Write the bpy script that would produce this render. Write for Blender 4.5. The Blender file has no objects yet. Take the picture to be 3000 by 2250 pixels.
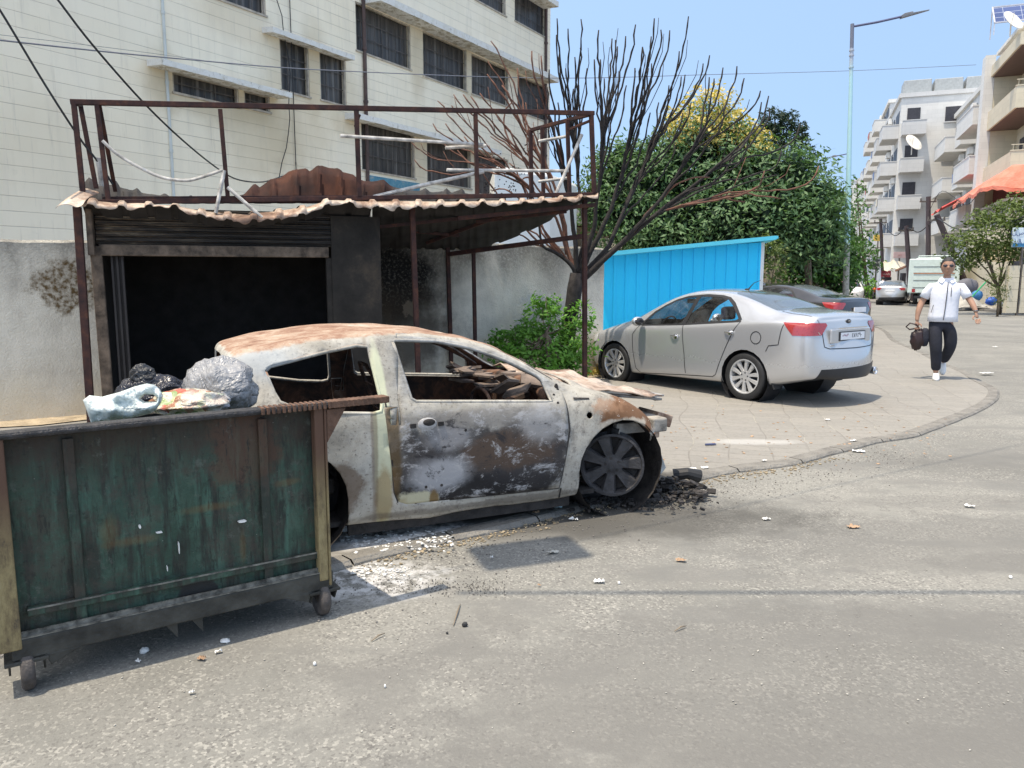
import bpy, bmesh, math, random
import numpy as np
from mathutils import Vector, Matrix, noise as mnoise
from mathutils.bvhtree import BVHTree
random.seed(7); rng=np.random.default_rng(7)
R=math.radians
SC=bpy.context.scene
# ---------------- camera
CH=1.62; TH=R(7.9); F=2250.0
cam=bpy.data.cameras.new('camera'); camo=bpy.data.objects.new('camera',cam); SC.collection.objects.link(camo)
camo.location=(0,0,CH); camo.rotation_euler=(R(90)-TH,0,0)
cam.sensor_width=36; cam.lens=F/3000*36; cam.clip_start=.05; cam.clip_end=2000
SC.camera=camo
SC.render.resolution_x=1024; SC.render.resolution_y=768
# ---------------- sky + sun
SUN_AZ=(-.83,-.55); SUN_EL=R(73)
W=bpy.data.worlds.new('World'); SC.world=W; W.use_nodes=True
wn=W.node_tree; bg=wn.nodes['Background']
sky=wn.nodes.new('ShaderNodeTexSky'); sky.sky_type='NISHITA'; sky.sun_disc=False
sky.sun_elevation=SUN_EL; sky.sun_rotation=math.atan2(SUN_AZ[0],SUN_AZ[1])
sky.air_density=1.0; sky.dust_density=.6; sky.ozone_density=1.5; sky.altitude=0
_tc=wn.nodes.new('ShaderNodeTexCoord'); _mp=wn.nodes.new('ShaderNodeMapping'); _mp.inputs['Location'].default_value=(0,0,.45); _mp.inputs['Scale'].default_value=(1,1,.75)
wn.links.new(_tc.outputs['Generated'],_mp.inputs[0]); wn.links.new(_mp.outputs[0],sky.inputs[0])
_mx=wn.nodes.new('ShaderNodeMix'); _mx.data_type='RGBA'; _mx.blend_type='MULTIPLY'; _mx.inputs[0].default_value=1; _mx.inputs[7].default_value=(1.02,1.045,.98,1)
wn.links.new(sky.outputs[0],_mx.inputs[6]); wn.links.new(_mx.outputs[2],bg.inputs[0]); bg.inputs[1].default_value=.15
sl=bpy.data.lights.new('sun','SUN'); so=bpy.data.objects.new('sun',sl); SC.collection.objects.link(so)
sl.energy=2.0; sl.angle=R(.55); sl.color=(1,.955,.88)
_h=math.hypot(*SUN_AZ); SD=Vector((SUN_AZ[0]/_h*math.cos(SUN_EL),SUN_AZ[1]/_h*math.cos(SUN_EL),math.sin(SUN_EL)))
so.rotation_euler=SD.to_track_quat('Z','Y').to_euler(); so.location=(0,0,30)
SC.view_settings.view_transform='Standard'; SC.view_settings.look='None'; SC.view_settings.gamma=1
SC.view_settings.exposure=1.36
SC.view_settings.use_white_balance=True; SC.view_settings.white_balance_temperature=7500; SC.view_settings.white_balance_tint=10
# ---------------- photo geometry helpers (pixels of the 3000x2250 photograph -> world points on real planes)
_c,_s=math.cos(TH),math.sin(TH)
def ray(px,py):
    u=(px-1500)/F; v=(1125-py)/F
    return Vector((u,_c+v*_s,-_s+v*_c))
def G(px,py,z=0.0):
    d=ray(px,py); t=(z-CH)/d.z; return Vector((d.x*t,d.y*t,z))
def P(px,py,Y):
    d=ray(px,py); t=Y/d.y; return Vector((d.x*t,Y,CH+d.z*t))
def PL(px,py,a,b,off=0.0):
    nx,ny=-(b[1]-a[1]),(b[0]-a[0]); L=math.hypot(nx,ny); nx/=L; ny/=L
    if nx*a[0]+ny*a[1]>0: nx,ny=-nx,-ny      # n points to camera
    d=ray(px,py); k=nx*a[0]+ny*a[1]+off
    t=k/(nx*d.x+ny*d.y); return Vector((d.x*t,d.y*t,CH+d.z*t))
# ---------------- objects
def link(o): SC.collection.objects.link(o)
def tag(o,label=None,cat=None,group=None,kind=None):
    if label: o['label']=label
    if cat: o['category']=cat
    if group: o['group']=group
    if kind: o['kind']=kind
    return o
def empty(name,loc=(0,0,0),rz=0.0,label=None,cat=None,group=None):
    o=bpy.data.objects.new(name,None); link(o); o.location=loc; o.rotation_euler=(0,0,rz); o.empty_display_size=.1
    return tag(o,label,cat,group)
def copy_tree(o,parent=None):
    c=o.copy(); link(c); c.parent=parent
    for ch in list(o.children): copy_tree(ch,c)
    return c
def fr(z): # frame perpendicular to direction z
    z=z.normalized(); a=Vector((0,0,1)) if abs(z.z)<.9 else Vector((1,0,0))
    x=a.cross(z).normalized(); return x,z.cross(x)
class MB:
    def __init__(s): s.v=[]; s.f=[]; s.m=[]; s.mi=0; s.T=None
    def vert(s,p):
        p=Vector(p)
        if s.T is not None: p=s.T@p
        s.v.append(p[:]); return len(s.v)-1
    def face(s,idx): s.f.append(tuple(idx)); s.m.append(s.mi)
    def poly(s,pts): s.face([s.vert(p) for p in pts])
    def hexa(s,p): # 8 pts: bottom 4 ccw, top 4
        i=[s.vert(q) for q in p]
        for q in ((3,2,1,0),(4,5,6,7),(0,1,5,4),(1,2,6,5),(2,3,7,6),(3,0,4,7)): s.face([i[k] for k in q])
        return s
    def box(s,x0,x1,y0,y1,z0,z1):
        return s.hexa([(x0,y0,z0),(x1,y0,z0),(x1,y1,z0),(x0,y1,z0),(x0,y0,z1),(x1,y0,z1),(x1,y1,z1),(x0,y1,z1)])
    def cbox(s,c,size,rot=None):
        c=Vector(c); h=Vector(size)/2; M=rot if rot is not None else Matrix.Identity(3)
        pts=[c+M@Vector((sx*h.x,sy*h.y,sz*h.z)) for sz in(-1,1) for sx,sy in((-1,-1),(1,-1),(1,1),(-1,1))]
        return s.hexa(pts)
    def bar(s,a,b,w,d=None,up=(0,0,1)): # rectangular bar
        a,b=Vector(a),Vector(b); d=d or w; z=(b-a).normalized(); u=Vector(up)
        if abs(z.dot(u))>.95: u=Vector((0,1,0))
        x=u.cross(z).normalized()*w/2; y=z.cross(x).normalized()*d/2
        return s.hexa([a-x-y,a+x-y,a+x+y,a-x+y,b-x-y,b+x-y,b+x+y,b-x+y])
    def tube(s,pts,r,n=8,caps=True):
        pts=[Vector(p) for p in pts]; k=len(pts); rs=r if isinstance(r,(list,tuple)) else [r]*k
        rings=[]; X=None
        for i,p in enumerate(pts):
            t=(pts[min(i+1,k-1)]-pts[max(i-1,0)])
            if t.length<1e-9: t=Vector((0,0,1))
            t.normalize()
            if X is None: X,_=fr(t)
            X=(X-t*X.dot(t)).normalized(); Y=t.cross(X)
            rings.append([s.vert(p+(X*math.cos(2*math.pi*j/n)+Y*math.sin(2*math.pi*j/n))*rs[i]) for j in range(n)])
        for a,b in zip(rings,rings[1:]):
            for j in range(n): s.face((a[j],a[(j+1)%n],b[(j+1)%n],b[j]))
        if caps: s.face(rings[0][::-1]); s.face(rings[-1])
        return s
    def lathe(s,prof,c=(0,0,0),axis='Z',n=24,close=False):
        c=Vector(c); rings=[]
        for r,h in prof:
            ring=[]
            for j in range(n):
                a=2*math.pi*j/n; x,y=r*math.cos(a),r*math.sin(a)
                q={'Z':(x,y,h),'Y':(x,h,y),'X':(h,x,y)}[axis]
                ring.append(s.vert(c+Vector(q)))
            rings.append(ring)
        prs=list(zip(rings,rings[1:]))
        if close: prs.append((rings[-1],rings[0]))
        for a,b in prs:
            for j in range(n): s.face((a[j],a[(j+1)%n],b[(j+1)%n],b[j]))
        return s
    def extr(s,poly,vec): # extrude 3d polygon along vec
        vec=Vector(vec); a=[s.vert(p) for p in poly]; b=[s.vert(Vector(p)+vec) for p in poly]; n=len(a)
        s.face(a[::-1]); s.face(b)
        for i in range(n): s.face((a[i],a[(i+1)%n],b[(i+1)%n],b[i]))
        return s
    def grid(s,fn,nu,nv): # fn(i,j)->point
        idx=[[s.vert(fn(i,j)) for j in range(nv+1)] for i in range(nu+1)]
        for i in range(nu):
            for j in range(nv): s.face((idx[i][j],idx[i+1][j],idx[i+1][j+1],idx[i][j+1]))
        return s
    def sphere(s,c,r,nu=12,nv=8,f=None):
        c=Vector(c); r=Vector(r) if not isinstance(r,(int,float)) else Vector((r,r,r))
        def fn(i,j):
            a=2*math.pi*i/nu; b=math.pi*j/nv; q=Vector((math.sin(b)*math.cos(a),math.sin(b)*math.sin(a),math.cos(b)))
            k=f(q) if f else 1
            return c+Vector((q.x*r.x,q.y*r.y,q.z*r.z))*k
        return s.grid(fn,nu,nv)
    def build(s,name,mat,parent=None,smooth=False,bevel=0,fix=True,sub=0,auto=None):
        me=bpy.data.meshes.new(name); me.from_pydata(s.v,[],s.f)
        mats=mat if isinstance(mat,(list,tuple)) else [mat]
        for m in mats: me.materials.append(m)
        if len(mats)>1: me.polygons.foreach_set('material_index',s.m)
        if fix:
            bm=bmesh.new(); bm.from_mesh(me)
            bmesh.ops.remove_doubles(bm,verts=bm.verts,dist=1e-5)
            bmesh.ops.recalc_face_normals(bm,faces=bm.faces); bm.to_mesh(me); bm.free()
        if smooth: me.polygons.foreach_set('use_smooth',[True]*len(me.polygons))
        if auto: 
            me.polygons.foreach_set('use_smooth',[True]*len(me.polygons)); me.set_sharp_from_angle(angle=R(auto))
        o=bpy.data.objects.new(name,me); link(o); o.parent=parent
        if bevel:
            b=o.modifiers.new('bevel','BEVEL'); b.width=bevel; b.segments=2; b.limit_method='ANGLE'; b.angle_limit=R(40)
        if sub:
            b=o.modifiers.new('sub','SUBSURF'); b.levels=sub; b.render_levels=sub
        return o
def struct(o): o['kind']='structure'; return o
# ---------------- material helper
class NT:
    def __init__(s,name):
        s.mat=bpy.data.materials.new(name); s.mat.use_nodes=True; s.t=s.mat.node_tree
        s.p=s.t.nodes['Principled BSDF']; s.out=s.t.nodes['Material Output']; s._tc=None
    def n(s,typ,**k):
        x=s.t.nodes.new('ShaderNode'+typ)
        for a,b in k.items(): setattr(x,a,b)
        return x
    def set(s,inp,val):
        if isinstance(val,bpy.types.NodeSocket): s.t.links.new(val,inp)
        elif val is not None:
            if inp.type=='RGBA' and len(val)==3: val=(*val,1)
            inp.default_value=val
    def obj(s):
        if not s._tc: s._tc=s.n('TexCoord')
        return s._tc.outputs['Object']
    def geo(s,o='Normal'): return s.n('NewGeometry').outputs[o]
    def mapp(s,scale=(1,1,1),loc=(0,0,0),rot=(0,0,0),src=None):
        m=s.n('Mapping'); s.set(m.inputs[0],src or s.obj()); m.inputs['Scale'].default_value=scale; m.inputs['Location'].default_value=loc; m.inputs['Rotation'].default_value=rot
        return m.outputs[0]
    def noise(s,scale=5,detail=4,src=None,rough=.55,dist=0,col=False):
        x=s.n('TexNoise'); s.set(x.inputs['Vector'],src or s.obj()); x.inputs['Scale'].default_value=scale
        x.inputs['Detail'].default_value=detail; x.inputs['Roughness'].default_value=rough; x.inputs['Distortion'].default_value=dist
        return x.outputs['Color' if col else 'Fac']
    def vor(s,scale=5,src=None,feature='F1',out='Distance',rand=1):
        x=s.n('TexVoronoi',feature=feature); s.set(x.inputs['Vector'],src or s.obj()); x.inputs['Scale'].default_value=scale; x.inputs['Randomness'].default_value=rand
        return x.outputs[out]
    def ramp(s,fac,pts,interp='LINEAR'):
        x=s.n('ValToRGB'); s.set(x.inputs[0],fac); cr=x.color_ramp; cr.interpolation=interp
        while len(cr.elements)<len(pts): cr.elements.new(.5)
        for e,(p,c) in zip(cr.elements,pts):
            e.position=p; e.color=(c,c,c,1) if isinstance(c,(int,float)) else (*c,1)[:4]
        return x.outputs[0]
    def mix(s,fac,a,b,mode='MIX'):
        x=s.n('Mix',data_type='RGBA',blend_type=mode); s.set(x.inputs[0],fac); s.set(x.inputs[6],a); s.set(x.inputs[7],b); return x.outputs[2]
    def math(s,op,a,b=None,clamp=False):
        x=s.n('Math',operation=op,use_clamp=clamp); s.set(x.inputs[0],a)
        if b is not None: s.set(x.inputs[1],b)
        return x.outputs[0]
    def mr(s,v,a,b,c=0.,d=1.,smooth=False):
        x=s.n('MapRange'); x.interpolation_type='SMOOTHSTEP' if smooth else 'LINEAR'
        s.set(x.inputs[0],v)
        for i,q in zip((1,2,3,4),(a,b,c,d)): x.inputs[i].default_value=q
        return x.outputs[0]
    def sep(s,src=None):
        x=s.n('SeparateXYZ'); s.set(x.inputs[0],src or s.obj()); return x.outputs
    def blob(s,c,r,soft=.35,nz=.35,nscale=3,src=None): # noisy ellipsoid mask 0..1
        m=s.n('VectorMath',operation='SUBTRACT'); s.set(m.inputs[0],src or s.obj()); m.inputs[1].default_value=c
        d=s.n('VectorMath',operation='DIVIDE'); s.set(d.inputs[0],m.outputs[0]); d.inputs[1].default_value=r
        l=s.n('VectorMath',operation='LENGTH'); s.set(l.inputs[0],d.outputs[0])
        nn=s.math('MULTIPLY',s.math('SUBTRACT',s.noise(nscale,8,src=src,rough=.68),.5),nz*4)
        q=s.math('ADD',l.outputs['Value'],nn)
        return s.mr(q,1+soft/2,1-soft/2,0,1,True)
    def bump(s,h,strength=.3,dist=.02,nrm=None):
        x=s.n('Bump'); x.inputs['Strength'].default_value=strength; x.inputs['Distance'].default_value=dist; s.set(x.inputs['Height'],h)
        if nrm: s.set(x.inputs['Normal'],nrm)
        return x.outputs[0]
    def fin(s,col,rough=.8,metal=0,nrm=None,spec=None,coat=None,alpha=None,trans=None,ior=None,sheen=None):
        s.set(s.p.inputs['Base Color'],col); s.set(s.p.inputs['Roughness'],rough); s.set(s.p.inputs['Metallic'],metal)
        if nrm: s.set(s.p.inputs['Normal'],nrm)
        if spec is not None: s.set(s.p.inputs['Specular IOR Level'],spec)
        if coat is not None: s.set(s.p.inputs['Coat Weight'],coat); s.p.inputs['Coat Roughness'].default_value=.05
        if alpha is not None: s.set(s.p.inputs['Alpha'],alpha)
        if trans is not None: s.set(s.p.inputs['Transmission Weight'],trans)
        if ior: s.p.inputs['IOR'].default_value=ior
        return s.mat
def simple(name,col,rough=.7,metal=0,var=.15,scale=6,bumps=.1,spec=None,coat=None,bd=.01):
    t=NT(name); n=t.noise(scale,5); k=t.mr(n,.3,.7,1-var,1+var)
    c=t.mix(1.0,(*col,1),k,'MULTIPLY')
    return t.fin(c,rough,metal,t.bump(t.noise(scale*6,3),bumps,bd) if bumps else None,spec,coat)
M={}
def mk_asphalt():
    t=NT('asphalt'); o=t.obj()
    big=t.noise(.55,5,rough=.6,dist=.6); mid=t.noise(3.2,5,rough=.65); fine=t.noise(38,3,rough=.7); sp=t.vor(115)
    wear=t.noise(1.3,6,rough=.65,src=t.mapp(scale=(.55,1.5,1),rot=(0,0,.5)))
    c=t.ramp(big,[(.3,(.150,.147,.133)),(.48,(.196,.192,.174)),(.66,(.25,.243,.217))])
    dark=t.mr(wear,.5,.6,0,.62,True); c=t.mix(t.math('MULTIPLY',dark,.7),c,(.134,.132,.126))
    c=t.mix(t.mr(mid,.35,.7,0,.45),c,(.225,.214,.192))
    # aggregate speckle
    rg=t.vor(95,out='Color'); sx=t.sep(rg)[0]
    strong=t.math('MULTIPLY',t.mr(t.noise(1.6,5,rough=.7),.38,.56,.2,1.0),t.mr(dark,0,.62,1,.2))
    lig=t.math('MULTIPLY',t.mr(sx,.74,.86,0,.62),strong); c=t.mix(lig,c,(.38,.365,.325))
    drk=t.math('MULTIPLY',t.mr(t.sep(rg)[1],.78,.88,0,.6),strong); c=t.mix(drk,c,(.09,.085,.08))
    c=t.mix(t.mr(fine,.45,.75,0,.35),c,(.14,.135,.125))
    # older dark tar patches (shapes of their own in the right foreground)
    for cc,rr,st in (((2.6,3.5,0),(1.1,.25,1),.3),((.9,2.6,0),(1.2,.22,1),.32),((3.4,5.4,0),(1.0,.2,1),.35),((1.5,4.4,0),(.35,.06,1),.3),((4.5,4.7,0),(1.1,.22,1),.3),((1.9,2.9,0),(.12,.5,1),.3),((1.6,2.4,0),(.9,.2,1),.45),((3.2,4.2,0),(.8,.16,1),.45),((0,2.3,0),(.8,.15,1),.4),((1.7,2.85,0),(2.3,.75,1),.5),((3.6,4.5,0),(2.2,.6,1),.45),((5.2,6.6,0),(2,.4,1),.3)):
        c=t.mix(t.math('MULTIPLY',t.blob(cc,rr,.3,.5,2.4),st),c,(.14,.135,.125))
    # fire soot around the burnt car + ash
    soot=t.blob((.45,5.05,0),(1.5,.42,2),.9,.35,3); c=t.mix(t.math('MULTIPLY',soot,.7),c,(.045,.042,.038))
    ash=t.blob((-.80,3.98,0),(.40,.26,2),.9,.3,5); an=t.mr(t.noise(14,5,rough=.7),.42,.58,0,1); c=t.mix(t.math('MULTIPLY',ash,t.math('MULTIPLY',an,.8)),c,(.62,.61,.6))
    c=t.mix(t.math('MULTIPLY',t.blob((2.5,6.9,0),(.5,.08,2),.9,.3,5),.3),c,(.5,.49,.46))
    ck=t.noise(.33,9,rough=.62,src=t.mapp(loc=(3,1,0))); cl=t.mr(t.math('ABSOLUTE',t.math('SUBTRACT',ck,.5)),.0,.0022,1,0); cl=t.math('MULTIPLY',cl,t.mr(t.noise(.5,2,src=t.mapp(loc=(7,0,0))),.48,.6,0,.55)); c=t.mix(cl,c,(.08,.075,.07))
    oil=t.vor(.9,src=t.mapp(loc=(2,5,0))); c=t.mix(t.math('MULTIPLY',t.mr(t.math('ADD',oil,t.math('MULTIPLY',t.noise(6,6,rough=.7),.2)),.2,.13,0,1,True),.35),c,(.12,.11,.10))
    h=t.math('ADD',t.math('MULTIPLY',fine,.6),t.math('MULTIPLY',sp,.5))
    return t.fin(c,.9,0,t.bump(h,.4,.006),spec=.25)
M['asphalt']=mk_asphalt()
def mk_paver():
    t=NT('pavement_blocks')
    dn=t.n('VectorMath',operation='ADD'); ns=t.n('VectorMath',operation='SCALE'); t.set(ns.inputs[0],t.noise(.5,2,col=True)); ns.inputs['Scale'].default_value=.55
    t.set(dn.inputs[0],t.mapp(rot=(0,0,R(12)))); t.set(dn.inputs[1],ns.outputs[0])
    b=t.n('TexBrick'); t.set(b.inputs['Vector'],dn.outputs[0]); b.inputs['Scale'].default_value=1; b.inputs['Brick Width'].default_value=.4; b.inputs['Row Height'].default_value=.2
    b.offset=.0; b.inputs['Mortar Size'].default_value=.008; b.inputs['Mortar Smooth'].default_value=.35
    b.inputs['Color1'].default_value=(.235,.222,.2,1); b.inputs['Color2'].default_value=(.27,.253,.226,1); b.inputs['Mortar'].default_value=(.2,.185,.165,1)
    c=b.outputs['Color']; c=t.mix(t.mr(t.noise(.9,4),.4,.65,0,.6),c,(.255,.242,.216)); c=t.mix(t.mr(t.noise(24,3),.5,.75,0,.3),c,(.1,.095,.085))
    lm=t.mr(t.noise(1.7,3),.52,.62,0,.75); c=t.mix(t.math('MULTIPLY',b.outputs['Fac'],lm),c,(.34,.32,.27))
    soot=t.blob((.5,5.35,0),(2.1,.85,2),.7,.55,2.5); c=t.mix(t.math('MULTIPLY',soot,.85),c,(.04,.038,.034))
    ash=t.blob((-.68,4.62,0),(.55,.26,2),.8,.3,5); an=t.mr(t.noise(11,6,rough=.75),.38,.56,0,1); c=t.mix(t.math('MULTIPLY',ash,an),c,(.68,.67,.66))
    c=t.mix(t.math('MULTIPLY',t.blob((2.35,7.35,0),(.42,.12,2),.9,.3,4),.4),c,(.55,.54,.52))
    h=t.math('SUBTRACT',t.math('MULTIPLY',t.noise(40,3),.3),b.outputs['Fac'])
    return t.fin(c,.85,0,t.bump(h,.5,.01),spec=.3)
M['paver']=mk_paver()
M['kerb']=simple('kerb_concrete',(.20,.187,.166),.9,var=.25,scale=7,bumps=.7,bd=.03)
M['dirt']=simple('dirt',(.36,.29,.2),.95,var=.35,scale=6,bumps=.6,bd=.03)
FH=.3 # stone course height of the big building
def mk_stone(z0,stains=()):
    t=NT('limestone_cladding'); s=t.sep(); u=s[0]; z=s[2]
    cmb=t.n('CombineXYZ'); t.set(cmb.inputs[0],u); t.set(cmb.inputs[1],t.math('ADD',z,z0))
    b=t.n('TexBrick'); t.set(b.inputs['Vector'],cmb.outputs[0]); b.inputs['Scale'].default_value=1; b.inputs['Brick Width'].default_value=.9; b.inputs['Row Height'].default_value=FH
    b.inputs['Mortar Size'].default_value=.001; b.inputs['Color1'].default_value=(.88,.77,.59,1); b.inputs['Color2'].default_value=(.92,.81,.63,1); b.inputs['Mortar'].default_value=(.9,.79,.61,1)
    c=b.outputs['Color']
    row=t.math('FRACT',t.math('DIVIDE',t.math('ADD',z,z0),FH)); wob=t.mr(t.noise(2.2,3),.3,.7,.7,1.3)
    dd=t.math('ABSOLUTE',t.math('SUBTRACT',row,.5)); ln=t.mr(dd,.474,.494,0,1)
    lf=t.math('MULTIPLY',ln,t.mr(t.noise(1.1,4),.3,.7,.3,.85)); c=t.mix(lf,c,(.30,.26,.22))
    st=t.noise(1.0,6,src=t.mapp(scale=(2.5,2.5,.35)),rough=.6); c=t.mix(t.mr(st,.5,.78,0,.55),c,(.66,.58,.46))
    c=t.mix(t.mr(t.noise(.35,4),.45,.7,0,.45),c,(.91,.82,.67))
    c=t.mix(t.mr(t.noise(3.5,6,rough=.75),.62,.78,0,.4),c,(.50,.43,.33))
    for cc,rr,am in stains: c=t.mix(t.math('MULTIPLY',t.blob(cc,rr,1.0,.25,2),am),c,(.55,.43,.27))
    c=t.mix(t.math('MULTIPLY',t.mr(t.noise(2,7,rough=.7,src=t.mapp(scale=(4,4,.25),loc=(5,0,0))),.56,.7,0,1),.4),c,(.45,.39,.31))
    h=t.math('SUBTRACT',t.math('MULTIPLY',t.noise(9,4),.15),ln)
    return t.fin(c,.8,0,t.bump(h,.6,.012),spec=.25)
def mk_plasterwall():
    t=NT('rough_plaster'); s=t.sep()
    n1=t.noise(3,6,rough=.7); n2=t.noise(26,4,rough=.7)
    c=t.ramp(n1,[(.3,(.56,.51,.43)),(.5,(.68,.63,.53)),(.7,(.78,.72,.61))])
    # black algae at the top edge
    zt=t.math('ADD',s[2],t.math('MULTIPLY',t.math('SUBTRACT',t.noise(2.5,5,src=t.mapp(scale=(1,1,.35))),.5),1.4))
    blk=t.math('MULTIPLY',t.mr(zt,1.35,2.1,0,1,True),t.mr(n2,.3,.55,.45,1)); c=t.mix(t.math('MULTIPLY',blk,.72),c,(.07,.068,.064))
    lowy=t.mr(zt,.75,.1,0,.6,True); c=t.mix(lowy,c,(.66,.57,.42))
    # mossy brown patch on the left, fire soot beside the booth
    c=t.mix(t.math('MULTIPLY',t.blob((.75,0,1.5),(.33,2,.28),.45,.5,5),t.mr(t.noise(18,4),.4,.6,.3,1)),c,(.13,.085,.04))
    c=t.mix(t.math('MULTIPLY',t.blob((1.45,0,1.4),(.16,2,.12),.5,.6,6),.6),c,(.2,.14,.07))
    soot=t.blob((4.6,0,1.55),(.95,2,.66),.9,.22,2.5); c=t.mix(t.math('MULTIPLY',soot,t.mr(n2,.28,.5,.78,1)),c,(.012,.011,.01))
    soot=t.blob((4.7,0,.8),(.9,2,.6),.9,.3,3); c=t.mix(t.math('MULTIPLY',soot,.85),c,(.045,.034,.024))
    ex=t.blob((4.95,0,1.15),(.12,2,.12),.3,.8,8); c=t.mix(ex,c,(.14,.11,.08))
    c=t.mix(t.math('MULTIPLY',t.blob((7.2,0,.95),(.5,2,.35),.4,.6,5),.8),c,(.55,.54,.52))
    h=t.math('ADD',t.noise(30,6,rough=.8),t.math('MULTIPLY',t.vor(48),-.3))
    return t.fin(c,.95,0,t.bump(h,.6,.03),spec=.15)
M['plaster']=mk_plasterwall()
def mk_rustframe():
    t=NT('rusty_angle_iron'); n=t.noise(7,6,rough=.7); c=t.ramp(n,[(.35,(.03,.018,.018)),(.52,(.06,.028,.024)),(.66,(.11,.045,.028)),(.8,(.05,.03,.03))])
    return t.fin(c,.75,.2,t.bump(t.noise(60,4),.4,.004),spec=.3)
M['rustframe']=mk_rustframe()
def mk_burntsheet():
    t=NT('burnt_tin'); n=t.noise(2.2,6,rough=.7,dist=.4); nz=t.sep(t.geo('Normal'))[2]
    c=t.ramp(n,[(.3,(.10,.055,.038)),(.42,(.24,.145,.10)),(.5,(.42,.31,.235)),(.6,(.56,.465,.38)),(.72,(.34,.27,.22))])
    c=t.mix(t.mr(t.noise(9,5,rough=.7),.5,.68,0,.6),c,(.07,.04,.03))
    return t.fin(c,.62,.25,t.bump(t.noise(30,4),.25,.006))
M['tin']=mk_burntsheet()
M['tin_dark']=simple('sooty_tin',(.022,.019,.018),.85,.0,var=.5,scale=5,bumps=.3)
def mk_rusttin():
    t=NT('rust_red_tin'); n=t.noise(2.6,6,rough=.7,src=t.mapp(scale=(1,1,.4)))
    c=t.ramp(n,[(.3,(.018,.010,.009)),(.5,(.05,.02,.014)),(.68,(.10,.038,.022)),(.8,(.03,.017,.013))]); return t.fin(c,.8,.1,spec=.2)
M['tin_rust']=mk_rusttin()
def mk_shutter():
    t=NT('burnt_shutter'); s=t.sep(); z=s[2]
    n=t.noise(3,6,rough=.75,src=t.mapp(scale=(1,1,6)))
    row=t.math('SINE',t.math('MULTIPLY',z,2*math.pi/.045))
    c=t.ramp(n,[(.35,(.03,.025,.02)),(.48,(.08,.06,.045)),(.56,(.18,.13,.085)),(.66,(.36,.29,.2))])
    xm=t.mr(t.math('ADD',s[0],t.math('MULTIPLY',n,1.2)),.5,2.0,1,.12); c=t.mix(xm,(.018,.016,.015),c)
    return t.fin(c,.7,.1,t.bump(row,1,.012))
M['shutter']=mk_shutter()
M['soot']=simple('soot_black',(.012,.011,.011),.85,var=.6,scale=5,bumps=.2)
def mk_sootpanel():
    t=NT('sooty_panel'); s=t.sep(); n=t.noise(2.2,6,rough=.7)
    c=t.ramp(n,[(.35,(.022,.020,.018)),(.55,(.036,.032,.028)),(.68,(.07,.055,.042)),(.8,(.04,.034,.03))])
    c=t.mix(t.math('MULTIPLY',t.blob((.45,0,.85),(.14,3,.09),.3,.8,9),.7),c,(.3,.17,.1))
    return t.fin(c,.9,0,t.bump(t.noise(15,4),.3,.01),spec=.15)
M['sootpanel']=mk_sootpanel()
M['woodrot']=simple('charred_frame',(.11,.08,.058),.85,var=.7,scale=9,bumps=.5)
M['bark_burnt']=simple('charred_bark',(.022,.018,.017),.9,var=.7,scale=14,bumps=.8,bd=.01)
M['bark_brown']=simple('reddish_twig_bark',(.14,.062,.04),.85,var=.45,scale=8,bumps=.5)
M['bark']=simple('bark',(.12,.09,.06),.9,var=.4,scale=9,bumps=.8)
M['black']=simple('black_rubber',(.02,.02,.021),.65,var=.25,scale=9,bumps=.1)
M['conduit']=simple('ashy_pipe',(.42,.4,.37),.7,var=.5,scale=12,bumps=.3)
M['glass_dark']=simple('dark_window_glass',(.02,.019,.02),.12,0,var=.3,scale=2,bumps=.0,spec=.6)
M['winframe']=simple('window_frame_steel',(.42,.36,.29),.7,var=.35,scale=5)
M['winbar']=simple('window_bars_dark',(.10,.085,.075),.7,var=.35,scale=5)
def mk_winbehind():
    t=NT('dusty_glass'); s=t.sep(); n=t.noise(1.0,4,src=t.mapp(scale=(7,7,.35)))
    c=t.ramp(n,[(.35,(.035,.032,.031)),(.5,(.065,.058,.053)),(.6,(.11,.098,.088)),(.72,(.22,.2,.18))])
    return t.fin(c,.35,0,spec=.4)
M['dusty']=mk_winbehind()
M['concrete']=simple('pale_concrete',(.68,.65,.59),.85,var=.16,scale=3,bumps=.3)
def mk_canopy():
    t=NT('weathered_canopy'); nz=t.sep(t.geo('Normal'))[2]
    n=t.noise(5,6,rough=.75); c=t.ramp(n,[(.3,(.60,.56,.48)),(.55,(.74,.72,.68)),(.75,(.62,.58,.5))])
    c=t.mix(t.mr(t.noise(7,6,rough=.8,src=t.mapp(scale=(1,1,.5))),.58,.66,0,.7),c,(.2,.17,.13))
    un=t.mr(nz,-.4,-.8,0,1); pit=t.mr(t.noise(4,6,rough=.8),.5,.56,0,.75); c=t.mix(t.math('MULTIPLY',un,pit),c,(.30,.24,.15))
    return t.fin(c,.9,0,t.bump(n,.6,.03))
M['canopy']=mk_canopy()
M['pipe_brown']=simple('brown_drainpipe',(.085,.05,.042),.6,var=.35,scale=4)
M['pipe_pale']=simple('pale_conduit',(.55,.57,.54),.7,var=.1,scale=3)
M['wire']=simple('black_cable',(.012,.012,.013),.6,var=.1,bumps=0)
M['wire_grey']=simple('thin_grey_wire',(.12,.13,.16),.6,var=.1,bumps=0)
M['beige']=simple('beige_render',(.52,.47,.38),.9,var=.2,scale=1.5,bumps=.3)
M['brownwall']=simple('brown_render',(.33,.25,.17),.9,var=.3,scale=1.5,bumps=.3)
M['whitebox']=simple('white_painted_block',(.74,.73,.70),.8,var=.08,scale=2)
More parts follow.
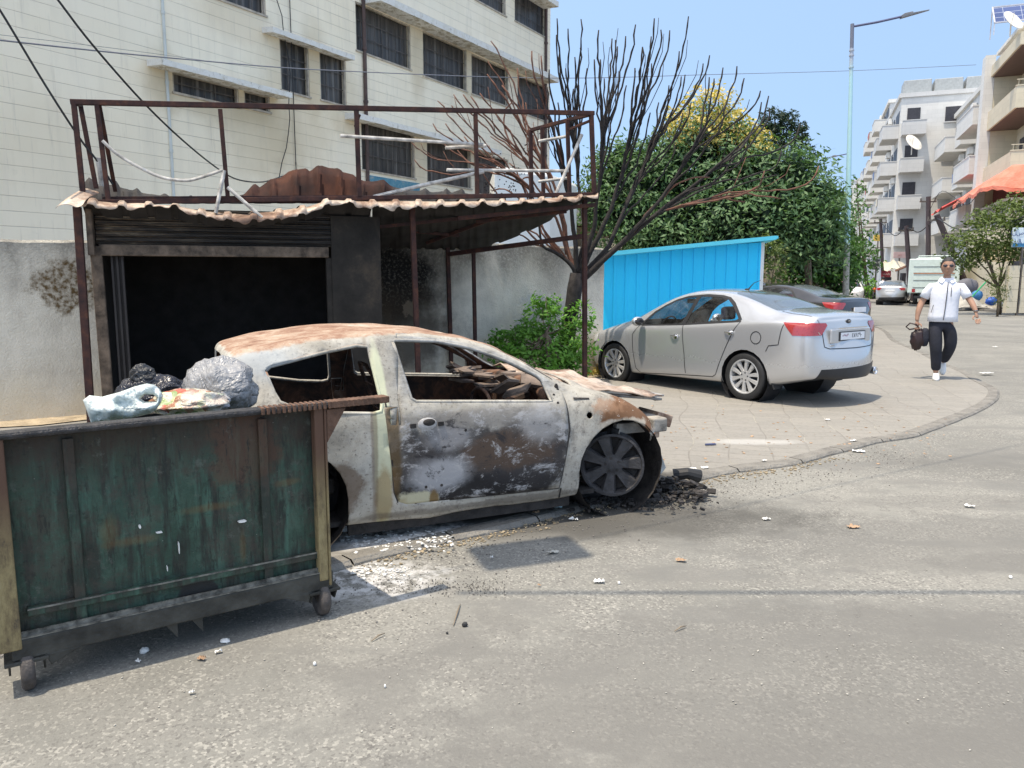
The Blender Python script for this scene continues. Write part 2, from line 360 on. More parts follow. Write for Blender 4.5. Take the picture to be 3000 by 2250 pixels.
def mk_blue(nm,col,dirt):
    t=NT(nm); n=t.noise(2,5,rough=.6,src=t.mapp(scale=(1,1,.3))); c=t.mix(t.mr(n,.5,.8,0,.35),col,tuple(x*.8+.03 for x in col))
    c=t.mix(t.mr(t.noise(11,4,rough=.8),.7,.8,0,dirt),c,(.25,.2,.15)); g=t.mr(t.noise(2.5,6,rough=.7,src=t.mapp(scale=(3,3,.3),loc=(2,2,2))),.55,.7,0,.3); c=t.mix(g,c,(.03,.55,.80)); low=t.mr(t.math('ADD',t.sep()[2],t.math('MULTIPLY',t.noise(4,5),.3)),.45,.2,0,.5); c=t.mix(low,c,(.12,.42,.55)); return t.fin(c,.6,0,t.bump(t.noise(3,3),.25,.03),spec=.12)
M['blue']=mk_blue('blue_tin',(.0,.60,.95,1),.5)
M['cyan']=mk_blue('turquoise_trim',(.10,.62,.78,1),.4)
def leafmat(nm,c1,c2,c3=None):
    t=NT(nm); oi=t.noise(1.1,3); r=t.sep(t.vor(3.1,out='Color'))[0]
    hn=t.n('HueSaturation'); c=t.mix(t.mr(oi,.35,.65,0,1),(*c1,1),(*c2,1)); c=t.mix(t.mr(r,.2,.9,0,.5),c,(*(c3 or c2),1))
    t.fin(c,.6,0,spec=.35)
    tr=t.n('BsdfTranslucent'); t.set(tr.inputs[0],t.mix(1.0,c,(1.3,1.5,.6,1),'MULTIPLY')); mx=t.n('MixShader'); mx.inputs[0].default_value=.2
    t.t.links.new(t.p.outputs[0],mx.inputs[1]); t.t.links.new(tr.outputs[0],mx.inputs[2]); t.t.links.new(mx.outputs[0],t.out.inputs[0]); return t.mat
M['leaf']=leafmat('leaf_green',(.062,.13,.05),(.09,.18,.065),(.17,.25,.135))
M['leaf_bright']=leafmat('leaf_bright',(.10,.26,.035),(.17,.36,.055),(.06,.15,.03))
M['leaf_mid']=leafmat('leaf_mid',(.05,.13,.03),(.09,.2,.04),(.03,.08,.02))
M['leaf_yellow']=leafmat('leaf_blossom',(.62,.46,.14),(.45,.38,.10),(.7,.55,.22))
M['leaf_dark']=leafmat('leaf_conifer_and_shade',(.018,.042,.022),(.03,.06,.028),(.015,.03,.018))  # conifer green, also the painted shade inside the leafy crowns
M['leaf_olive']=leafmat('leaf_olive',(.08,.12,.03),(.13,.17,.045),(.05,.08,.02))
# ================= ground =================
PZ=.03 # pavement top
mb=MB(); mb.poly([(-400,-60,0),(500,-60,0),(500,900,0),(-400,900,0)]); struct(mb.build('road',M['asphalt'],fix=False))
kpx=[(-900,2060),(-300,1990),(300,1860),(700,1748),(981,1677),(1117,1639),(1334,1587),(1470,1557),(1660,1508),(1850,1462),(2124,1393),(2323,1365),(2447,1333),(2566,1301),(2676,1283),(2770,1249),(2845,1219),(2904,1189),(2927,1164),(2922,1144),(2875,1119),(2835,1094),(2775,1070),(2696,1030),(2626,1000),(2585,965)]
kp=[G(x,y) for x,y in kpx]; kp+=[Vector((13.4,31,0)),Vector((17.5,45,0)),Vector((24,75,0)),Vector((33,120,0))]
def cr(pts,n): # catmull rom
    out=[]; q=[pts[0]]+list(pts)+[pts[-1]]
    for i in range(1,len(q)-2):
        a,b,c,d=q[i-1:i+3]
        for k in range(n):
            t=k/n; out.append(.5*((2*b)+(c-a)*t+(2*a-5*b+4*c-d)*t*t+(3*b-a-3*c+d)*t**3))
    out.append(q[-2]); return out
ks=cr(kp,5)
kn=[]
for i,p in enumerate(ks):
    t=(ks[min(i+1,len(ks)-1)]-ks[max(i-1,0)]).normalized(); kn.append(Vector((-t.y,t.x,0)))
inner=[p+n*.14 for p,n in zip(ks,kn)]
mb=MB(); mb.poly([(p.x,p.y,PZ) for p in inner]+[(-60,140,PZ),(-60,2,PZ)])
pav=mb.build('pavement',M['paver'],fix=False); struct(pav)
bm=bmesh.new(); bm.from_mesh(pav.data); bmesh.ops.triangulate(bm,faces=bm.faces); 
for f in bm.faces:
    if f.normal.z<0: f.normal_flip()
bm.to_mesh(pav.data); bm.free()
mb=MB(); w=.14
def kring(i):
    p,n=ks[i],kn[i]; ch=mnoise.noise(p*3.0)*.012; zz=PZ+.004+mnoise.noise(p*2.1+Vector((5,0,0)))*.006
    return [p+n*(-.005+ch)+Vector((0,0,-.02)),p+n*(.0+ch)+Vector((0,0,zz-.02)),p+n*(.025+ch)+Vector((0,0,zz)),p+n*w+Vector((0,0,zz)),p+n*(w+.01)+Vector((0,0,PZ-.02))]
prev=None
# individual kerb stones with small joints, one structure object
seglen=0; 
for i in range(len(ks)-1):
    a,b=kring(i),kring(i+1)
    L=(ks[i+1]-ks[i]).length; sub=max(1,int(L/.12))
    for k in range(sub):
        u0,u1=k/sub,(k+1)/sub; seglen+=L/sub; gap=0
        if seglen>.62: seglen=0; gap=.012
        q0=[x.lerp(y,u0) for x,y in zip(a,b)]; q1=[x.lerp(y,u1-(gap/(L/sub) if gap else 0)) for x,y in zip(a,b)]
        for j in range(4): mb.poly([q0[j],q1[j],q1[j+1],q0[j+1]])
kb=mb.build('kerb',M['kerb'],smooth=False); struct(kb)
def seam(pts,w,nm='tar_seam'):
    q=cr([G(x,y,.004) for x,y in pts],6); mb=MB(); L=[];Rr=[]
    for i,p in enumerate(q):
        t=(q[min(i+1,len(q)-1)]-q[max(i-1,0)]).normalized(); n=Vector((-t.y,t.x,0))*w*(.6+.6*abs(mnoise.noise(p*5)))*(1 if 0<i<len(q)-1 else .1); L.append(p+n); Rr.append(p-n*(.8+.4*mnoise.noise(p*7)))
    for i in range(len(q)-1): mb.poly([L[i],L[i+1],Rr[i+1],Rr[i]])
    struct(mb.build(nm,simple('tar_'+str(w),(.125,.122,.116),.9,var=.12,scale=20),fix=False))
# far pavement on the right with rubble-coloured edge
fp=[G(2560,912),G(2700,905),G(2850,902),G(3050,925)]
mb=MB(); mb.extr([(q.x,q.y,-.02) for q in (G(2755,903),G(3060,925),Vector((60,27,0)),Vector((90,110,0)),Vector((32,110,0)),Vector((23,60,0)))],(0,0,.13)); struct(mb.build('far_pavement',M['kerb']))
# dirt strip at the wall foot
WA=G(0,1238,PZ); WB=G(1765,1095,PZ); wd=(WB-WA).normalized(); wn=Vector((wd.y,-wd.x,0))
wyaw=math.atan2(wd.y,wd.x)
mb=MB(); pts=[]
for i in range(30):
    t=-3+i*.42; pts.append(WA+wd*t+wn*(.38+.16*mnoise.noise(Vector((t*1.3,0,0))))+Vector((0,0,.012)))
pts+=[WA+wd*9.2+Vector((0,0,.012)),WA-wd*3+Vector((0,0,.012))]
mb.poly(pts); struct(mb.build('dirt_strip',M['dirt'],fix=False))

# ================= big stone building on the left =================
HZ=1125-F*math.tan(TH)  # horizon row
BA=P(0,HZ,14.84); vd=ray(2870,HZ); BD=Vector((vd.x,vd.y,0)).normalized(); BB=BA+BD*30
byaw=math.atan2(BD.y,BD.x); BN=Vector((BD.y,-BD.x,0))
def B(px,py,off=0):
    p=PL(px,py,BA,BB,off); q=p-BA; return q.dot(BD),p.z
u_c=B(1611,300)[0]
zc=B(0,113)[1]; z1=B(0,616)[1]; FH=(zc-z1)/11
_st=[]
for px_,py_,rx_,rz_,am_ in((650,300,1.6,.5,.55),(860,340,1.4,1.6,.4),(760,400,1.2,1.1,.45),(1010,300,.7,.9,.4),(480,240,.5,.7,.4),(920,200,.5,1.2,.5),(1225,180,.4,1.2,.5),(1375,220,.4,1.2,.45),(1230,470,.5,.9,.5),(700,60,1.2,.5,.3),(180,450,1.4,1.0,.2)): _u,_z=B(px_,py_); _st.append(((_u,0,_z),(rx_,2,rz_),am_))
M['stone']=mk_stone(-zc%FH,_st)
print('course',FH,'corner u',u_c)
bld=empty('stone_building',(BA.x,BA.y,0),byaw,'long cream stone building with barred windows and concrete canopies behind the burnt kiosk','building')
# windows (left px, right px, top y at left edge, bottom y at left edge)
wins=[(504,700,207,267),(714,791,262,311),(818,906,106,260),(935,1014,146,289),(600,776,-170,-20),(1040,1203,2,144),(1238,1368,88,220),(1381,1490,156,273),(1516,1606,217,325),
      (1390,1483,-120,-4),(1508,1601,-70,59),(1057,1216,354,495),(1250,1381,405,530),(1400,1490,446,566),(1512,1604,490,600)]
rects=[]
for xl,xr,yt,yb in wins:
    u0,zt=B(xl,yt); _,zb=B(xl,yb); u1,_=B(xr,(yt+yb)/2+ (xr-xl)*.25); rects.append((u0,u1,zb,zt))
TOPZ=15.5; DEEP=.22; u0b=-14.0
us=sorted(set([u0b,u_c]+[r[0] for r in rects]+[r[1] for r in rects])); zs=sorted(set([-.1,TOPZ]+[r[2] for r in rects]+[r[3] for r in rects]))
mb=MB()
def inwin(u,z): return any(r[0]<u<r[1] and r[2]<z<r[3] for r in rects)
for i in range(len(us)-1):
    for j in range(len(zs)-1):
        if inwin((us[i]+us[i+1])/2,(zs[j]+zs[j+1])/2): continue
        mb.poly([(us[i],0,zs[j]),(us[i+1],0,zs[j]),(us[i+1],0,zs[j+1]),(us[i],0,zs[j+1])])
mb.poly([(u_c,0,-.1),(u_c,12,-.1),(u_c,12,TOPZ),(u_c,0,TOPZ)]); mb.poly([(u0b,0,TOPZ),(u_c,0,TOPZ),(u_c,12,TOPZ),(u0b,12,TOPZ)])
mb.poly([(u0b,12,-.1),(u0b,0,-.1),(u0b,0,TOPZ),(u0b,12,TOPZ)]); mb.poly([(u_c,12,-.1),(u0b,12,-.1),(u0b,12,TOPZ),(u_c,12,TOPZ)])
for (a,b,z0,z1) in rects: # reveals
    mb.poly([(a,0,z0),(a,DEEP,z0),(a,DEEP,z1),(a,0,z1)]); mb.poly([(b,DEEP,z0),(b,0,z0),(b,0,z1),(b,DEEP,z1)])
    mb.poly([(a,0,z0),(b,0,z0),(b,DEEP,z0),(a,DEEP,z0)]); mb.poly([(a,DEEP,z1),(b,DEEP,z1),(b,0,z1),(a,0,z1)])
mb.build('wall',M['stone'],bld,fix=False)
for k,(a,b,z0,z1) in enumerate(rects):
    mb=MB(); t=.045
    mb.box(a,a+t,.02,.09,z0,z1); mb.box(b-t,b,.02,.09,z0,z1); mb.box(a+t,b-t,.02,.09,z1-t,z1); mb.box(a-.03,b+.03,-.035,.10,z0-.05,z0)
    w_=mb.build('window',M['winframe'],bld)
    mb=MB(); mb.box(a+.01,b-.01,.16,.2,z0,z1-.02); mb.build('pane',M['dusty'],w_)
    mb=MB(); n=max(2,round((b-a)/.33))
    for i in range(1,n): 
        u=a+(b-a)*i/n; wth=.035 if i%3==1 else .012; mb.box(u-wth/2,u+wth/2,.10,.115,z0,z1)
    m=max(2,round((z1-z0)/.42))
    for i in range(1,m):
        z=z0+(z1-z0)*i/m; mb.box(a+.02,b-.02,.085,.098,z-.01,z+.01)
    mb.build('bars',M['winbar'],w_)
# canopies (px on their outer lower edge)
def canopy(x0,y0,x1,y1,off=.55,th=.13,name='canopy'):
    a,z=B(x0,y0,off); b,zb=B(x1,y1,off); z=(z+zb)/2
    mb=MB(); n=24
    mb.grid(lambda i,j:(a+(b-a)*i/n,[-off,-off,.0,.0][j],z+[0,th,th+.05,0.04][j]+ (random.uniform(-.008,.008) if 0<i<n and j<2 else 0)),n,3)
    mb.grid(lambda i,j:(a+(b-a)*i/n,[0,-off][j],z+[.04,0][j]),n,1)
    for u in(a,b): mb.poly([(u,-off,z),(u,0,z+.04),(u,0,z+th+.05),(u,-off,z+th)])
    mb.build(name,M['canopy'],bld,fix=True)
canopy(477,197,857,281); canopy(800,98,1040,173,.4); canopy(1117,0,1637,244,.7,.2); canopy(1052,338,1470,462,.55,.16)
canopy(1545,-24,1637,8,.7,.2)
# pipes
def vpipe(px,y0,y1,r,mat,name,off=.06):
    u,zt=B(px,y0,off); _,zb=B(px,y1,off); mb=MB(); mb.tube([(u,-off,zb),(u,-off,zt)],r,8)
    for z in np.arange(zb+.4,zt,1.5): mb.tube([(u,-off,z),(u,-off,z+.07)],r*1.35,8)
    mb.build(name,mat,bld,smooth=False)
u,_=B(1047,500,.06)
vpipe(1047,-700,640,.055,M['pipe_brown'],'drainpipe'); 
u,_=B(1611,300,.05)
vpipe(1606,-900,700,.06,M['pipe_brown'],'corner_drainpipe')
vpipe(422,-900,690,.035,M['pipe_pale'],'conduit_pipe',.02)
vpipe(815,-900,520,.012,M['wire'],'wall_cable',.05)
# second loose cable
u0_,zz0=B(828,0,.12); mb=MB(); pts=[]
for k in range(14):
    y=-40+k*43; x=[800,812,826,830,838,846,850,848,846,849,845,839,826,818][k]; a,z=B(x,y,.1); pts.append((a,-.1,z))
mb.tube(pts,.012,6); mb.build('loose_cable',M['wire'],bld)
# blue sign board under lower window
a,z=B(1076,512,.03); b,_=B(1230,548,.03); mb=MB(); mb.box(a,b,-.03,-.003,z-.42,z); 
def sgn():
    t=NT('faded_blue_sign'); n=t.noise(4,6,rough=.75); c=t.ramp(n,[(.4,(.05,.19,.27)),(.55,(.09,.26,.34)),(.66,(.35,.33,.3))]); return t.fin(c,.6)
mb.build('sign_board',sgn(),bld)

# ---- low annex with beige terrace parapet beyond
def A_(px,py,off): return PL(px,py,CA,CB,off)
CA=BA+BD*0; CA=P(1480,HZ,27); CB=CA+BD*10
def Cc(px,py,off=0):
    p=PL(px,py,CA,CB,off); q=p-CA; return q.dot(BD),p.z
anx=empty('terrace_building',(CA.x,CA.y,0),byaw,'beige low building with concrete terrace parapet between the stone building and the green trees','building')
a0=Cc(1470,560)[0]; a1=Cc(1914,650)[0]; zt=Cc(1914,617)[1]; zb=Cc(1914,683)[1]; zt0=Cc(1500,540)[1]
a0=Cc(1640,600)[0]+6
mb=MB(); mb.box(a0-6,a1,0,.35,zb,zt); mb.build('parapet',M['beige'],anx)
mb=MB(); mb.box(a0-6,a1-.2,1.0,8,-.1,zb-.02); mb.box(a0-6,a1-.01,.36,1.6,zb+.05,zb+.3); mb.build('wall',M['brownwall'],anx)
mb=MB(); e=Cc(1760,670)[0]; mb.box(e-.4,e+3.2,-1.2,.3,0,zb-.55); mb.build('low_block',M['beige'],anx)
# address plaque
p=Cc(1752,590,.3); mb=MB(); mb.box(p[0],p[0]+.42,-.32,-.30,p[1]-.5,p[1]+.22); mb.build('plaque',simple('blue_plaque',(.03,.06,.16),.5,bumps=0),anx)
# white tank/box seen through the branches
a=P(1447,572,21); b=P(1620,572,21); mb=MB(); zt=P(1500,484,21).z
mb.extr([(a.x,21,.2),(b.x,22.5,.2),(b.x+1,25,.2),(a.x-.2,24,.2)],(0,0,zt-.2)); 
o=mb.build('water_tank',M['whitebox'],bevel=.12); tag(o,'white boxy tank partly hidden by bare branches at the corner of the stone building','tank')

# ================= boundary wall =================
def Wl(px,py,off=0): 
    p=PL(px,py,WA,WB,off); q=p-WA; return q.dot(wd),p.z
xb0=Wl(285,900)[0]; xb1=Wl(1080,900)[0]; xe=Wl(1768,900)[0]
print('wall x',xb0,xb1,xe, 'top z',Wl(0,712)[1],Wl(1400,705)[1],Wl(1600,720)[1])
def wallpiece(x0,x1,zt0,zt1,lab):
    mb=MB(); n=max(8,int((x1-x0)/.12))
    def fn(i,j):
        x=x0+(x1-x0)*i/n; zt=zt0+(zt1-zt0)*i/n+mnoise.noise(Vector((x*4,0,0)))*.012
        P_=[(x,0,-.1),(x,0,zt-.03),(x,.03,zt),(x,.2,zt+.005),(x,.22,-.1)][j]
        return P_
    mb.grid(fn,n,4); mb.poly([(x1,0,-.1),(x1,.22,-.1),(x1,.2,zt1),(x1,0,zt1-.03)]); mb.poly([(x0,0,-.1),(x0,.22,-.1),(x0,.2,zt0),(x0,0,zt0-.03)])
    o=mb.build('boundary_wall',M['plaster']); o.location=(WA.x,WA.y,PZ); o.rotation_euler=(0,0,wyaw); tag(o,lab,'wall','boundary wall sections')
zwt=Wl(0,712)[1]-PZ
wallpiece(-4,xb0+.05,zwt,Wl(260,704)[1]-PZ,'rough grey plaster wall with a brown mossy patch left of the burnt kiosk')
wallpiece(xb1-.3,xe,Wl(1350,703)[1]-PZ,Wl(1600,722)[1]-PZ,'sooty grey plaster wall behind the burnt tree and green bush')
# ================= burnt kiosk with sign frame =================
SA=P(245,HZ,8.0); SB=P(1735,HZ,10.0); SA.z=SB.z=PZ; sd=(SB-SA).normalized(); sn=Vector((sd.y,-sd.x,0)); syaw=math.atan2(sd.y,sd.x)
def S_(px,py,off=0): # local coords in kiosk frame (x along front, y away from camera)
    p=PL(px,py,SA,SB,off); q=p-SA; return Vector((q.dot(sd),-off,p.z-PZ))
kio=empty('burnt_kiosk',(SA.x,SA.y,PZ),syaw,'burnt-out metal kiosk with black opening, buckled tin roof and rusty sign frame on top','kiosk')
def sbar(name,segs,w=.045,mat=None):
    mb=MB()
    for s in segs:
        (x0,y0,o0),(x1,y1,o1)=s[:2]; a=S_(x0,y0,o0); b=S_(x1,y1,o1); mb.bar(a,b,s[2] if len(s)>2 else w,up=(0,1,0) if abs((b-a).normalized().z)>.7 else (0,0,1))
    return mb.build(name,mat or M['rustframe'],kio,bevel=.004)
sbar('sign_frame',[((206,299,0),(1740,332,0),.052),((238,594,0),(1745,569,0),.05),((300,582,-.1),(1500,575,-.1),.04),((216,299,0),(246,596,0),.05),((283,302,0),(318,590,0),.045),((645,320,0),(668,586,0),.045),
  ((1044,324,0),(1053,580,0),.05),((1393,333,0),(1398,574,0),.045),((1732,330,0),(1741,572,0),.05),
  ((235,305,-.5),(282,552,-.5),.045),((290,304,-.02),(338,560,-.6),.04),((214,302,0),(235,307,-.5),.04),
  ((1733,334,0),(1556,381,-1.05),.045),((1554,381,-1.05),(1557,582,-1.05),.05),((1588,372,-.8),(1592,580,-.8),.045),((1662,350,-.35),(1669,575,-.35),.045),((1666,380,-.35),(1733,352,0),.03),((1054,335,0),(1040,372,-.02),.03)])
def spost(x0,y0,x1,y1,off,w=.055,name='post'):
    a=S_(x0,y0,off); b=S_(x1,y1,off); k=(a.z)/(a.z-b.z); g=a+(b-a)*k
    mb=MB(); mb.bar(a,g,w,up=(0,1,0)); mb.build(name,M['rustframe'],kio,bevel=.005)
spost(226,606,262,1150,-.05,.075); spost(1207,600,1226,1110,-.1,.06); spost(1713,585,1713,1090,-.05,.055)
spost(1311,712,1320,1000,-1.75,.055); spost(1387,736,1392,1000,-1.55,.05)
sbar('cross_beam',[((1313,745,-1.75),(1708,692,-.05),.06)])
sbar('rafter',[((1340,640,-.1),(1745,600,-.0),.05),((1395,650,-.5),(1660,620,-.1),.04),((1100,668,-1.0),(1345,690,-1.0),.04),((1250,712,-1.3),(1480,628,-.3),.04),((1110,665,-.4),(1350,640,-.4),.04)],mat=M['rustframe'])
# --- tin roof (corrugated sheets)
def lerp_tab(tab,x):
    if x<=tab[0][0]: return tab[0][1]
    for (a,b),(c,d) in zip(tab,tab[1:]):
        if x<=c: return b+(d-b)*(x-a)/(c-a)
    return tab[-1][1]
def corr(u,per=.26,h=.026): # trapezoid rib 0..h
    t=(u/per)%1.0
    return h*max(0,min(1,(.16-abs(t-.5))/.06))
lowt=[(160,612),(200,604),(245,604),(320,613),(400,612),(470,604),(520,612),(560,628),(610,640),(660,648),(720,652),(780,648),(840,640),(900,628),(950,608),(985,598),(1040,603),(1090,612),(1160,613),(1230,614),(1300,605),(1400,603),(1500,600),(1600,594),(1700,586),(1752,578)]
lft0=[(160,592),(245,566),(300,575),(420,588),(520,598),(600,606),(700,608),(800,600),(900,588),(960,572),(1100,572),(1300,578),(1500,578),(1752,566)]
lft=[(x_,(y_+lerp_tab(lowt,x_)*.9)/1.9) for x_,y_ in lft0]
def roofgrid(x0,x1,rows,dpx=4):
    n=int((x1-x0)/dpx)
    mb=MB()
    def fn(i,j):
        x=x0+(x1-x0)*i/n; p=rows[j](x); c_=corr(p.x+.05*mnoise.noise(Vector((x*.004,j*.7,0))));
        return p+Vector((0,-.25*c_,c_))
    mb.grid(fn,n,len(rows)-1); return mb
def nzv(x,k,a=.02): return a*mnoise.noise(Vector((x*.013,k*3.1,0)))
# lip in front (drooping), over the whole width
r0=lambda x:S_(x,lerp_tab(lowt,x)+10*mnoise.noise(Vector((x*.03,0,0))),.16)
r1=lambda x:S_(x,lerp_tab(lowt,x)*.5+lerp_tab(lft,x)*.5,.13)+Vector((0,0,nzv(x,1,.015)))
r2=lambda x:S_(x,lerp_tab(lft,x),.04)+Vector((0,0,nzv(x,2,.01)))
def rback(k,zdrop,yb):
    def f(x):
        a=S_(x,lerp_tab(lft,x),.04); L=S_(x,700,0).x; e=Vector((a.x,yb,a.z-zdrop-(.22 if x<960 else 0)*math.sin(k*3.14)))
        return e+Vector((0,0,nzv(x,4+k,.03)))
    return f
rows=[r0,r1,r2,rback(.3,.08,.5),rback(.6,.2,1.1),rback(.9,.42,1.9)]
m1=roofgrid(236,1752,rows[:3]); o=m1.build('roof_lip',M['tin'],kio,auto=20); sm=o.modifiers.new('s','SOLIDIFY'); sm.thickness=.004
def rb(k,f): # rear of roof: reach the wall line
    def g(x):
        a=r2(x); # target: local point above boundary wall at same px column
        p=PL(x,700,WA,WB,-.02); q=p-SA; t=Vector((q.dot(sd),-q.dot(sn),1.98)) ; 
        if x>1400: t=a.lerp(t,max(.10,1-(x-1400)/330))
        e=a.lerp(t,k); e.z+=-.03*math.sin(k*3.1); return e
    return g
rr=[r2]+[rb(k,0) for k in (.15,.35,.6,.8,1.0)]
m2=roofgrid(1090,1752,rr); o=m2.build('roof_sheet',M['tin_dark'],kio,auto=35)
m3=roofgrid(236,1095,[r2]+[(lambda k:(lambda x:r2(x)+Vector((0,k*1.7,-.05-.28*math.sin(min(1,k*1.5)*1.57)))))(k) for k in(.15,.4,.7,1)]); m3.build('roof_sheet',M['tin_dark'],kio,auto=35)
# curled corner at the far left
mb=MB(); 
cp=[[(157,617),(165,604),(185,598),(205,600),(222,610),(232,606),(244,600)],[(168,600),(185,588),(205,580),(222,583),(235,590),(243,592),(247,590)],[(200,578),(215,565),(232,560),(240,562),(246,565),(255,570),(262,575)],[(240,556),(245,552),(252,550),(262,552),(275,556),(290,560),(300,566)]]
co=[.3,.2,.05,-.1]
mb.grid(lambda i,j:S_(cp[j][i][0],cp[j][i][1],co[j]),6,3); o=mb.build('curled_corner',M['tin'],kio,smooth=True); sm=o.modifiers.new('s','SOLIDIFY'); sm.thickness=.006; sm=o.modifiers.new('q','SUBSURF'); sm.levels=sm.render_levels=1
# curled rear sheets
topt=[(236,566),(255,535),(266,523),(280,532),(292,545),(335,545),(345,532),(356,552),(390,562),(406,553),(418,568),(470,576),(485,568),(500,579),(545,583),(560,574),(575,583),(620,582),(640,574),(660,583),(715,572),(745,540),(760,552),(790,530),(820,524),(845,505),(870,500),(895,496),(905,506),(925,490),(940,489),(960,496),(985,498),(1000,508),(1030,515),(1050,532),(1085,535),(1120,530),(1140,548),(1180,560),(1225,562),(1240,553),(1255,566),(1290,564),(1300,553),(1315,568),(1345,556),(1352,568),(1380,575),(1450,573),(1460,566),(1470,574)]
def curl(x0,x1,mat,off):
    mb=MB(); n=int((x1-x0)/6)
    def fn(i,j):
        x=x0+(x1-x0)*i/n; t=j/4; b=S_(x,596,off+.35); tp=S_(x,lerp_tab(topt,x),off); p=b.lerp(tp,t); c_=corr(p.x,.26,.045); p.y+= -.12*math.sin(t*1.57)+c_*-1+.03*mnoise.noise(Vector((p.x*2,t*2,0))); return p
    mb.grid(fn,n,4); o=mb.build('curled_sheet',mat,kio,auto=30); sm=o.modifiers.new('s','SOLIDIFY'); sm.thickness=.006
curl(236,712,M['tin_dark'],-.9); curl(706,1150,M['tin_rust'],-.9); curl(1145,1475,M['tin_dark'],-.9)
# --- kiosk body
y0=.22; off=-y0
def K(px,py,o=off): return S_(px,py,o)
xl=K(283,700).x; xo0=K(312,900).x; xo1=K(955,760).x; xs1=K(968,700).x; xr=K(1112,700).x
ztop=K(600,625).z; zsh=K(600,752).z; zst=K(300,615).z
print('kiosk',xl,xo1,xr,ztop,zsh)
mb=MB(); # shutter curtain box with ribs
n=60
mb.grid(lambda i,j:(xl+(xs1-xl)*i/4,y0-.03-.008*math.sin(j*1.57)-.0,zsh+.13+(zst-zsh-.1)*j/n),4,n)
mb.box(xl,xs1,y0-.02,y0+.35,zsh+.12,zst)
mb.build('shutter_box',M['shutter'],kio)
mb=MB(); mb.box(xl+.02,xs1-.03,y0-.06,y0+.02,zsh-.0,zsh+.12); mb.build('lintel',M['woodrot'],kio,bevel=.01)
mb=MB(); mb.box(xo1,xo1+.08,y0-.03,y0+.06,0,zsh-.002); mb.box(xs1+.002,xr,y0-.045,y0-.02,0,zst); mb.box(xr-.03,xr,y0-.02,y0+2.1,0,zst-.25); mb.build('side_panel',M['sootpanel'],kio)
mb=MB(); mb.bar(Vector((K(283,745).x,y0-.03,zsh+.1)),Vector((K(318,1150).x,y0-.03,0)),.11,.06,up=(0,1,0)); mb.bar(Vector((K(283,745).x-.03,y0,zst)),Vector((K(283,745).x-.03,y0,zsh)),.06,.3,up=(0,1,0)); mb.build('door_frame',M['woodrot'],kio,bevel=.01)
mb=MB(); 
mb.box(xo0+.07,xo0+.19,y0+.06,y0+.08,0,zsh)
for k in range(3): x=xo0+.07+k*.05; mb.box(x,x+.02,y0+.02,y0+.0602,0,zsh)
mb.build('inner_rail',simple('inner_rail',(.035,.03,.028),.8),kio)
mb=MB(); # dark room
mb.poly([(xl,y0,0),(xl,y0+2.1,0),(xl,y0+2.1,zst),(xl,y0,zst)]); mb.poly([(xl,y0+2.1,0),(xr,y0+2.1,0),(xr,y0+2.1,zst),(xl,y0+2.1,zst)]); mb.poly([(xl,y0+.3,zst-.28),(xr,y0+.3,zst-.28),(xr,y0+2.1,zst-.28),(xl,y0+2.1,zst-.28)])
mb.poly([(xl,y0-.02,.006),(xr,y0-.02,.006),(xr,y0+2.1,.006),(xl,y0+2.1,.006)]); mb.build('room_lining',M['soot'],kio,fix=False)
# loose ashy conduit pipes hanging on the frame
def conduit(pts,off,lab,r=.016,mat=None):
    mb=MB(); q=[S_(x,y,off if not isinstance(off,(list,tuple)) else off[i]) for i,(x,y) in enumerate(pts)]
    if len(q)>3: q=cr(q,4)
    mb.tube(q,r,8); o=mb.build('conduit_pipe',mat or M['conduit'],smooth=False); o.location=kio.location; o.rotation_euler=kio.rotation_euler
    tag(o,lab,'pipe','burnt conduit pipes left on the sign frame')
conduit([(300,412),(344,452),(407,490),(475,520),(542,529),(588,520),(653,498)],.03,'sagging grey conduit hanging in a curve at the left end of the sign frame')
conduit([(657,500),(632,625)],[.03,.1],'short grey conduit dropping from the left frame post to the roof lip',.02)
conduit([(667,549),(768,638)],[.03,.12],'grey conduit slanting right down from the left frame post onto the roof lip',.02)
conduit([(997,398),(1415,424)],[.03,-.03],'longest pale conduit lying level across the frame in front of the barred windows',.02)
conduit([(1305,433),(1424,427)],[-.1,-.1],'short pale conduit just under the end of the longest one',.02)
conduit([(1309,498),(1664,501)],[-.1,-.2],'level pale conduit in the middle of the right half of the sign frame',.02)
conduit([(1094,577),(1250,540),(1417,503)],[-.02,-.04,-.06],'pale conduit rising right from the roof to the frame post',.022)
conduit([(1628,570),(1705,394)],[-.02,-.02],'steep pale conduit at the right end of the sign frame',.022)
conduit([(1578,414),(1664,399)],[-.7,-.4],'short pale conduit high on the side of the sign frame',.02)
conduit([(1578,532),(1662,522)],[-.7,-.4],'short pale conduit low on the side of the sign frame',.02)
conduit([(290,462),(300,545)],[-.15,-.2],'charred grey stub standing at the left end of the roof',.035)
# ================= blue kiosk =================
QA=P(1770,HZ,13.7); QB=P(2227,HZ,14.5); QA.z=QB.z=PZ; qd=(QB-QA).normalized(); qn=Vector((qd.y,-qd.x,0)); qyaw=math.atan2(qd.y,qd.x)
def Q_(px,py,off=0):
    p=PL(px,py,QA,QB,off); q=p-QA; return Vector((q.dot(qd),-off,p.z-PZ))
bk=empty('blue_kiosk',(QA.x,QA.y,PZ),qyaw,'bright blue ribbed metal kiosk with turquoise roof edge behind the silver car','kiosk')
w=Q_(2227,800).x; z0=Q_(1771,742).z; z1=Q_(2227,710).z; dp=2.0
mb=MB(); prof=[]; npan=14; pw=w/npan
for k in range(npan):
    u=k*pw; prof+=[(u,0),(u+pw-.06,0),(u+pw-.05,-.022),(u+pw-.02,-.022),(u+pw-.008,0)]
prof.append((w,0))
def ft(u): return z0+(z1-z0)*u/w
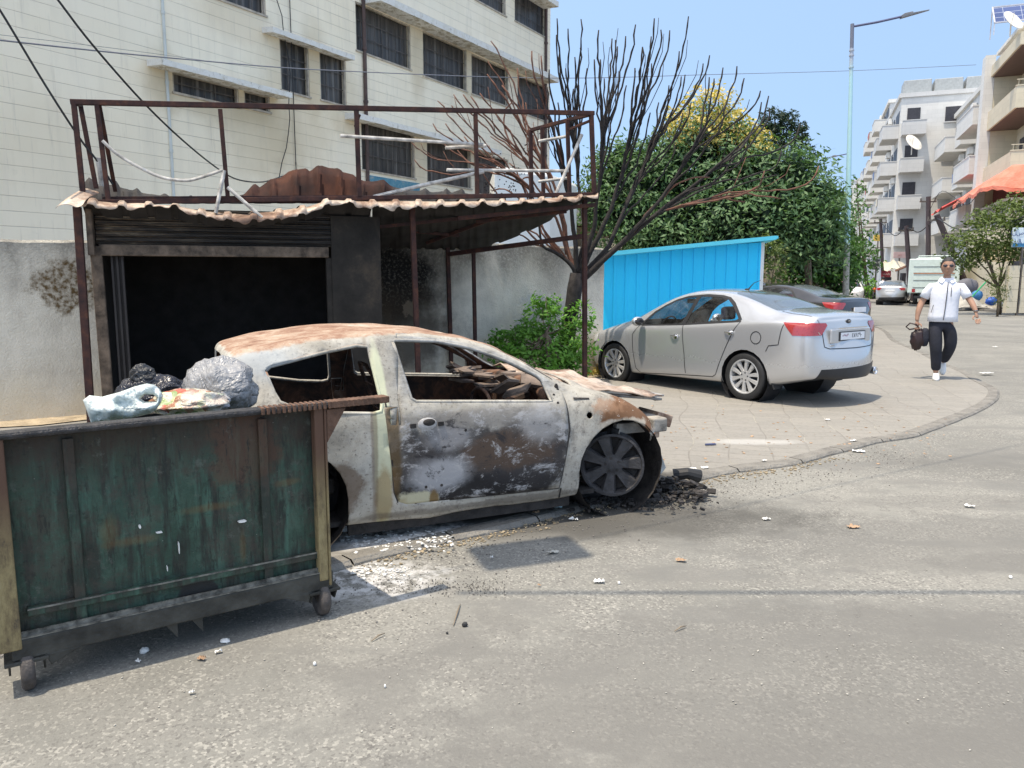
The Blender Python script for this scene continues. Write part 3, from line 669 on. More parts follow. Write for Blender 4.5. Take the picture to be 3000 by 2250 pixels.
mb.grid(lambda i,j:(prof[i][0],prof[i][1],[0,ft(prof[i][0])][j]),len(prof)-1,1)
mb.poly([(0,0,0),(0,dp,0),(0,dp,z0+.2),(0,0,z0)]); mb.poly([(0,dp,0),(w,dp,0),(w,dp,z1),(0,dp,z0)]); 
mb.build('wall_panel',M['blue'],bk,fix=False)
mb=MB(); mb.box(w,w+.07,-.0,dp,0,z1); mb.build('door_side',M['whitebox'],bk)
mb=MB(); e0=Q_(1745,741,.2); e1=Q_(2276,690,.2); r1=Q_(2311,716,-1.1)
th=.07
mb.hexa([(e0.x,-.2,e0.z-th),(e1.x,-.2,e1.z-th),(e1.x+.5,dp,e1.z-.25),(e0.x,dp,e0.z-.25),(e0.x,-.2,e0.z),(e1.x,-.2,e1.z),(e1.x+.5,dp,e1.z-.18),(e0.x,dp,e0.z-.18)])
mb.build('roof',M['cyan'],bk)
mb=MB(); 
for k in range(9):
    t=k/9; a=Vector((e1.x+.5*t+.002,-.2+(dp+.2)*t,e1.z-.18*t-th-.01)); mb.cbox(a+Vector((.02,.08,.05)),(.05,.12,.05))
mb.build('roof_edge',M['cyan'],bk)
mb=MB(); mb.tube([(w+.05,dp*.2,0),(w+.05,dp*.2,z1-.1)],.02,6); mb.build('corner_post',M['whitebox'],bk)
# ================= dumpster =================
DA=G(80,2035); DB=G(953,1811); dd=(DB-DA).normalized(); dn=Vector((dd.y,-dd.x,0)); dyaw=math.atan2(dd.y,dd.x)
def D_(px,py,off=0):
    p=PL(px,py,DA,DB,off); q=p-DA; return Vector((q.dot(dd),-off,p.z))
def mk_dump():
    t=NT('dumpster_paint'); s=t.sep()
    n=t.noise(4.5,9,rough=.78); st=t.noise(6,6,rough=.65,src=t.mapp(scale=(3.2,3,.5))); f=t.noise(30,5,rough=.7)
    c=t.ramp(n,[(.3,(.018,.040,.028)),(.48,(.032,.068,.048)),(.6,(.055,.10,.072)),(.75,(.05,.05,.038))])
    c=t.mix(t.mr(st,.46,.58,0,.85),c,(.024,.027,.022)); c=t.mix(t.mr(t.noise(9,5,src=t.mapp(scale=(3,3,.35),loc=(3,1,2))),.56,.7,0,.6),c,(.065,.15,.11))
    c=t.mix(t.mr(t.noise(4.0,9,rough=.8,src=t.mapp(loc=(9,2,3))),.50,.60,0,.6),c,(.060,.048,.038))
    topd=t.mr(t.math('ADD',s[2],t.math('MULTIPLY',t.math('SUBTRACT',n,.5),.5)),.74,1.0,0,.85,True); c=t.mix(topd,c,(.04,.026,.018))
    c=t.mix(t.math('MULTIPLY',t.blob((.87,0,.86),(.14,1,.16),.6,.7,8),.55),c,(.10,.045,.026))
    c=t.mix(t.math('MULTIPLY',t.mr(f,.58,.66,0,1),.5),c,(.014,.014,.012))
    c=t.mix(t.mr(t.vor(16),.035,.015,0,.7),c,(.4,.4,.36)); v2=t.noise(14,7,rough=.8,src=t.mapp(scale=(2.5,2,.35),loc=(1,7,1))); c=t.mix(t.mr(v2,.55,.62,0,.75),c,(.016,.02,.017)); c=t.mix(t.mr(t.noise(10,8,rough=.8,src=t.mapp(loc=(4,4,8))),.58,.66,0,.55),c,(.11,.12,.10))
    for cc,rr in (((.42,0,.53),(.09,1,.018)),((.72,0,.62),(.1,1,.016)),((.33,0,.58),(.03,1,.06)),((1.08,0,.68),(.05,1,.015)),((.86,0,.42),(.012,1,.07))):
        c=t.mix(t.math('MULTIPLY',t.blob(cc,rr,1.2,.35,14),.22),c,(.22,.12,.035))
    c=t.mix(t.blob((.66,0,.23),(.1,1,.07),.25,.4,6),c,(.028,.028,.026))
    return t.fin(c,t.mr(n,.3,.7,.5,.75),.1,t.bump(t.math('ADD',f,t.math('MULTIPLY',n,1.5)),.45,.006),spec=.35)
M['dump']=mk_dump()
def mk_yel():
    t=NT('yellow_worn_post'); s=t.sep(); n=t.noise(9,9,rough=.8,src=t.mapp(scale=(1.5,1.5,.5)))
    c=t.ramp(n,[(.38,(.06,.045,.032)),(.47,(.17,.125,.06)),(.58,(.27,.21,.10)),(.7,(.32,.27,.16))]); c=t.mix(t.mr(t.math('ADD',s[2],t.math('MULTIPLY',n,.4)),.72,1.08,0,1,True),c,(.10,.05,.03))
    return t.fin(c,.75,0,t.bump(n,.5,.006))
M['yel']=mk_yel()
M['dumpsteel']=simple('grimy_dark_steel',(.05,.05,.044),.6,.3,var=.6,scale=8,bumps=.5)
M['dumprim']=simple('worn_rim_rubber',(.035,.033,.034),.5,.2,var=.6,scale=20,bumps=.6)
dm=empty('dumpster',(DA.x,DA.y,0),dyaw,'tall dark green steel dumpster on castors with rust and drips, filled with rubbish bags','dumpster')
po=-.05 # panel plane slightly behind the wheel plane
XL=-.10; XR=D_(957,1600,po).x; 
ztl=D_(150,1262,po).z; ztr=D_(900,1182,po).z; zb=D_(500,1790,po).z
XL=D_(45,1850,po).x
print('dump',XL,XR,ztl,ztr,zb)
ZT=(ztl+ztr)/2-.01; depth=.95; ZR=.72
mb=MB(); mb.hexa([(XL,.05,zb),(XR,.05,zb),(XR,.05+.01,zb),(XL,.06,zb),(XL,.05,ZT),(XR,.05,ZT),(XR,.06,ZT),(XL,.06,ZT)])
nx,nz=40,20
front=MB(); front.grid(lambda i,j:(XL+(XR-XL)*i/nx,.05+.012*mnoise.noise(Vector((i*.12,j*.14,0))),zb+(ZT-zb)*j/nz),nx,nz); o=front.build('front_panel',M['dump'],dm,smooth=True)
mb=MB() # other sides + floor
mb.poly([(XL,.05,zb),(XL,depth,zb+.12),(XL,depth,ZR),(XL,.05,ZT)]); mb.poly([(XR,.05,zb),(XR,depth,zb+.12),(XR,depth,ZR),(XR,.05,ZT)])
mb.poly([(XL,depth,zb+.12),(XR,depth,zb+.12),(XR,depth,ZR),(XL,depth,ZR)]); mb.poly([(XL,.05,zb+.03),(XR,.05,zb+.03),(XR,depth,zb+.12),(XL,depth,zb+.12)])
o=mb.build('side_panel',M['dump'],dm,fix=False); sm=o.modifiers.new('s','SOLIDIFY'); sm.thickness=.008
# ribs
mb=MB()
def rib(x0,y0,x1,y1,w):
    a=D_(x0,y0,po+.012); b=D_(x1,y1,po+.012); mb.bar(a,b,w,.03,up=(0,1,0) if abs((b-a).normalized().z)<.7 else (0,1,0))
rib(80,1792,945,1621,.035); rib(200,1282,238,1800,.03) if False else None
for px0,px1 in((203,238),(764,791)):
    a=D_(px0,1290 if px0<500 else 1222,po+.01); b=D_(px1,1840 if px0<500 else 1722,po+.01); x=(a.x+b.x)/2; mb.box(x-.02,x+.02,.028,.045,zb,ZT-.03)
mb.build('rib',M['dump'],dm,bevel=.004)
mb=MB(); mb.box(XL-.02,XR+.01,.0,.07,zb-.045,zb+.04); mb.build('bottom_beam',M['dumpsteel'],dm,bevel=.006)
scf=simple('scuffed_edge',(.15,.145,.125),.7,.2,var=.8,scale=25,bumps=.3)
mb=MB(); mb.box(XL-.01,XR,-.003,.07,zb+.0405,zb+.0445); mb.build('beam_edge',scf,dm)
a_=D_(80,1784,po+.014); b_=D_(945,1613,po+.014); mb=MB(); mb.bar(a_,b_,.006,.034,up=(0,1,0)); mb.build('rib_edge',scf,dm)
a_=D_(62,1884,po+.0); mb=MB(); mb.bar((XL+.0,.02,zb+.052),(XR-.02,.02,zb+.052),.01,.02); mb.build('weld_bead',scf,dm)
# hanging lugs
mb=MB()
for x in(D_(510,1850,0).x,D_(585,1835,0).x): mb.extr([(x-.035,.03,zb-.04),(x+.02,.03,zb-.04),(x+.02,.03,zb-.12)],(0,.02,0))
mb.build('lug',M['dumpsteel'],dm)
# corner posts
for x,s_ in((XL,-1),(XR,1)):
    mb=MB(); mb.box(x-.058 if s_>0 else x-.06,x-.013 if s_>0 else x+.018,-.005,.048,zb+.0,ZT-.0); 
    if s_>0: mb.box(x-.012,x+.0,-.01,.1,zb-.03,ZT)
    else: mb.box(x-.075,x-.062,-.01,.15,zb-.03,ZT)
    mb.build('corner_post',M['yel'],dm,bevel=.006)
# rim with arm sticking out to the right
a=D_(1136,1158,.0); 
mb=MB(); mb.box(XL-.08,XR+.02,-.015,.055,ZT-.006,ZT+.024); 
mb.build('rim',M['dumprim'],dm,bevel=.012)
mb=MB(); mb.box(XR+.021,a.x,-.02,.05,ZT-.005,ZT+.026); 
for k in range(26): x=XR-.3+k*(a.x-XR+.3)/26; mb.box(x,x+.014,-.021,.051,ZT-.006,ZT+.0272)
mb.extr([(XR+.003,.0,ZT-.012),(XR+.1,.0,ZT-.012),(XR+.003,.0,ZT-.17)],(0,.02,0))
mb.build('lid_arm',simple('rusted_arm',(.13,.07,.045),.75,.2,var=.5,scale=14,bumps=.6),dm,bevel=.003)
mb=MB(); mb.bar((XL,depth,ZR),(XR,depth,ZR),.04); mb.bar((XR,.05,ZT-.01),(XR,depth,ZR),.04); mb.bar((XL,.05,ZT-.01),(XL,depth,ZR),.04); mb.build('rear_rim',M['dumpsteel'],dm)
# castors
for x,yy in((D_(85,2000,0).x,.02),(D_(953,1780,0).x,.02),(D_(85,2000,0).x,.8),(D_(953,1780,0).x,.8)):
    rw=.088
    mb=MB(); mb.box(x-.075,x+.075,yy-.03,yy+.1,zb-.06,zb-.045)
    for sx in(-1,1):
        q=x+sx*.055
        mb.extr([(q,yy-.03,zb-.05),(q,yy+.1,zb-.05),(q,yy+.06,rw-.01),(q,yy+.01,rw-.01)],(sx*.008,0,0))
    if yy<.1: s_=1 if x<.5 else -1; mb.extr([(x+s_*.06,yy-.02,zb-.04),(x+s_*.2,yy-.02,zb-.04),(x+s_*.08,yy-.02,rw+.01)],(0,.02,0))
    c=mb.build('castor',M['dumpsteel'],dm,bevel=.003)
    mb=MB(); mb.lathe([(rw*.3,-.025),(rw*.85,-.025),(rw,-.014),(rw,.014),(rw*.85,.025),(rw*.3,.025)],(x,yy+.035,rw),'X',20,close=True); mb.lathe([(0,-.02),(rw*.32,-.02),(rw*.32,.02),(0,.02)],(x,yy+.035,rw),'X',12)
    mb.build('wheel',simple('castor_wheel',(.07,.06,.055),.7,var=.5,scale=20,bumps=.5),c,smooth=True)
# paint flecks on the panel, real thin chips
for px,py,w_,h_ in((706,1525,18,4),(408,1541,4,6),(465,1557,13,2),(522,1600,1.5,22),(488,1662,1.2,10)):
    mb=MB(); p=D_(px,py,po+.002); k=.0013; ang=[(math.cos(a)*w_*k*random.uniform(.6,1.1),math.sin(a)*h_*k*random.uniform(.6,1.1)) for a in np.linspace(0,6.28,8)[:-1]]
    mb.extr([(p.x+u,p.y-.022,p.z+v) for u,v in ang],(0,.02,0)); mb.build('paint_chip',M['whitebox'],dm)
# ================= rubbish bags in it =================
def mk_plastic(nm,col,rough=.35,trans=.0):
    t=NT(nm); n=t.noise(4,3,dist=1.5); n2=t.noise(11,3,dist=2.5)
    h=t.math('ADD',t.math('ABSOLUTE',t.math('SUBTRACT',n,.5)),t.math('MULTIPLY',t.math('ABSOLUTE',t.math('SUBTRACT',n2,.5)),.45))
    c=t.mix(t.mr(n2,.3,.7,0,.25),(*col,1),tuple(x*.7 for x in col)+(1,)); t.fin(c,rough,0,t.bump(h,.9,.06),spec=.6)
    if trans:
        tr=t.n('BsdfTranslucent'); t.set(tr.inputs[0],(*col,1)); mx=t.n('MixShader'); mx.inputs[0].default_value=trans
        t.t.links.new(t.p.outputs[0],mx.inputs[1]); t.t.links.new(tr.outputs[0],mx.inputs[2]); t.t.links.new(mx.outputs[0],t.out.inputs[0])
    return t.mat
def bag(name,px,py,w,h,Y,mat,lab,seed,depth=.8,flat=.0,crease=.22,knot=None):
    c=P(px,py,Y); s=Y/F*1.03; rx,rz=w*s/2,h*s/2
    mb=MB(); sv=Vector((seed,seed*2,0))
    def f(q):
        r=1-crease*abs(mnoise.noise(q*1.3+sv))*1.0-crease*.35*abs(mnoise.noise(q*3.7+sv))-crease*.12*abs(mnoise.noise(q*8+sv))
        return r*1.12
    mb.sphere(c,(rx,rx*depth,rz),48,32,f)
    o=mb.build(name,mat,smooth=True)
    me=o.data
    for v in me.vertices: v.co-=c
    o.location=c; return tag(o,lab,'bag')
bag('rubbish_bag',648,1136,200,172,3.85,mk_plastic('grey_plastic',(.32,.32,.325),.3,.1),'grey tied rubbish bag at the right inside the green dumpster',3,crease=.3)
bag('rubbish_bag',450,1150,200,110,4.0,mk_plastic('black_plastic',(.018,.018,.026),.25),'black rubbish bag behind the pale blue bag',8,crease=.4)
bag('rubbish_bag',418,1105,75,75,3.95,mk_plastic('black_plastic_top',(.03,.03,.032),.3),'crumpled black bag end sticking up highest in the dumpster',11,crease=.55)
bag('rubbish_bag',612,1180,120,60,3.7,mk_plastic('clear_plastic',(.62,.63,.66),.2,.3),'small clear crinkled bag in front of the grey one',21,crease=.5)
def mk_food():
    t=NT('food_waste_bag'); v=t.vor(26,out='Color'); s=t.sep(v); c=t.ramp(s[0],[(.15,(.33,.14,.07)),(.3,(.62,.55,.4)),(.5,(.55,.5,.42)),(.62,(.5,.12,.08)),(.72,(.65,.58,.3)),(.85,(.25,.33,.14))],'CONSTANT')
    c=t.mix(t.mr(t.noise(9,4),.45,.6,0,.7),c,(.6,.57,.5)); return t.fin(c,.25,0,t.bump(t.noise(12,4,dist=1.5),.8,.03),spec=.6)
bag('rubbish_bag',552,1182,215,84,3.6,mk_food(),'clear bag of brown and white food scraps at the dumpster rim',31,crease=.35)
# pale blue carrier bag with a handle loop
mt=mk_plastic('pale_blue_plastic',(.84,.92,.90),.4,.25)
out=[(243,1172),(262,1158),(300,1162),(352,1148),(395,1132),(430,1123),(452,1127),(468,1140),(478,1158),(473,1178),(458,1200),(440,1212),(380,1226),(330,1232),(266,1238),(258,1215)]
hole=[(412,1168),(424,1156),(448,1156),(460,1164),(458,1176),(425,1177)]
Yb=3.35
def ripple(x,y): return .05*mnoise.noise(Vector((x*.02,y*.025,0)))+.03*abs(mnoise.noise(Vector((x*.045,y*.03,4))))
bm=bmesh.new(); vs=[bm.verts.new((x/100,0,-y/100)) for x,y in out]; es=[bm.edges.new((vs[i],vs[(i+1)%len(vs)])) for i in range(len(vs))]
hs=[bm.verts.new((x/100,0,-y/100)) for x,y in hole]; es+=[bm.edges.new((hs[i],hs[(i+1)%len(hs)])) for i in range(len(hs))]
bmesh.ops.triangle_fill(bm,edges=es,use_beauty=True,normal=(0,-1,0)); bmesh.ops.subdivide_edges(bm,edges=bm.edges,cuts=3,use_grid_fill=True); bmesh.ops.subdivide_edges(bm,edges=[e for e in bm.edges if e.calc_length()>.09],cuts=1)
bmesh.ops.triangulate(bm,faces=bm.faces)
c0=P(360,1180,Yb)
import math as _m
def inedge(x,y,pl):
    d=1e9
    for i in range(len(pl)):
        a=Vector(pl[i]); b=Vector(pl[(i+1)%len(pl)]); p=Vector((x,y)); t=max(0,min(1,(p-a).dot(b-a)/(b-a).length_squared)); d=min(d,(p-a-(b-a)*t).length)
    return d
bl=[]
for v in bm.verts:
    x,y=v.co.x*100,-v.co.z*100; e=min(inedge(x,y,out),inedge(x,y,hole)); puff=min(1,e/38)
    v.co=P(x,y,Yb-.09*math.sqrt(max(0,puff))+ripple(x,y)*puff**.5*1.8)-c0
bmesh.ops.recalc_face_normals(bm,faces=bm.faces)
me=bpy.data.meshes.new('carrier_bag'); bm.to_mesh(me); bm.free(); me.materials.append(mt); me.polygons.foreach_set('use_smooth',[True]*len(me.polygons))
o=bpy.data.objects.new('carrier_bag',me); link(o); o.location=c0; sm=o.modifiers.new('s','SOLIDIFY'); sm.thickness=.012; sm.offset=1
tag(o,'pale blue carrier bag with a handle loop, leftmost in the green dumpster','bag')
# ================= car toolkit =================
def tabf(tab):
    xs=[a for a,_ in tab]; ys=[b for _,b in tab]
    return lambda x: float(np.interp(x,xs,ys))
def car_body(spec,sub=2):
    S={k:tabf(v) for k,v in spec.items() if k in('top','railz','raily','belt','w','zb')}
    xs=spec['stations']; mb=MB(); rings=[]
    def half(x):
        w=S['w'](x); zb=S['zb'](x); bz=S['belt'](x); rz=S['railz'](x); ry=min(S['raily'](x),w-.02); tz=S['top'](x)
        h=bz-zb; cr_=tz-rz
        return [(w-.13,zb),(w-.035,zb+.03),(w-.01,zb+.14),(w+.0,zb+h*.42),(w-.002,zb+h*.72),(w-.012,bz-.05),(w-.05,bz),(ry+.022,rz-.05 if rz-bz>.12 else (rz*.5+bz*.5)),(ry-.03,rz),(ry*.62,rz+cr_*.72),(ry*.3,rz+cr_*.95),(0,tz)]
    for x in xs:
        hf=half(x); xr=x
        ring=[(x,y,z) for y,z in hf]+[(x,-y,z) for y,z in hf[-2::-1]]
        ring=[mb.vert(p) for p in ring]; rings.append(ring)
    n=len(rings[0])
    for a,b in zip(rings,rings[1:]):
        for j in range(n-1): mb.face((a[j],a[j+1],b[j+1],b[j]))
        mb.face((a[n-1],a[0],b[0],b[n-1])) # floor
    # caps
    def cap(ring,x,prof,front):
        hf=half(x); nh=len(hf)-1
        cols=[1,.72,.36,0,-.36,-.72,-1]; rows=[]
        for j in range(nh):
            y,z=hf[j]
            if j>nh-4: break
            row=[ring[j]]
            for c in cols[1:-1]:
                bow=prof(z)*(1-abs(c)**2.2); row.append(mb.vert((x+bow,y*c,z)))
            row.append(ring[n-1-j]); rows.append(row)
        for a,b in zip(rows,rows[1:]):
            for k in range(len(cols)-1): mb.face((a[k],b[k],b[k+1],a[k+1]) if front else (a[k],a[k+1],b[k+1],b[k]))
        a=rows[-1]; J=len(rows)-1
        top=ring[J+1:n-1-J]
        mb.face(list(a)+list(reversed(top)))
    cap(rings[0],xs[0],spec['rear'],False); cap(rings[-1],xs[-1],spec['front'],True)
    me=bpy.data.meshes.new('tmp'); me.from_pydata(mb.v,[],mb.f); o=bpy.data.objects.new('tmp',me); link(o)
    m=o.modifiers.new('s','SUBSURF'); m.levels=m.render_levels=sub; m.boundary_smooth='PRESERVE_CORNERS'
    dg=bpy.context.evaluated_depsgraph_get(); ev=o.evaluated_get(dg); me2=bpy.data.meshes.new_from_object(ev)
    bpy.data.objects.remove(o); bm=bmesh.new(); bm.from_mesh(me2); bmesh.ops.recalc_face_normals(bm,faces=bm.faces)
    bm.normal_update(); return bm
def cut(bm,poly,ax,filt,extra=()):
    """cut convex poly (list of 2d in axes ax) through faces passing filt; returns faces inside"""
    n=len(poly); cx=sum(p[0] for p in poly)/n; cy=sum(p[1] for p in poly)/n; pl=[]
    mnx=[min(p[i] for p in poly)-.12 for i in(0,1)]; mxx=[max(p[i] for p in poly)+.12 for i in(0,1)]
    for i in range(n):
        a=poly[i]; b=poly[(i+1)%n]; e=(b[0]-a[0],b[1]-a[1]); L=math.hypot(*e)
        if L<1e-6: continue
        nn=(e[1]/L,-e[0]/L)
        if (cx-a[0])*nn[0]+(cy-a[1])*nn[1]>0: nn=(-nn[0],-nn[1])
        co=[0,0,0]; no=[0,0,0]; co[ax[0]],co[ax[1]]=a; no[ax[0]],no[ax[1]]=nn; pl.append((Vector(co),Vector(no)))
    pl+=list(extra)
    def near(f):
        c=f.calc_center_median(); r=max((v.co-c).length for v in f.verts)
        return filt(f,c) and all(mnx[k]-r<c[ax[k]]<mxx[k]+r for k in(0,1))
    for co,no in pl:
        fs=[f for f in bm.faces if near(f) and all((f.calc_center_median()-c2).dot(n2)<.12 for c2,n2 in pl)]
        g=fs+list({e for f in fs for e in f.edges})+list({v for f in fs for v in f.verts})
        bmesh.ops.bisect_plane(bm,geom=g,dist=1e-5,plane_co=co,plane_no=no)
    bm.normal_update()
    return [f for f in bm.faces if filt(f,f.calc_center_median()) and all((f.calc_center_median()-co).dot(no)<1e-4 for co,no in pl)]
def sep_faces(bm,faces,name,mat,parent,push=0,smooth=True):
    bm2=bmesh.new(); vm={}
    for f in faces:
        vs=[]
        for v in f.verts:
            if v not in vm: vm[v]=bm2.verts.new(v.co+v.normal*push)
            vs.append(vm[v])
        try: bm2.faces.new(vs)
        except ValueError: pass
    me=bpy.data.meshes.new(name); bm2.to_mesh(me); bm2.free(); me.materials.append(mat)
    if smooth: me.polygons.foreach_set('use_smooth',[True]*len(me.polygons))
    o=bpy.data.objects.new(name,me); link(o); o.parent=parent
    bmesh.ops.delete(bm,geom=faces,context='FACES'); return o
def bm_obj(bm,name,mats,parent,smooth=True):
    me=bpy.data.meshes.new(name); bm.to_mesh(me)
    for m in (mats if isinstance(mats,(list,tuple)) else [mats]): me.materials.append(m)
    if smooth: me.polygons.foreach_set('use_smooth',[True]*len(me.polygons))
    o=bpy.data.objects.new(name,me); link(o); o.parent=parent; return o
def side(s): return lambda f,c:(c.y*s>.3 and abs(f.normal.y)>.25)
def circ(cx,cz,r,n=20,a0=0,a1=2*math.pi): return [(cx+r*math.cos(a0+(a1-a0)*i/n),cz+r*math.sin(a0+(a1-a0)*i/n)) for i in range(n)]
def strip_on(bvh,pts,axis,s,width=.012,lift=.0025,step=.04): # thin seam following the surface
    q=[]
    for a,b in zip(pts,pts[1:]):
        L=math.dist(a,b); n=max(1,int(L/step)); q+=[(a[0]+(b[0]-a[0])*k/n,a[1]+(b[1]-a[1])*k/n) for k in range(n)]
    q.append(pts[-1]); mb=MB(); L=[];Rr=[]
    for i,p in enumerate(q):
        t=Vector(q[min(i+1,len(q)-1)])-Vector(q[max(i-1,0)]); t.normalize(); nn=Vector((-t.y,t.x))*width/2
        row=[]
        for sg in(1,-1):
            u,v=p[0]+nn.x*sg,p[1]+nn.y*sg
            if axis==1: o,d=Vector((u,s*3,v)),Vector((0,-s,0))
            elif axis==0: o,d=Vector((s*6,u,v)),Vector((-s,0,0))
            else: o,d=Vector((u,v,4)),Vector((0,0,-1))
            h,nr,_,_=bvh.ray_cast(o,d)
            row.append(None if h is None else h-d*lift)
        if None in row: 
            if L: break
            continue
        L.append(row[0]); Rr.append(row[1])
    for i in range(len(L)-1): mb.poly([L[i],L[i+1],Rr[i+1],Rr[i]])
    return mb
def merge(mbs):
    m=MB()
    for b in mbs:
        o=len(m.v); m.v+=b.v; m.f+=[tuple(i+o for i in f) for f in b.f]; m.m+=b.m
    return m
def on_surf(bvh,axis,s,u,v):
    if axis==1: o,d=Vector((u,s*3,v)),Vector((0,-s,0))
    elif axis==0: o,d=Vector((s*6,u,v)),Vector((-s,0,0))
    else: o,d=Vector((u,v,4)),Vector((0,0,-1))
    h,n,_,_=bvh.ray_cast(o,d); return h,n
def wheel(parent,c,r,rimr,width,s,nsp,mt,mr,twin=False,wide=.3,steer=0,hubm=None,tyre=True):
    e=empty('wheel',c,steer); e.parent=parent; e.scale=(1,s,1)
    T=rimr
    if tyre:
        mb=MB(); w=width/2
        mb.lathe([(T,-w*.9),(r*.93,-w*.98),(r*.985,-w*.82),(r,-w*.6),(r,w*.6),(r*.985,w*.82),(r*.93,w*.98),(T,w*.9),(T-.02,w*.8),(T-.02,-w*.8)],(0,0,0),'Y',40,close=True)
        mb.build('tyre',mt,e,smooth=True,auto=None)
    mb=MB(); w=width/2
    mb.lathe([(T+.004,w*.93),(T-.012,w*.95),(T-.022,w*.78),(T-.03,-w*.5),(T+.004,-w*.5)],(0,0,0),'Y',40)
    # spokes
    R0=.055*T/.2; 
    for k in range(nsp):
        a=2*math.pi*k/nsp+.1
        offs=[-.26,.26] if twin else [0]
        for o_ in offs:
            wi=wide*.5; a0=a+o_*.9; a1=a+o_*1.35
            def q(rr,ww,yy,aa): 
                ux,uz=math.cos(aa),math.sin(aa); return Vector((ux*rr-uz*ww,yy,uz*rr+ux*ww))
            ww0=T*wide*.28; ww1=T*wide*.5
            yo=w*.86; yi=w*.80
            P8=[q(R0,-ww0,yi-.02,a0),q(R0,ww0,yi-.02,a0),q(T-.018,ww1,yo-.03,a1),q(T-.018,-ww1,yo-.03,a1),q(R0,-ww0*.7,yi,a0),q(R0,ww0*.7,yi,a0),q(T-.018,ww1*.72,yo-.0,a1),q(T-.018,-ww1*.72,yo-.0,a1)]
            mb.hexa(P8)
    mb.lathe([(0,w*.82),(R0*.6,w*.82),(R0*1.25,w*.78),(R0*1.3,w*.5)],(0,0,0),'Y',20)
    rim=mb.build('rim',mr,e,auto=35)
    mb=MB(); mb.lathe([(0,w*.1),(T-.03,w*.1),(T-.03,w*.0)],(0,0,0),'Y',24); 
    for k in range(5): a=2*math.pi*k/5+.5; mb.lathe([(0,w*.845),(.011,w*.845),(.011,w*.7)],(math.cos(a)*R0*.8,0,math.sin(a)*R0*.8),'Y',8)
    mb.build('brake_disc',hubm or M['black'],rim)
    return e
def text_mesh(s,size,mat,parent,loc,rot,name='lettering',ext=.001,align='CENTER',sx=1):
    cu=bpy.data.curves.new('t','FONT'); cu.body=s; cu.size=size; cu.align_x=align; cu.align_y='CENTER'; cu.extrude=ext; cu.resolution_u=3
    o=bpy.data.objects.new('t',cu); link(o); dg=bpy.context.evaluated_depsgraph_get(); me=bpy.data.meshes.new_from_object(o.evaluated_get(dg)); bpy.data.objects.remove(o)
    me.materials.clear(); me.materials.append(mat); x=bpy.data.objects.new(name,me); link(x); x.parent=parent; x.location=loc; x.rotation_euler=rot; x.scale=(sx,1,1); return x
def mk_paint(nm,col,rough=.3,metal=.6,dust=(.42,.39,.34),inner=(.05,.05,.055)):
    t=NT(nm); s=t.sep(); n=t.noise(3,5,rough=.7); c=t.mix(t.mr(n,.35,.75,0,.25),(*col,1),(*dust,1))
    low=t.mr(t.math('ADD',s[2],t.math('MULTIPLY',n,.35)),.75,.25,0,.55,True); c=t.mix(low,c,(*dust,1))
    bf=t.geo('Backfacing'); c=t.mix(bf,c,(*inner,1)); r=t.mix(low,(rough,)*3+(1,),(.6,)*3+(1,))
    return t.fin(c,r,t.math('MULTIPLY',t.math('SUBTRACT',1.0,bf),metal),t.bump(t.noise(160,2),.03,.002),coat=1.0)
def mk_glass(nm,tint,k=.45,rough=.04):
    t=NT(nm); tr=t.n('BsdfTransparent'); tr.inputs[0].default_value=(*tint,1); gl=t.n('BsdfGlossy'); gl.inputs['Roughness'].default_value=rough
    gl.inputs[0].default_value=(.9,.95,1,1); fr_=t.n('LayerWeight'); fr_.inputs[0].default_value=k
    df=t.n('BsdfDiffuse'); df.inputs[0].default_value=(.5,.48,.44,1); m0=t.n('MixShader'); t.set(m0.inputs[0],t.mr(t.noise(5,4),.4,.8,.01,.08)); t.t.links.new(tr.outputs[0],m0.inputs[1]); t.t.links.new(df.outputs[0],m0.inputs[2])
    mx=t.n('MixShader'); t.set(mx.inputs[0],t.mr(fr_.outputs['Fresnel'],0,1,.06,.75)); t.t.links.new(m0.outputs[0],mx.inputs[1]); t.t.links.new(gl.outputs[0],mx.inputs[2]); t.t.links.new(mx.outputs[0],t.out.inputs[0]); return t.mat
M['glass']=mk_glass('car_glass',(.95,.97,.97),.12); M['glass_tint']=mk_glass('tinted_glass',(.10,.11,.12),.5)
M['glass_dusty']=simple('dusty_rear_glass',(.10,.115,.125),.08,var=.25,scale=2,bumps=0,spec=.8)
M['trim']=simple('black_trim',(.018,.018,.02),.45,var=.2,scale=5,bumps=.0)
M['chrome']=simple('chrome',(.75,.75,.76),.12,1,var=.03,bumps=0)
M['alloy']=simple('alloy_rim',(.62,.62,.62),.32,.55,var=.1,scale=5,bumps=0)
M['seat']=simple('seat_cloth',(.05,.055,.085),.9,var=.2); M['dash']=simple('dash_plastic',(.06,.06,.065),.7,var=.2)
def mk_lamp():
    t=NT('tail_lamp_red'); n=t.vor(38); c=t.mix(t.mr(n,.2,.5,0,.6),(.28,.006,.008,1),(.42,.02,.016,1)); return t.fin(c,.12,0,coat=1.0,spec=.7)
M['lamp_red']=mk_lamp(); M['lamp_clear']=simple('lamp_clear',(.6,.45,.40),.15,var=.2,scale=30,bumps=0,coat=1.); M['plate']=simple('plate_white',(.75,.76,.78),.4,var=.05,bumps=0)
M['ink']=simple('ink_black',(.02,.02,.03),.5,bumps=0)
M['headlamp']=simple('headlamp',(.55,.57,.58),.1,var=.2,scale=20,bumps=0,coat=1.)
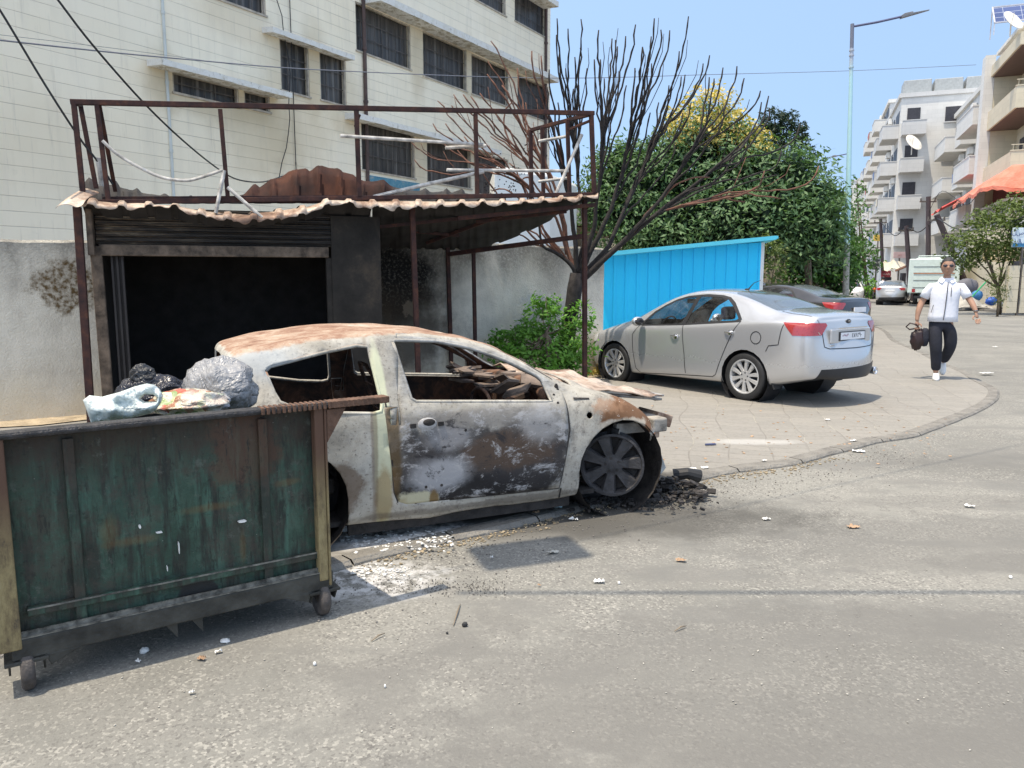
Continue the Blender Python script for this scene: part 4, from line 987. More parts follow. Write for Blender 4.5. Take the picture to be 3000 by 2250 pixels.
def sedan_spec():
    return dict(stations=[-1.0,-.97,-.9,-.75,-.55,-.4,-.3,-.1,.12,.35,.6,.9,1.2,1.5,1.75,2.0,2.3,2.6,2.75,3.0,3.2,3.35,3.44,3.48],
     top=[(-1,1.19),(-.97,1.215),(-.9,1.235),(-.6,1.27),(-.4,1.29),(-.3,1.315),(.1,1.455),(.5,1.55),(.9,1.585),(1.3,1.575),(1.7,1.49),(2.1,1.31),(2.6,1.075),(2.8,1.03),(3.1,.96),(3.35,.86),(3.48,.74)],
     railz=[(-1,1.175),(-.97,1.20),(-.9,1.22),(-.4,1.26),(-.25,1.30),(.2,1.45),(.5,1.52),(.9,1.55),(1.3,1.53),(1.6,1.45),(1.9,1.31),(2.25,1.12),(2.6,1.02),(3.1,.90),(3.35,.79),(3.48,.68)],
     raily=[(-1,.66),(-.8,.72),(-.4,.70),(0,.64),(.4,.58),(1.2,.57),(1.6,.59),(2.1,.68),(2.6,.75),(3.1,.72),(3.35,.66),(3.48,.5)],
     belt=[(-1,1.12),(-.5,1.15),(0,1.12),(.6,1.08),(1.2,1.04),(2.0,.985),(2.6,.94),(3.1,.85),(3.4,.74),(3.48,.64)],
     w=[(-1,.73),(-.97,.79),(-.9,.835),(-.7,.875),(-.3,.885),(2.6,.885),(3.0,.86),(3.25,.80),(3.4,.70),(3.48,.56)],
     zb=[(-1,.36),(-.6,.27),(-.35,.22),(0,.2),(2.6,.18),(3.0,.2),(3.48,.26)],
     rear=lambda z:-.10*min(1,max(0,(1.25-z)/.3))-(.10 if z<.86 else 0), front=lambda z:.10)
def build_sedan(root,paint,detail=True,wheelr=.34,glass=None,rearglass=None,alloy=None,lampm=None):
    g=glass or M['glass']; sp=sedan_spec(); bm=car_body(sp,2 if detail else 1)
    bvh=BVHTree.FromBMesh(bm)
    allf=lambda f,c:True
    wins=[]
    fw=[(2.06,1.01),(1.88,1.19),(1.72,1.29),(1.5,1.385),(1.28,1.44),(1.10,1.455),(1.20,1.055)]
    rw=[(1.12,1.062),(1.02,1.46),(.66,1.455),(.50,1.425),(.38,1.34),(.17,1.155),(.2,1.13)]
    trim=[(2.14,.985),(2.10,1.03),(1.90,1.225),(1.72,1.325),(1.5,1.42),(1.28,1.472),(.9,1.50),(.62,1.485),(.47,1.455),(.35,1.38),(.10,1.145),(.12,1.105),(1.15,1.03)]
    for s in(1,-1):
        sf=side(s)
        inside=lambda poly,c:all(((poly[(i+1)%len(poly)][0]-poly[i][0])*(c.z-poly[i][1])-(poly[(i+1)%len(poly)][1]-poly[i][1])*(c.x-poly[i][0]))>=-1e-4 for i in range(len(poly)))
        for poly in (fw,rw):
            fs=cut(bm,poly,(0,2),sf); sep_faces(bm,fs,'side_window',g,root,-.004)
        fs=cut(bm,trim,(0,2),sf); sep_faces(bm,fs,'window_trim',M['trim'],root,.001)
        for cx in(0,2.65):
            r=wheelr+.055; arch=circ(cx,wheelr-.01,r,22)
            fs=cut(bm,arch,(0,2),lambda f,c:c.y*s>.45); bmesh.ops.delete(bm,geom=fs,context='FACES')
    up=lambda f,c:f.normal.z>.15
    rg=[(-.40,.56),(-.33,.62),(.43,.50),(.50,.42),(.53,0),(.50,-.42),(.43,-.50),(-.33,-.62),(-.40,-.56),(-.43,0)]
    fs=cut(bm,rg,(0,1),up); sep_faces(bm,fs,'rear_window',rearglass or M['glass_dusty'],root,.001)
    wg=[(1.70,.48),(1.66,0),(1.70,-.48),(2.55,-.66),(2.62,-.5),(2.66,0),(2.62,.5),(2.55,.66)]
    fs=cut(bm,wg,(0,1),up); sep_faces(bm,fs,'windscreen',g,root,.001)
    for s in(1,-1):
        lp=[(s*.50,1.085),(s*.52,1.115),(s*1.2,1.13),(s*1.2,1.03),(s*.88,.95),(s*.62,.955)]
        fs=cut(bm,lp,(1,2),lambda f,c:c.x<-.45 and c.y*s>.3,extra=[(Vector((-.60,0,1.12)),Vector((1,0,-.9)).normalized())])
        L_=sep_faces(bm,fs,'tail_light',lampm or M['lamp_red'],root,.006)
        if detail:
            fs2=[]
        hp=[(s*.42,.66),(s*.42,.74),(s*.95,.86),(s*.95,.70)]
        fs=cut(bm,hp,(1,2),lambda f,c:c.x>3.0 and c.y*s>.3,extra=[(Vector((3.12,0,.8)),Vector((-1,0,0)))]); sep_faces(bm,fs,'headlight',M['headlamp'],root,.004)
    # rear lower black diffuser
    fs=cut(bm,[(-.84,.54),(.62,.50),(.70,.33),(-.9,.33)],(1,2),lambda f,c:c.x<-.7 and f.normal.x<-.2); sep_faces(bm,fs,'rear_diffuser',M['trim'],root,.004)
    bm_obj(bm,'body',paint,root)
    bm.free()
    if detail:
        mbs=[]
        for s in(1,):
            mbs+=[strip_on(bvh,p,1,s) for p in ([(1.16,1.03),(1.14,.85),(1.10,.6),(1.08,.3)],[(.10,1.12),(.20,.98),(.33,.72),(.43,.5),(.50,.33),(.56,.29),(1.08,.27),(2.05,.22),(2.14,.3),(2.20,.6),(2.22,.85),(2.10,1.0)],[(-.62,1.13),(-.58,1.0),(-.55,.82),(-.40,.80),(-.36,.72)],circ(-.19,.90,.085,18)+[(-.105,.90)])]
        mbs+=[strip_on(bvh,p,0,-1) for p in ([(.66,1.16),(.60,1.0),(.58,.80),(.5,.775),(0,.77),(-.5,.775),(-.58,.80),(-.60,1.0),(-.66,1.16)],)]
        mbs+=[strip_on(bvh,[(-.41,.60),(-.6,.66),(-.9,.66)],2,1,.01)]
        [q.build('panel_gap',M['trim'],root,fix=False) for q in mbs]
        # door handles
        for hx,hz in((1.30,.86),(.27,.955)):
            h,n=on_surf(bvh,1,1,hx,hz); mb=MB(); mb.lathe([(0,.002),(.045,.002),(.05,-.004)],(hx-.02,h.y,hz-.015),'Y',16); 
            a=h+Vector((.075,.012,.0)); b=h+Vector((-.085,.014,.012)); mb.tube([a,h+Vector((.03,.03,.004)),h+Vector((-.04,.03,.008)),b],[.008,.013,.013,.008],8); mb.build('door_handle',M['chrome'],root,smooth=True)
        # mirror both sides
        for s in(1,-1):
            mb=MB(); mb.sphere((2.0,s*.98,1.07),(.075,.115,.075),16,10); mb.bar((2.05,s*.86,1.02),(2.02,s*.93,1.04),.05); o=mb.build('mirror',paint,root,smooth=True)
            mb=MB(); mb.sphere((1.955,s*.985,1.07),(.042,.095,.06),14,8); mb.build('mirror_glass',M['glass_dark'],o,smooth=True)
            mb=MB(); h,n=on_surf(bvh,1,s,-.42,.3); mb.extr([(-.36,s*.83,.46),(-.36,s*.72,.46),(-.47,s*.70,.2),(-.47,s*.84,.2)],(-.015,0,0)); mb.build('mud_flap',M['black'],root)
        # plate area
        h,n=on_surf(bvh,0,-1,0,.95); hx=h.x
        mb=MB(); mb.box(hx-.012,hx+.02,-.45,.50,.845,1.03); o=mb.build('plate_recess',paint,root,bevel=.012)
        mb=MB(); mb.box(hx-.022,hx-.0125,-.30,.33,.87,.995); o=mb.build('plate_frame',M['trim'],root,bevel=.004)
        mb=MB(); mb.box(hx-.027,hx-.0225,-.275,.305,.885,.982); o=mb.build('number_plate',M['plate'],root)
        text_mesh('٤٧٨٢٩٠',.085,M['ink'],o,(hx-.028,-.08,.936),(R(90),0,R(-90)),sx=1.0)
        text_mesh('سورية',.045,simple('plate_red_blue',(.25,.05,.12),.5,bumps=0),o,(hx-.028,.2,.955),(R(90),0,R(-90)))
        mb=MB(); mb.box(hx-.03,hx-.013,-.33,.36,1.035,1.055); mb.build('chrome_strip',M['chrome'],root,bevel=.004)
        h,n=on_surf(bvh,0,-1,.02,1.125); mb=MB(); mb.sphere(h+Vector((-.005,0,0)),(.01,.062,.032),20,8); o=mb.build('badge',M['trim'],root,smooth=True); text_mesh('KIA',.036,M['chrome'],o,h+Vector((-.017,0,0)),(R(90),0,R(-90)))
        h,n=on_surf(bvh,0,-1,.44,.815); text_mesh('CERATO',.035,M['chrome'],root,h+Vector((-.006,0,0)),(R(90),0,R(-90)))
        mb=MB(); mb.lathe([(.05,-.04),(.055,-.03),(.05,.1),(.042,.1),(.042,-.035)],(-1.03,-.70,.40),'X',18,close=True); mb.build('exhaust_tip',M['chrome'],root,smooth=True)
        mb=MB(); mb.tube([(.62,0,1.565),(.60,0,1.585),(.52,0,1.66),(.4,0,1.70)],[.012,.009,.005,.003],6); mb.sphere((.64,0,1.567),(.05,.02,.012),10,6); mb.build('aerial',M['trim'],root,smooth=True)
        # clear reversing part of the left lamp
        for s in(1,-1):
            q=[]; mb=MB()
            for k,(yy,zz) in enumerate([(.64,.965),(.82,.96),(.82,1.0),(.67,1.0)]): 
                h,n=on_surf(bvh,0,-1,yy*s,zz); q.append(h+Vector((-.012,0,0)))
            mb.poly(q if s>0 else q[::-1]); mb.build('reversing_lamp',M['lamp_clear'],root,fix=False)
        # interior
        mb=MB(); mb.box(-.3,2.6,-.78,.78,.28,.34); mb.box(2.05,2.5,-.72,.72,.75,.97); mb.box(-.45,-.1,-.6,.6,.9,1.16); mb.build('dashboard',M['dash'],root,bevel=.03)
        for yy in(.36,-.36):
            mb=MB(); mb.box(1.0,1.5,yy-.24,yy+.24,.38,.56); mb.hexa([(.92,yy-.24,.5),(1.06,yy-.24,.5),(1.06,yy+.24,.5),(.92,yy+.24,.5),(.70,yy-.2,1.08),(.82,yy-.2,1.08),(.82,yy+.2,1.08),(.70,yy+.2,1.08)]); mb.cbox((.70,yy,1.21),(.10,.28,.2)); mb.build('front_seat',M['seat'],root,bevel=.045)
        mb=MB(); mb.box(.0,.45,-.62,.62,.38,.58); mb.box(-.18,.02,-.62,.62,.5,1.1); mb.cbox((-.1,.34,1.19),(.1,.26,.16)); mb.cbox((-.1,-.34,1.19),(.1,.26,.16)); mb.build('rear_seat',M['seat'],root,bevel=.04)
        mb=MB(); ca=math.cos(R(25)); pts=[(1.92+.17*math.sin(a)*-.42,.36+.18*math.cos(a),.98+.17*math.sin(a)*ca) for a in np.linspace(0,2*math.pi,20)]; mb.tube(pts,.014,6,caps=False); mb.bar((1.92,.2,.98),(1.92,.52,.98),.03); mb.build('steering_wheel',M['trim'],root,smooth=True)
        mb=MB(); mb.cbox((1.72,0,1.38),(.03,.22,.07)); mb.build('inner_mirror',M['trim'],root)
    # dark wheel houses
    for cx in(0,2.65):
        for s in(1,-1): mb=MB(); mb.lathe([(0,s*.50),(wheelr+.07,s*.50),(wheelr+.07,s*.87)],(cx,0,wheelr),'Y',20); mb.build('wheel_arch',M['trim'],root,fix=False)
    for cx in(0,2.65):
        for s in(1,-1): wheel(root,(cx,s*.77,wheelr),wheelr,wheelr*.72,.21,s,5 if detail else 7,M['black'],alloy or M['alloy'],twin=detail,wide=.30)
# ---- silver saloon
k=.917
a=G(2181,1172,PZ); ang=2.1975
d_=Vector((math.cos(ang),math.sin(ang),0)); l_=Vector((-d_.y,d_.x,0)); O=a-l_*.84*k
sil=empty('parked_car',O,ang,'dusty silver saloon with alloy wheels and red tail lights parked before the blue kiosk','car','cars in the street')
sil.scale=(k,k,k); sil.rotation_euler=(0,R(1.0),ang)
build_sedan(sil,mk_paint('silver_paint',(.53,.54,.555),.27,.55,dust=(.52,.50,.47)))
# ================= burnt hatchback =================
za=.14
a=G(1030,1545,PZ+za); b=G(1698,1455,PZ+za); a.z=b.z=PZ; d_=(b-a).normalized(); bang=math.atan2(d_.y,d_.x); HW=.80
nn_=Vector((d_.y,-d_.x,0)); O=a-nn_*HW
bc=empty('burnt_car',O,bang,'burnt-out three-door hatchback without glass or bonnet, ash white and rust, resting on its rims','car','cars in the street')
def mk_burnt(door=False):
    t=NT('burnt_door_metal' if door else 'burnt_body_metal'); s=t.sep(); n=t.noise(3.2,7,rough=.72,dist=.5); f=t.noise(17,6,rough=.75); f2=t.noise(46,4,rough=.7)
    c=t.ramp(n,[(.3,(.24,.22,.185)),(.45,(.38,.355,.305)),(.58,(.48,.455,.40)),(.72,(.56,.54,.49))]); c=t.mix(t.mr(t.noise(1.4,6,rough=.7,src=t.mapp(loc=(8,3,1))),.48,.66,0,.65),c,(.33,.30,.25)); c=t.mix(t.mr(t.noise(6,9,rough=.8,src=t.mapp(loc=(1,1,9))),.56,.64,0,.6),c,(.20,.19,.175))
    c=t.mix(t.mr(f,.52,.68,0,.55),c,(.27,.25,.225)); c=t.mix(t.mr(f2,.58,.66,0,.6),c,(.12,.1,.09)); c=t.mix(t.mr(t.noise(8,10,rough=.85,src=t.mapp(scale=(1,1,.5),loc=(2,6,3))),.54,.62,0,.65),c,(.15,.14,.13)); c=t.mix(t.mr(t.vor(22,src=t.mapp(loc=(1,0,0))),.13,.07,0,.6),c,(.1,.085,.07))
    def m(cc,rr,soft,nz,ns,amt,col):
        nonlocal c
        c=t.mix(t.math('MULTIPLY',t.blob(cc,rr,soft,nz,ns),amt),c,col)
    if door:
        # fire-blackened door: soot fields, ash clouds, pale streaks
        m((.85,-.8,.48),(.62,.6,.25),.6,.75,3.2,.93,(.035,.031,.032)); m((.45,-.8,.55),(.2,.6,.16),.5,.8,5,.8,(.05,.045,.045))
        m((.8,-.8,.285),(.68,.6,.085),.6,.3,4,.97,(.022,.02,.02)); m((1.15,-.8,.5),(.3,.6,.2),.8,.35,4,.85,(.05,.045,.045)); m((1.0,-.8,.5),(.33,.6,.12),.6,.6,5,.75,(.10,.065,.045))
        m((.55,-.8,.40),(.17,.6,.1),.9,.35,4,.8,(.40,.40,.41)); m((.8,-.8,.73),(.6,.6,.06),.8,.4,5,.75,(.2,.185,.17)); m((1.25,-.8,.66),(.14,.6,.12),.9,.4,5,.6,(.42,.41,.40)); m((.62,-.8,.62),(.15,.6,.07),.9,.4,6,.6,(.38,.37,.37))
        sm=t.noise(5,9,rough=.8,dist=.5,src=t.mapp(scale=(.8,1,1.4),loc=(4,4,4))); body=t.mr(s[2],.18,.3,0,1); c=t.mix(t.math('MULTIPLY',t.mr(sm,.53,.60,0,.9),t.mr(s[2],.84,.74,0,1)),c,(.40,.39,.385)); c=t.mix(t.math('MULTIPLY',t.mr(sm,.44,.38,0,.9),t.mr(s[2],.86,.7,.15,1)),c,(.03,.028,.03))
        w=t.noise(15,9,rough=.82,dist=.3); c=t.mix(t.math('MULTIPLY',t.mr(w,.60,.66,0,.85),t.mr(s[2],.8,.7,0,1)),c,(.52,.51,.50))
        m((.265,-.8,.62),(.045,.5,.5),.7,.3,6,.85,(.10,.065,.03)); m((.38,-.8,.24),(.15,.6,.07),.4,.5,7,.95,(.50,.47,.33)); m((.51,-.8,.24),(.03,.6,.05),.6,.5,9,.9,(.17,.10,.035))
    else:
        # yellow-green unburnt B pillar with brown edge
        m((.20,-.8,.62),(.055,.5,.62),.25,.12,6,.95,(.55,.56,.40)); m((.20,-.8,.3),(.05,.5,.2),.5,.3,8,.7,(.30,.2,.09)); m((.15,-.8,.7),(.02,.5,.6),.8,.3,8,.6,(.17,.12,.08))
        m((-.02,-.8,.36),(.11,.4,.14),.4,.6,6,.75,(.16,.105,.07)); m((-.15,-.8,.45),(.14,.4,.09),.6,.7,7,.6,(.2,.16,.12))
        m((-.45,-.7,1.12),(.2,.4,.12),.9,.4,3,.5,(.33,.38,.42))
        rt=t.mr(t.math('ADD',t.sep(t.geo('Normal'))[2],t.math('MULTIPLY',t.math('SUBTRACT',f,.5),.5)),.72,.86,0,1)
        rt=t.math('MULTIPLY',rt,t.mr(s[2],.9,1.0,0,1)); rc=t.ramp(t.noise(5,8,rough=.75),[(.33,(.17,.09,.06)),(.47,(.30,.18,.125)),(.58,(.40,.30,.225)),(.7,(.47,.41,.34))]); rc=t.mix(t.mr(f2,.62,.72,0,.8),rc,(.6,.55,.48)); c=t.mix(rt,c,rc)
        # rusty front wing
        m((1.98,-.8,.66),(.32,.5,.13),.35,.45,5,.95,(.16,.075,.035)); m((1.85,-.8,.60),(.2,.6,.05),.4,.4,7,.8,(.50,.45,.37)); m((1.75,-.8,.73),(.14,.4,.05),.6,.9,9,.6,(.35,.2,.12))
        fl=t.mr(t.vor(30),.16,.08,0,1); c=t.mix(t.math('MULTIPLY',fl,t.math('MULTIPLY',t.blob((2.0,-.8,.68),(.35,.5,.15),.5,.5,5),.8)),c,(.6,.57,.5))
        m((1.62,-.8,.40),(.04,.5,.13),.6,.7,8,.7,(.14,.11,.07)); m((.9,-.8,.17),(1.0,.5,.022),.8,.6,6,.6,(.12,.1,.08))
    gh=t.mr(t.math('ADD',s[2],t.math('MULTIPLY',t.math('SUBTRACT',f,.5),.3)),.82,.92,0,1); gx=t.mr(s[0],.25,.4,0,1); gm=t.math('MULTIPLY',t.math('MULTIPLY',gh,gx),t.mr(t.sep(t.geo('Normal'))[2],.75,.6,0,1)); gc=t.ramp(t.noise(9,9,rough=.8,src=t.mapp(scale=(.5,1,1.5))),[(.38,(.09,.09,.09)),(.48,(.24,.24,.235)),(.58,(.42,.42,.41)),(.7,(.55,.55,.53))]); c=t.mix(t.math('MULTIPLY',gm,.85),c,gc)
    bf=t.geo('Backfacing'); ib=t.ramp(f,[(.35,(.05,.028,.018)),(.55,(.13,.06,.032)),(.7,(.22,.13,.08))]); c=t.mix(bf,c,ib)
    return t.fin(c,.8,.05,t.bump(t.math('ADD',f,t.math('MULTIPLY',f2,.5)),.5,.006),spec=.25)
M['burnt']=mk_burnt(); M['burnt_door']=mk_burnt(True)
def mk_rin():
    t=NT('burnt_inner_metal'); f=t.noise(7,7,rough=.75,dist=.5); c=t.ramp(f,[(.3,(.02,.015,.012)),(.46,(.06,.035,.024)),(.57,(.15,.07,.04)),(.68,(.22,.14,.09)),(.8,(.36,.32,.27))]); return t.fin(c,.85,.1,t.bump(f,.6,.01))
M['rin']=mk_rin(); M['char']=simple('charred_black',(.028,.024,.022),.8,var=.7,scale=12,bumps=.6)
M['rim_burnt']=simple('burnt_rim',(.055,.053,.055),.6,.35,var=.5,scale=13,bumps=.5)
spec=dict(stations=[-.62,-.61,-.59,-.55,-.48,-.3,-.1,.1,.3,.5,.7,.9,1.1,1.3,1.45,1.6,1.75,1.9,2.05,2.17,2.24],
 top=[(-.62,1.13),(-.605,1.16),(-.57,1.175),(-.5,1.19),(-.2,1.235),(.2,1.25),(.6,1.24),(.9,1.19),(1.2,1.08),(1.45,.96),(1.6,.90),(1.75,.865),(2.0,.79),(2.24,.66)],
 railz=[(-.62,1.115),(-.605,1.145),(-.57,1.165),(-.5,1.185),(-.2,1.24),(.2,1.275),(.5,1.262),(.8,1.22),(1.0,1.155),(1.2,1.055),(1.36,.95),(1.5,.868),(1.65,.83),(1.9,.765),(2.05,.705),(2.24,.57)],
 raily=[(-.62,.55),(-.60,.58),(-.3,.585),(.3,.59),(.8,.60),(1.2,.64),(1.5,.70),(1.75,.735),(2.05,.70),(2.24,.6)],
 belt=[(-.62,.86),(-.5,.91),(0,.875),(.5,.85),(1.0,.825),(1.5,.80),(1.8,.755),(2.0,.69),(2.24,.52)],
 w=[(-.62,.71),(-.59,.755),(-.55,.785),(-.4,.80),(1.5,.80),(1.75,.815),(2.0,.80),(2.15,.765),(2.24,.68)],
 zb=[(-.62,.25),(-.5,.14),(0,.095),(1.55,.095),(1.8,.2),(2.24,.44)],rear=lambda z:-.03-.12*min(1,max(0,(1.1-z)/.5)),front=lambda z:.03)
bm=car_body(spec,2)
bvh=BVHTree.FromBMesh(bm)
qw=[(-.43,1.065),(-.40,1.09),(-.1,1.155),(.10,1.188),(.17,1.18),(.21,.85),(.20,.81),(.15,.80),(-.02,.815),(-.30,.865),(-.37,.90),(-.395,.95)]
dw=[(.325,1.20),(.34,1.212),(.6,1.198),(.82,1.15),(1.06,1.06),(1.27,.955),(1.30,.93),(1.335,.79),(.42,.85),(.39,.87)]
door=[(.20,1.235),(.22,1.0),(.235,.80),(.262,.32),(.29,.255),(.34,.235),(1.38,.215),(1.415,.40),(1.44,.60),(1.42,.80),(1.385,.915),(1.2,1.035),(.98,1.15),(.8,1.205),(.5,1.245)]
for s in(-1,1):
    sf=side(s)
    for cx,r in((1.86,.335),(-.34,.33)):
        arch=circ(cx,.30 if cx>1 else .30,r,24); arch=[(x,min(z,.25) if False else z) for x,z in arch]
        fs=cut(bm,arch,(0,2),lambda f,c:c.y*s>.4); bmesh.ops.delete(bm,geom=fs,context='FACES')
    fs=cut(bm,[(1.53,.0),(2.20,0),(2.20,.3),(1.53,.3)],(0,2),lambda f,c:c.y*s>.4); bmesh.ops.delete(bm,geom=fs,context='FACES')
    fs=cut(bm,[(-.67,.0),(-.01,0),(-.01,.3),(-.67,.3)],(0,2),lambda f,c:c.y*s>.4); bmesh.ops.delete(bm,geom=fs,context='FACES')
    for p in(qw,dw):
        fs=cut(bm,p,(0,2),sf); bmesh.ops.delete(bm,geom=fs,context='FACES')
    # door: two convex halves (below and above belt), handled as one polygon hull approximated
    fsd=[]
    fsd+=cut(bm,[(.215,.83),(.235,.62),(.262,.32),(.29,.255),(.34,.235),(1.38,.215),(1.415,.40),(1.44,.60),(1.43,.83)],(0,2),sf)
    fsd+=cut(bm,[(.30,.83),(.31,.9),(.30,1.24),(.5,1.245),(.8,1.20),(.98,1.145),(1.2,1.03),(1.385,.915),(1.43,.83)],(0,2),sf)
    fsd=[f for f in set(fsd) if f.is_valid]
    dr=sep_faces(bm,fsd,'door',M['burnt_door'],bc,.004); dr.data.materials.append(M['rin']); m_=dr.modifiers.new('s','SOLIDIFY'); m_.thickness=.03; m_.offset=-1; m_.material_offset=1
    dr['label']='soot-blackened door with ash clouds' if s<0 else 'scorched far door'
    if s<0:
        D=dr
# tailgate window, windscreen, bonnet openings
up=lambda f,c:f.normal.z>.1
fs=cut(bm,[(1.02,.52),(.98,0),(1.02,-.52),(1.56,-.62),(1.62,0),(1.56,.62)],(0,1),up); bmesh.ops.delete(bm,geom=fs,context='FACES')
fs=cut(bm,[(1.66,.60),(1.66,-.60),(2.12,-.60),(2.4,-.5),(2.4,.5),(2.12,.60)],(0,1),up); bmesh.ops.delete(bm,geom=fs,context='FACES')
fs=[f for f in bm.faces if f.calc_center_median().x>2.16 and abs(f.calc_center_median().y)<.74]; bmesh.ops.delete(bm,geom=fs,context='FACES')
fs=cut(bm,[(-.5,.90),(.5,.90),(.44,1.12),(-.44,1.12)],(1,2),lambda f,c:c.x<-.6 and f.normal.x<-.2); bmesh.ops.delete(bm,geom=fs,context='FACES')
# holes: door handle recess handled below, indicator hole in wing
fs=cut(bm,circ(1.60,.685,.022,10),(0,2),side(-1)); bmesh.ops.delete(bm,geom=fs,context='FACES')
# dents / warping
for v in bm.verts:
    n=mnoise.noise(v.co*2.3)*.014+mnoise.noise(v.co*7)*.006+(mnoise.noise(v.co*4+Vector((7,7,7)))*.018 if v.co.z>1.12 else 0)
    v.co+=v.normal*n
o=bm_obj(bm,'body',[M['burnt'],M['rin']],bc); m_=o.modifiers.new('s','SOLIDIFY'); m_.thickness=.012; m_.offset=-1; m_.material_offset=1
bm.free()
# seams
mbs=[strip_on(bvh,p,1,-1,.011,.004) for p in ([(.20,1.25),(.20,1.235),(.225,.9),(.235,.80),(.262,.32),(.285,.255),(.34,.235),(1.38,.213),(1.415,.40),(1.45,.60),(1.43,.80),(1.39,.92),(1.2,1.045),(.98,1.16),(.8,1.215),(.5,1.26),(.24,1.262),(.20,1.25)],[(1.395,.21),(1.40,.135)])]
mbs+=[strip_on(bvh,[(1.50,.80),(1.62,.79)],1,-1,.012,.004)]
[q.build('panel_gap',M['char'],bc,fix=False) for q in mbs]
# window surrounds (raised lip) + door inner belt strip
def frame_tube(poly,r,mat,s,name,close=True):
    q=[]
    pts=poly+[poly[0]] if close else poly
    for a_,b_ in zip(pts,pts[1:]):
        n=max(1,int(math.dist(a_,b_)/.05)); q+=[(a_[0]+(b_[0]-a_[0])*k/n,a_[1]+(b_[1]-a_[1])*k/n) for k in range(n)]
    P3=[]
    for u,v in q:
        h,n=on_surf(bvh,1,s,u,v)
        if h is not None: P3.append(h+Vector((0,s*-.004,0)))
    if close: P3.append(P3[0])
    mb=MB(); mb.tube(P3,r,6); return mb.build(name,mat,bc,smooth=True)
for s in(-1,1):
    frame_tube(qw,.012,M['burnt'],s,'quarter_window_lip'); 
    ex=frame_tube(dw,.012,M['burnt_door'],s,'door_window_lip')
# door handle recess, holes
h,n=on_surf(bvh,1,-1,.475,.715); mb=MB(); mb.sphere(h+Vector((0,.0,0)),(.065,.012,.04),20,8); mb.build('handle_recess',simple('handle_ash',(.40,.39,.38),.8,var=.4,scale=20),bc,smooth=True)
mb=MB(); mb.sphere(h+Vector((.01,-.008,.012)),(.04,.012,.022),14,8); 
mb.build('handle_socket',M['char'],bc)
for dx in(-.09,.085): mb=MB(); mb.cbox(h+Vector((dx,-.006,-.002)),(.035,.014,.024)); mb.build('handle_socket',M['char'],bc)
mb=MB()
for u,v in((.36,.33),(.46,.33),(.56,.33),(1.33,.40),(1.25,.35),(1.38,.33),(1.40,.86),(1.375,.78),(1.36,.83),(.98,.62),(.72,.66)):
    h,n=on_surf(bvh,1,-1,u,v); mb.lathe([(0,-.007),(.009,-.007),(.009,.006)],h,'Y',8)
h,n=on_surf(bvh,1,-1,1.395,.87); mb.sphere(h,(.016,.008,.03),10,6)
mb.build('rivet_hole',M['char'],bc)
# sill roll
mb=MB(); mb.box(.0,1.5,-HW+.09,-HW+.13,.06,.14); mb.build('sill',M['char'],bc)
# floor, inner structures
mb=MB(); mb.box(-.75,1.7,-.70,.70,.12,.15); mb.box(-.75,-.72,-.7,.7,.15,.5); mb.build('floor_pan',M['char'],bc)
mb=MB(); mb.tube([(1.36,-.68,.80),(1.42,-.3,.84),(1.42,.3,.84),(1.36,.68,.80)],.045,8); mb.tube([(1.2,-.1,.9),(1.28,-.1,.8),(1.24,-.12,.6)],.02,6); mb.cbox((1.42,.1,.76),(.10,.8,.12)); mb.box(1.5,1.56,-.70,.70,.2,.80); mb.build('dash_beam',M['rin'],bc,bevel=.01)
mb=MB(); mb.tube([(1.35,-.38,.78),(1.1,-.40,.72),(.95,-.41,.74)],[.035,.03,.02],8); mb.tube([(.98,-.41+.17*math.cos(a),.76+.17*math.sin(a)*.55) for a in np.linspace(0,6.283,18)],.011,6); mb.build('steering_column',M['rin'],bc)
for yy in(-.36,.36):
    mb=MB(); 
    for e in(-.2,.2): mb.tube([(1.0,yy+e,.3),(.62,yy+e,.34),(.5,yy+e*.9,.62),(.40,yy+e*.8,.90)],.016,6)
    mb.tube([(.40,yy-.16,.90),(.37,yy-.1,.97),(.37,yy+.1,.97),(.40,yy+.16,.90)],.014,6)
    for k in range(5): z=.42+k*.1; mb.tube([(.56-k*.035,yy-.18,z),(.56-k*.035,yy+.18,z)],.006,5)
    for k in range(4): mb.tube([(.66+k*.09,yy-.19,.34),(.66+k*.09,yy+.19,.34)],.006,5)
    mb.build('seat_frame',M['rin'],bc)
mb=MB(); mb.box(-.45,-.40,-.6,.6,.5,.9); mb.box(-.38,-.05,-.62,.62,.3,.4); mb.build('rear_bench',M['char'],bc,bevel=.02)
mb=MB() # heaps of burnt scrap on dash
for k in range(26):
    p=Vector((random.uniform(1.1,1.5),random.uniform(-.5,.5),random.uniform(.80,.90))); mb.cbox(p,(random.uniform(.04,.2),random.uniform(.04,.2),random.uniform(.01,.03)),Matrix.Rotation(random.uniform(-.6,.6),3,random.choice('XYZ'))@Matrix.Rotation(random.uniform(0,3),3,'Z'))
mb.build('scrap',simple('ashy_scrap',(.16,.12,.095),.85,var=.6,scale=8,bumps=.6),bc)
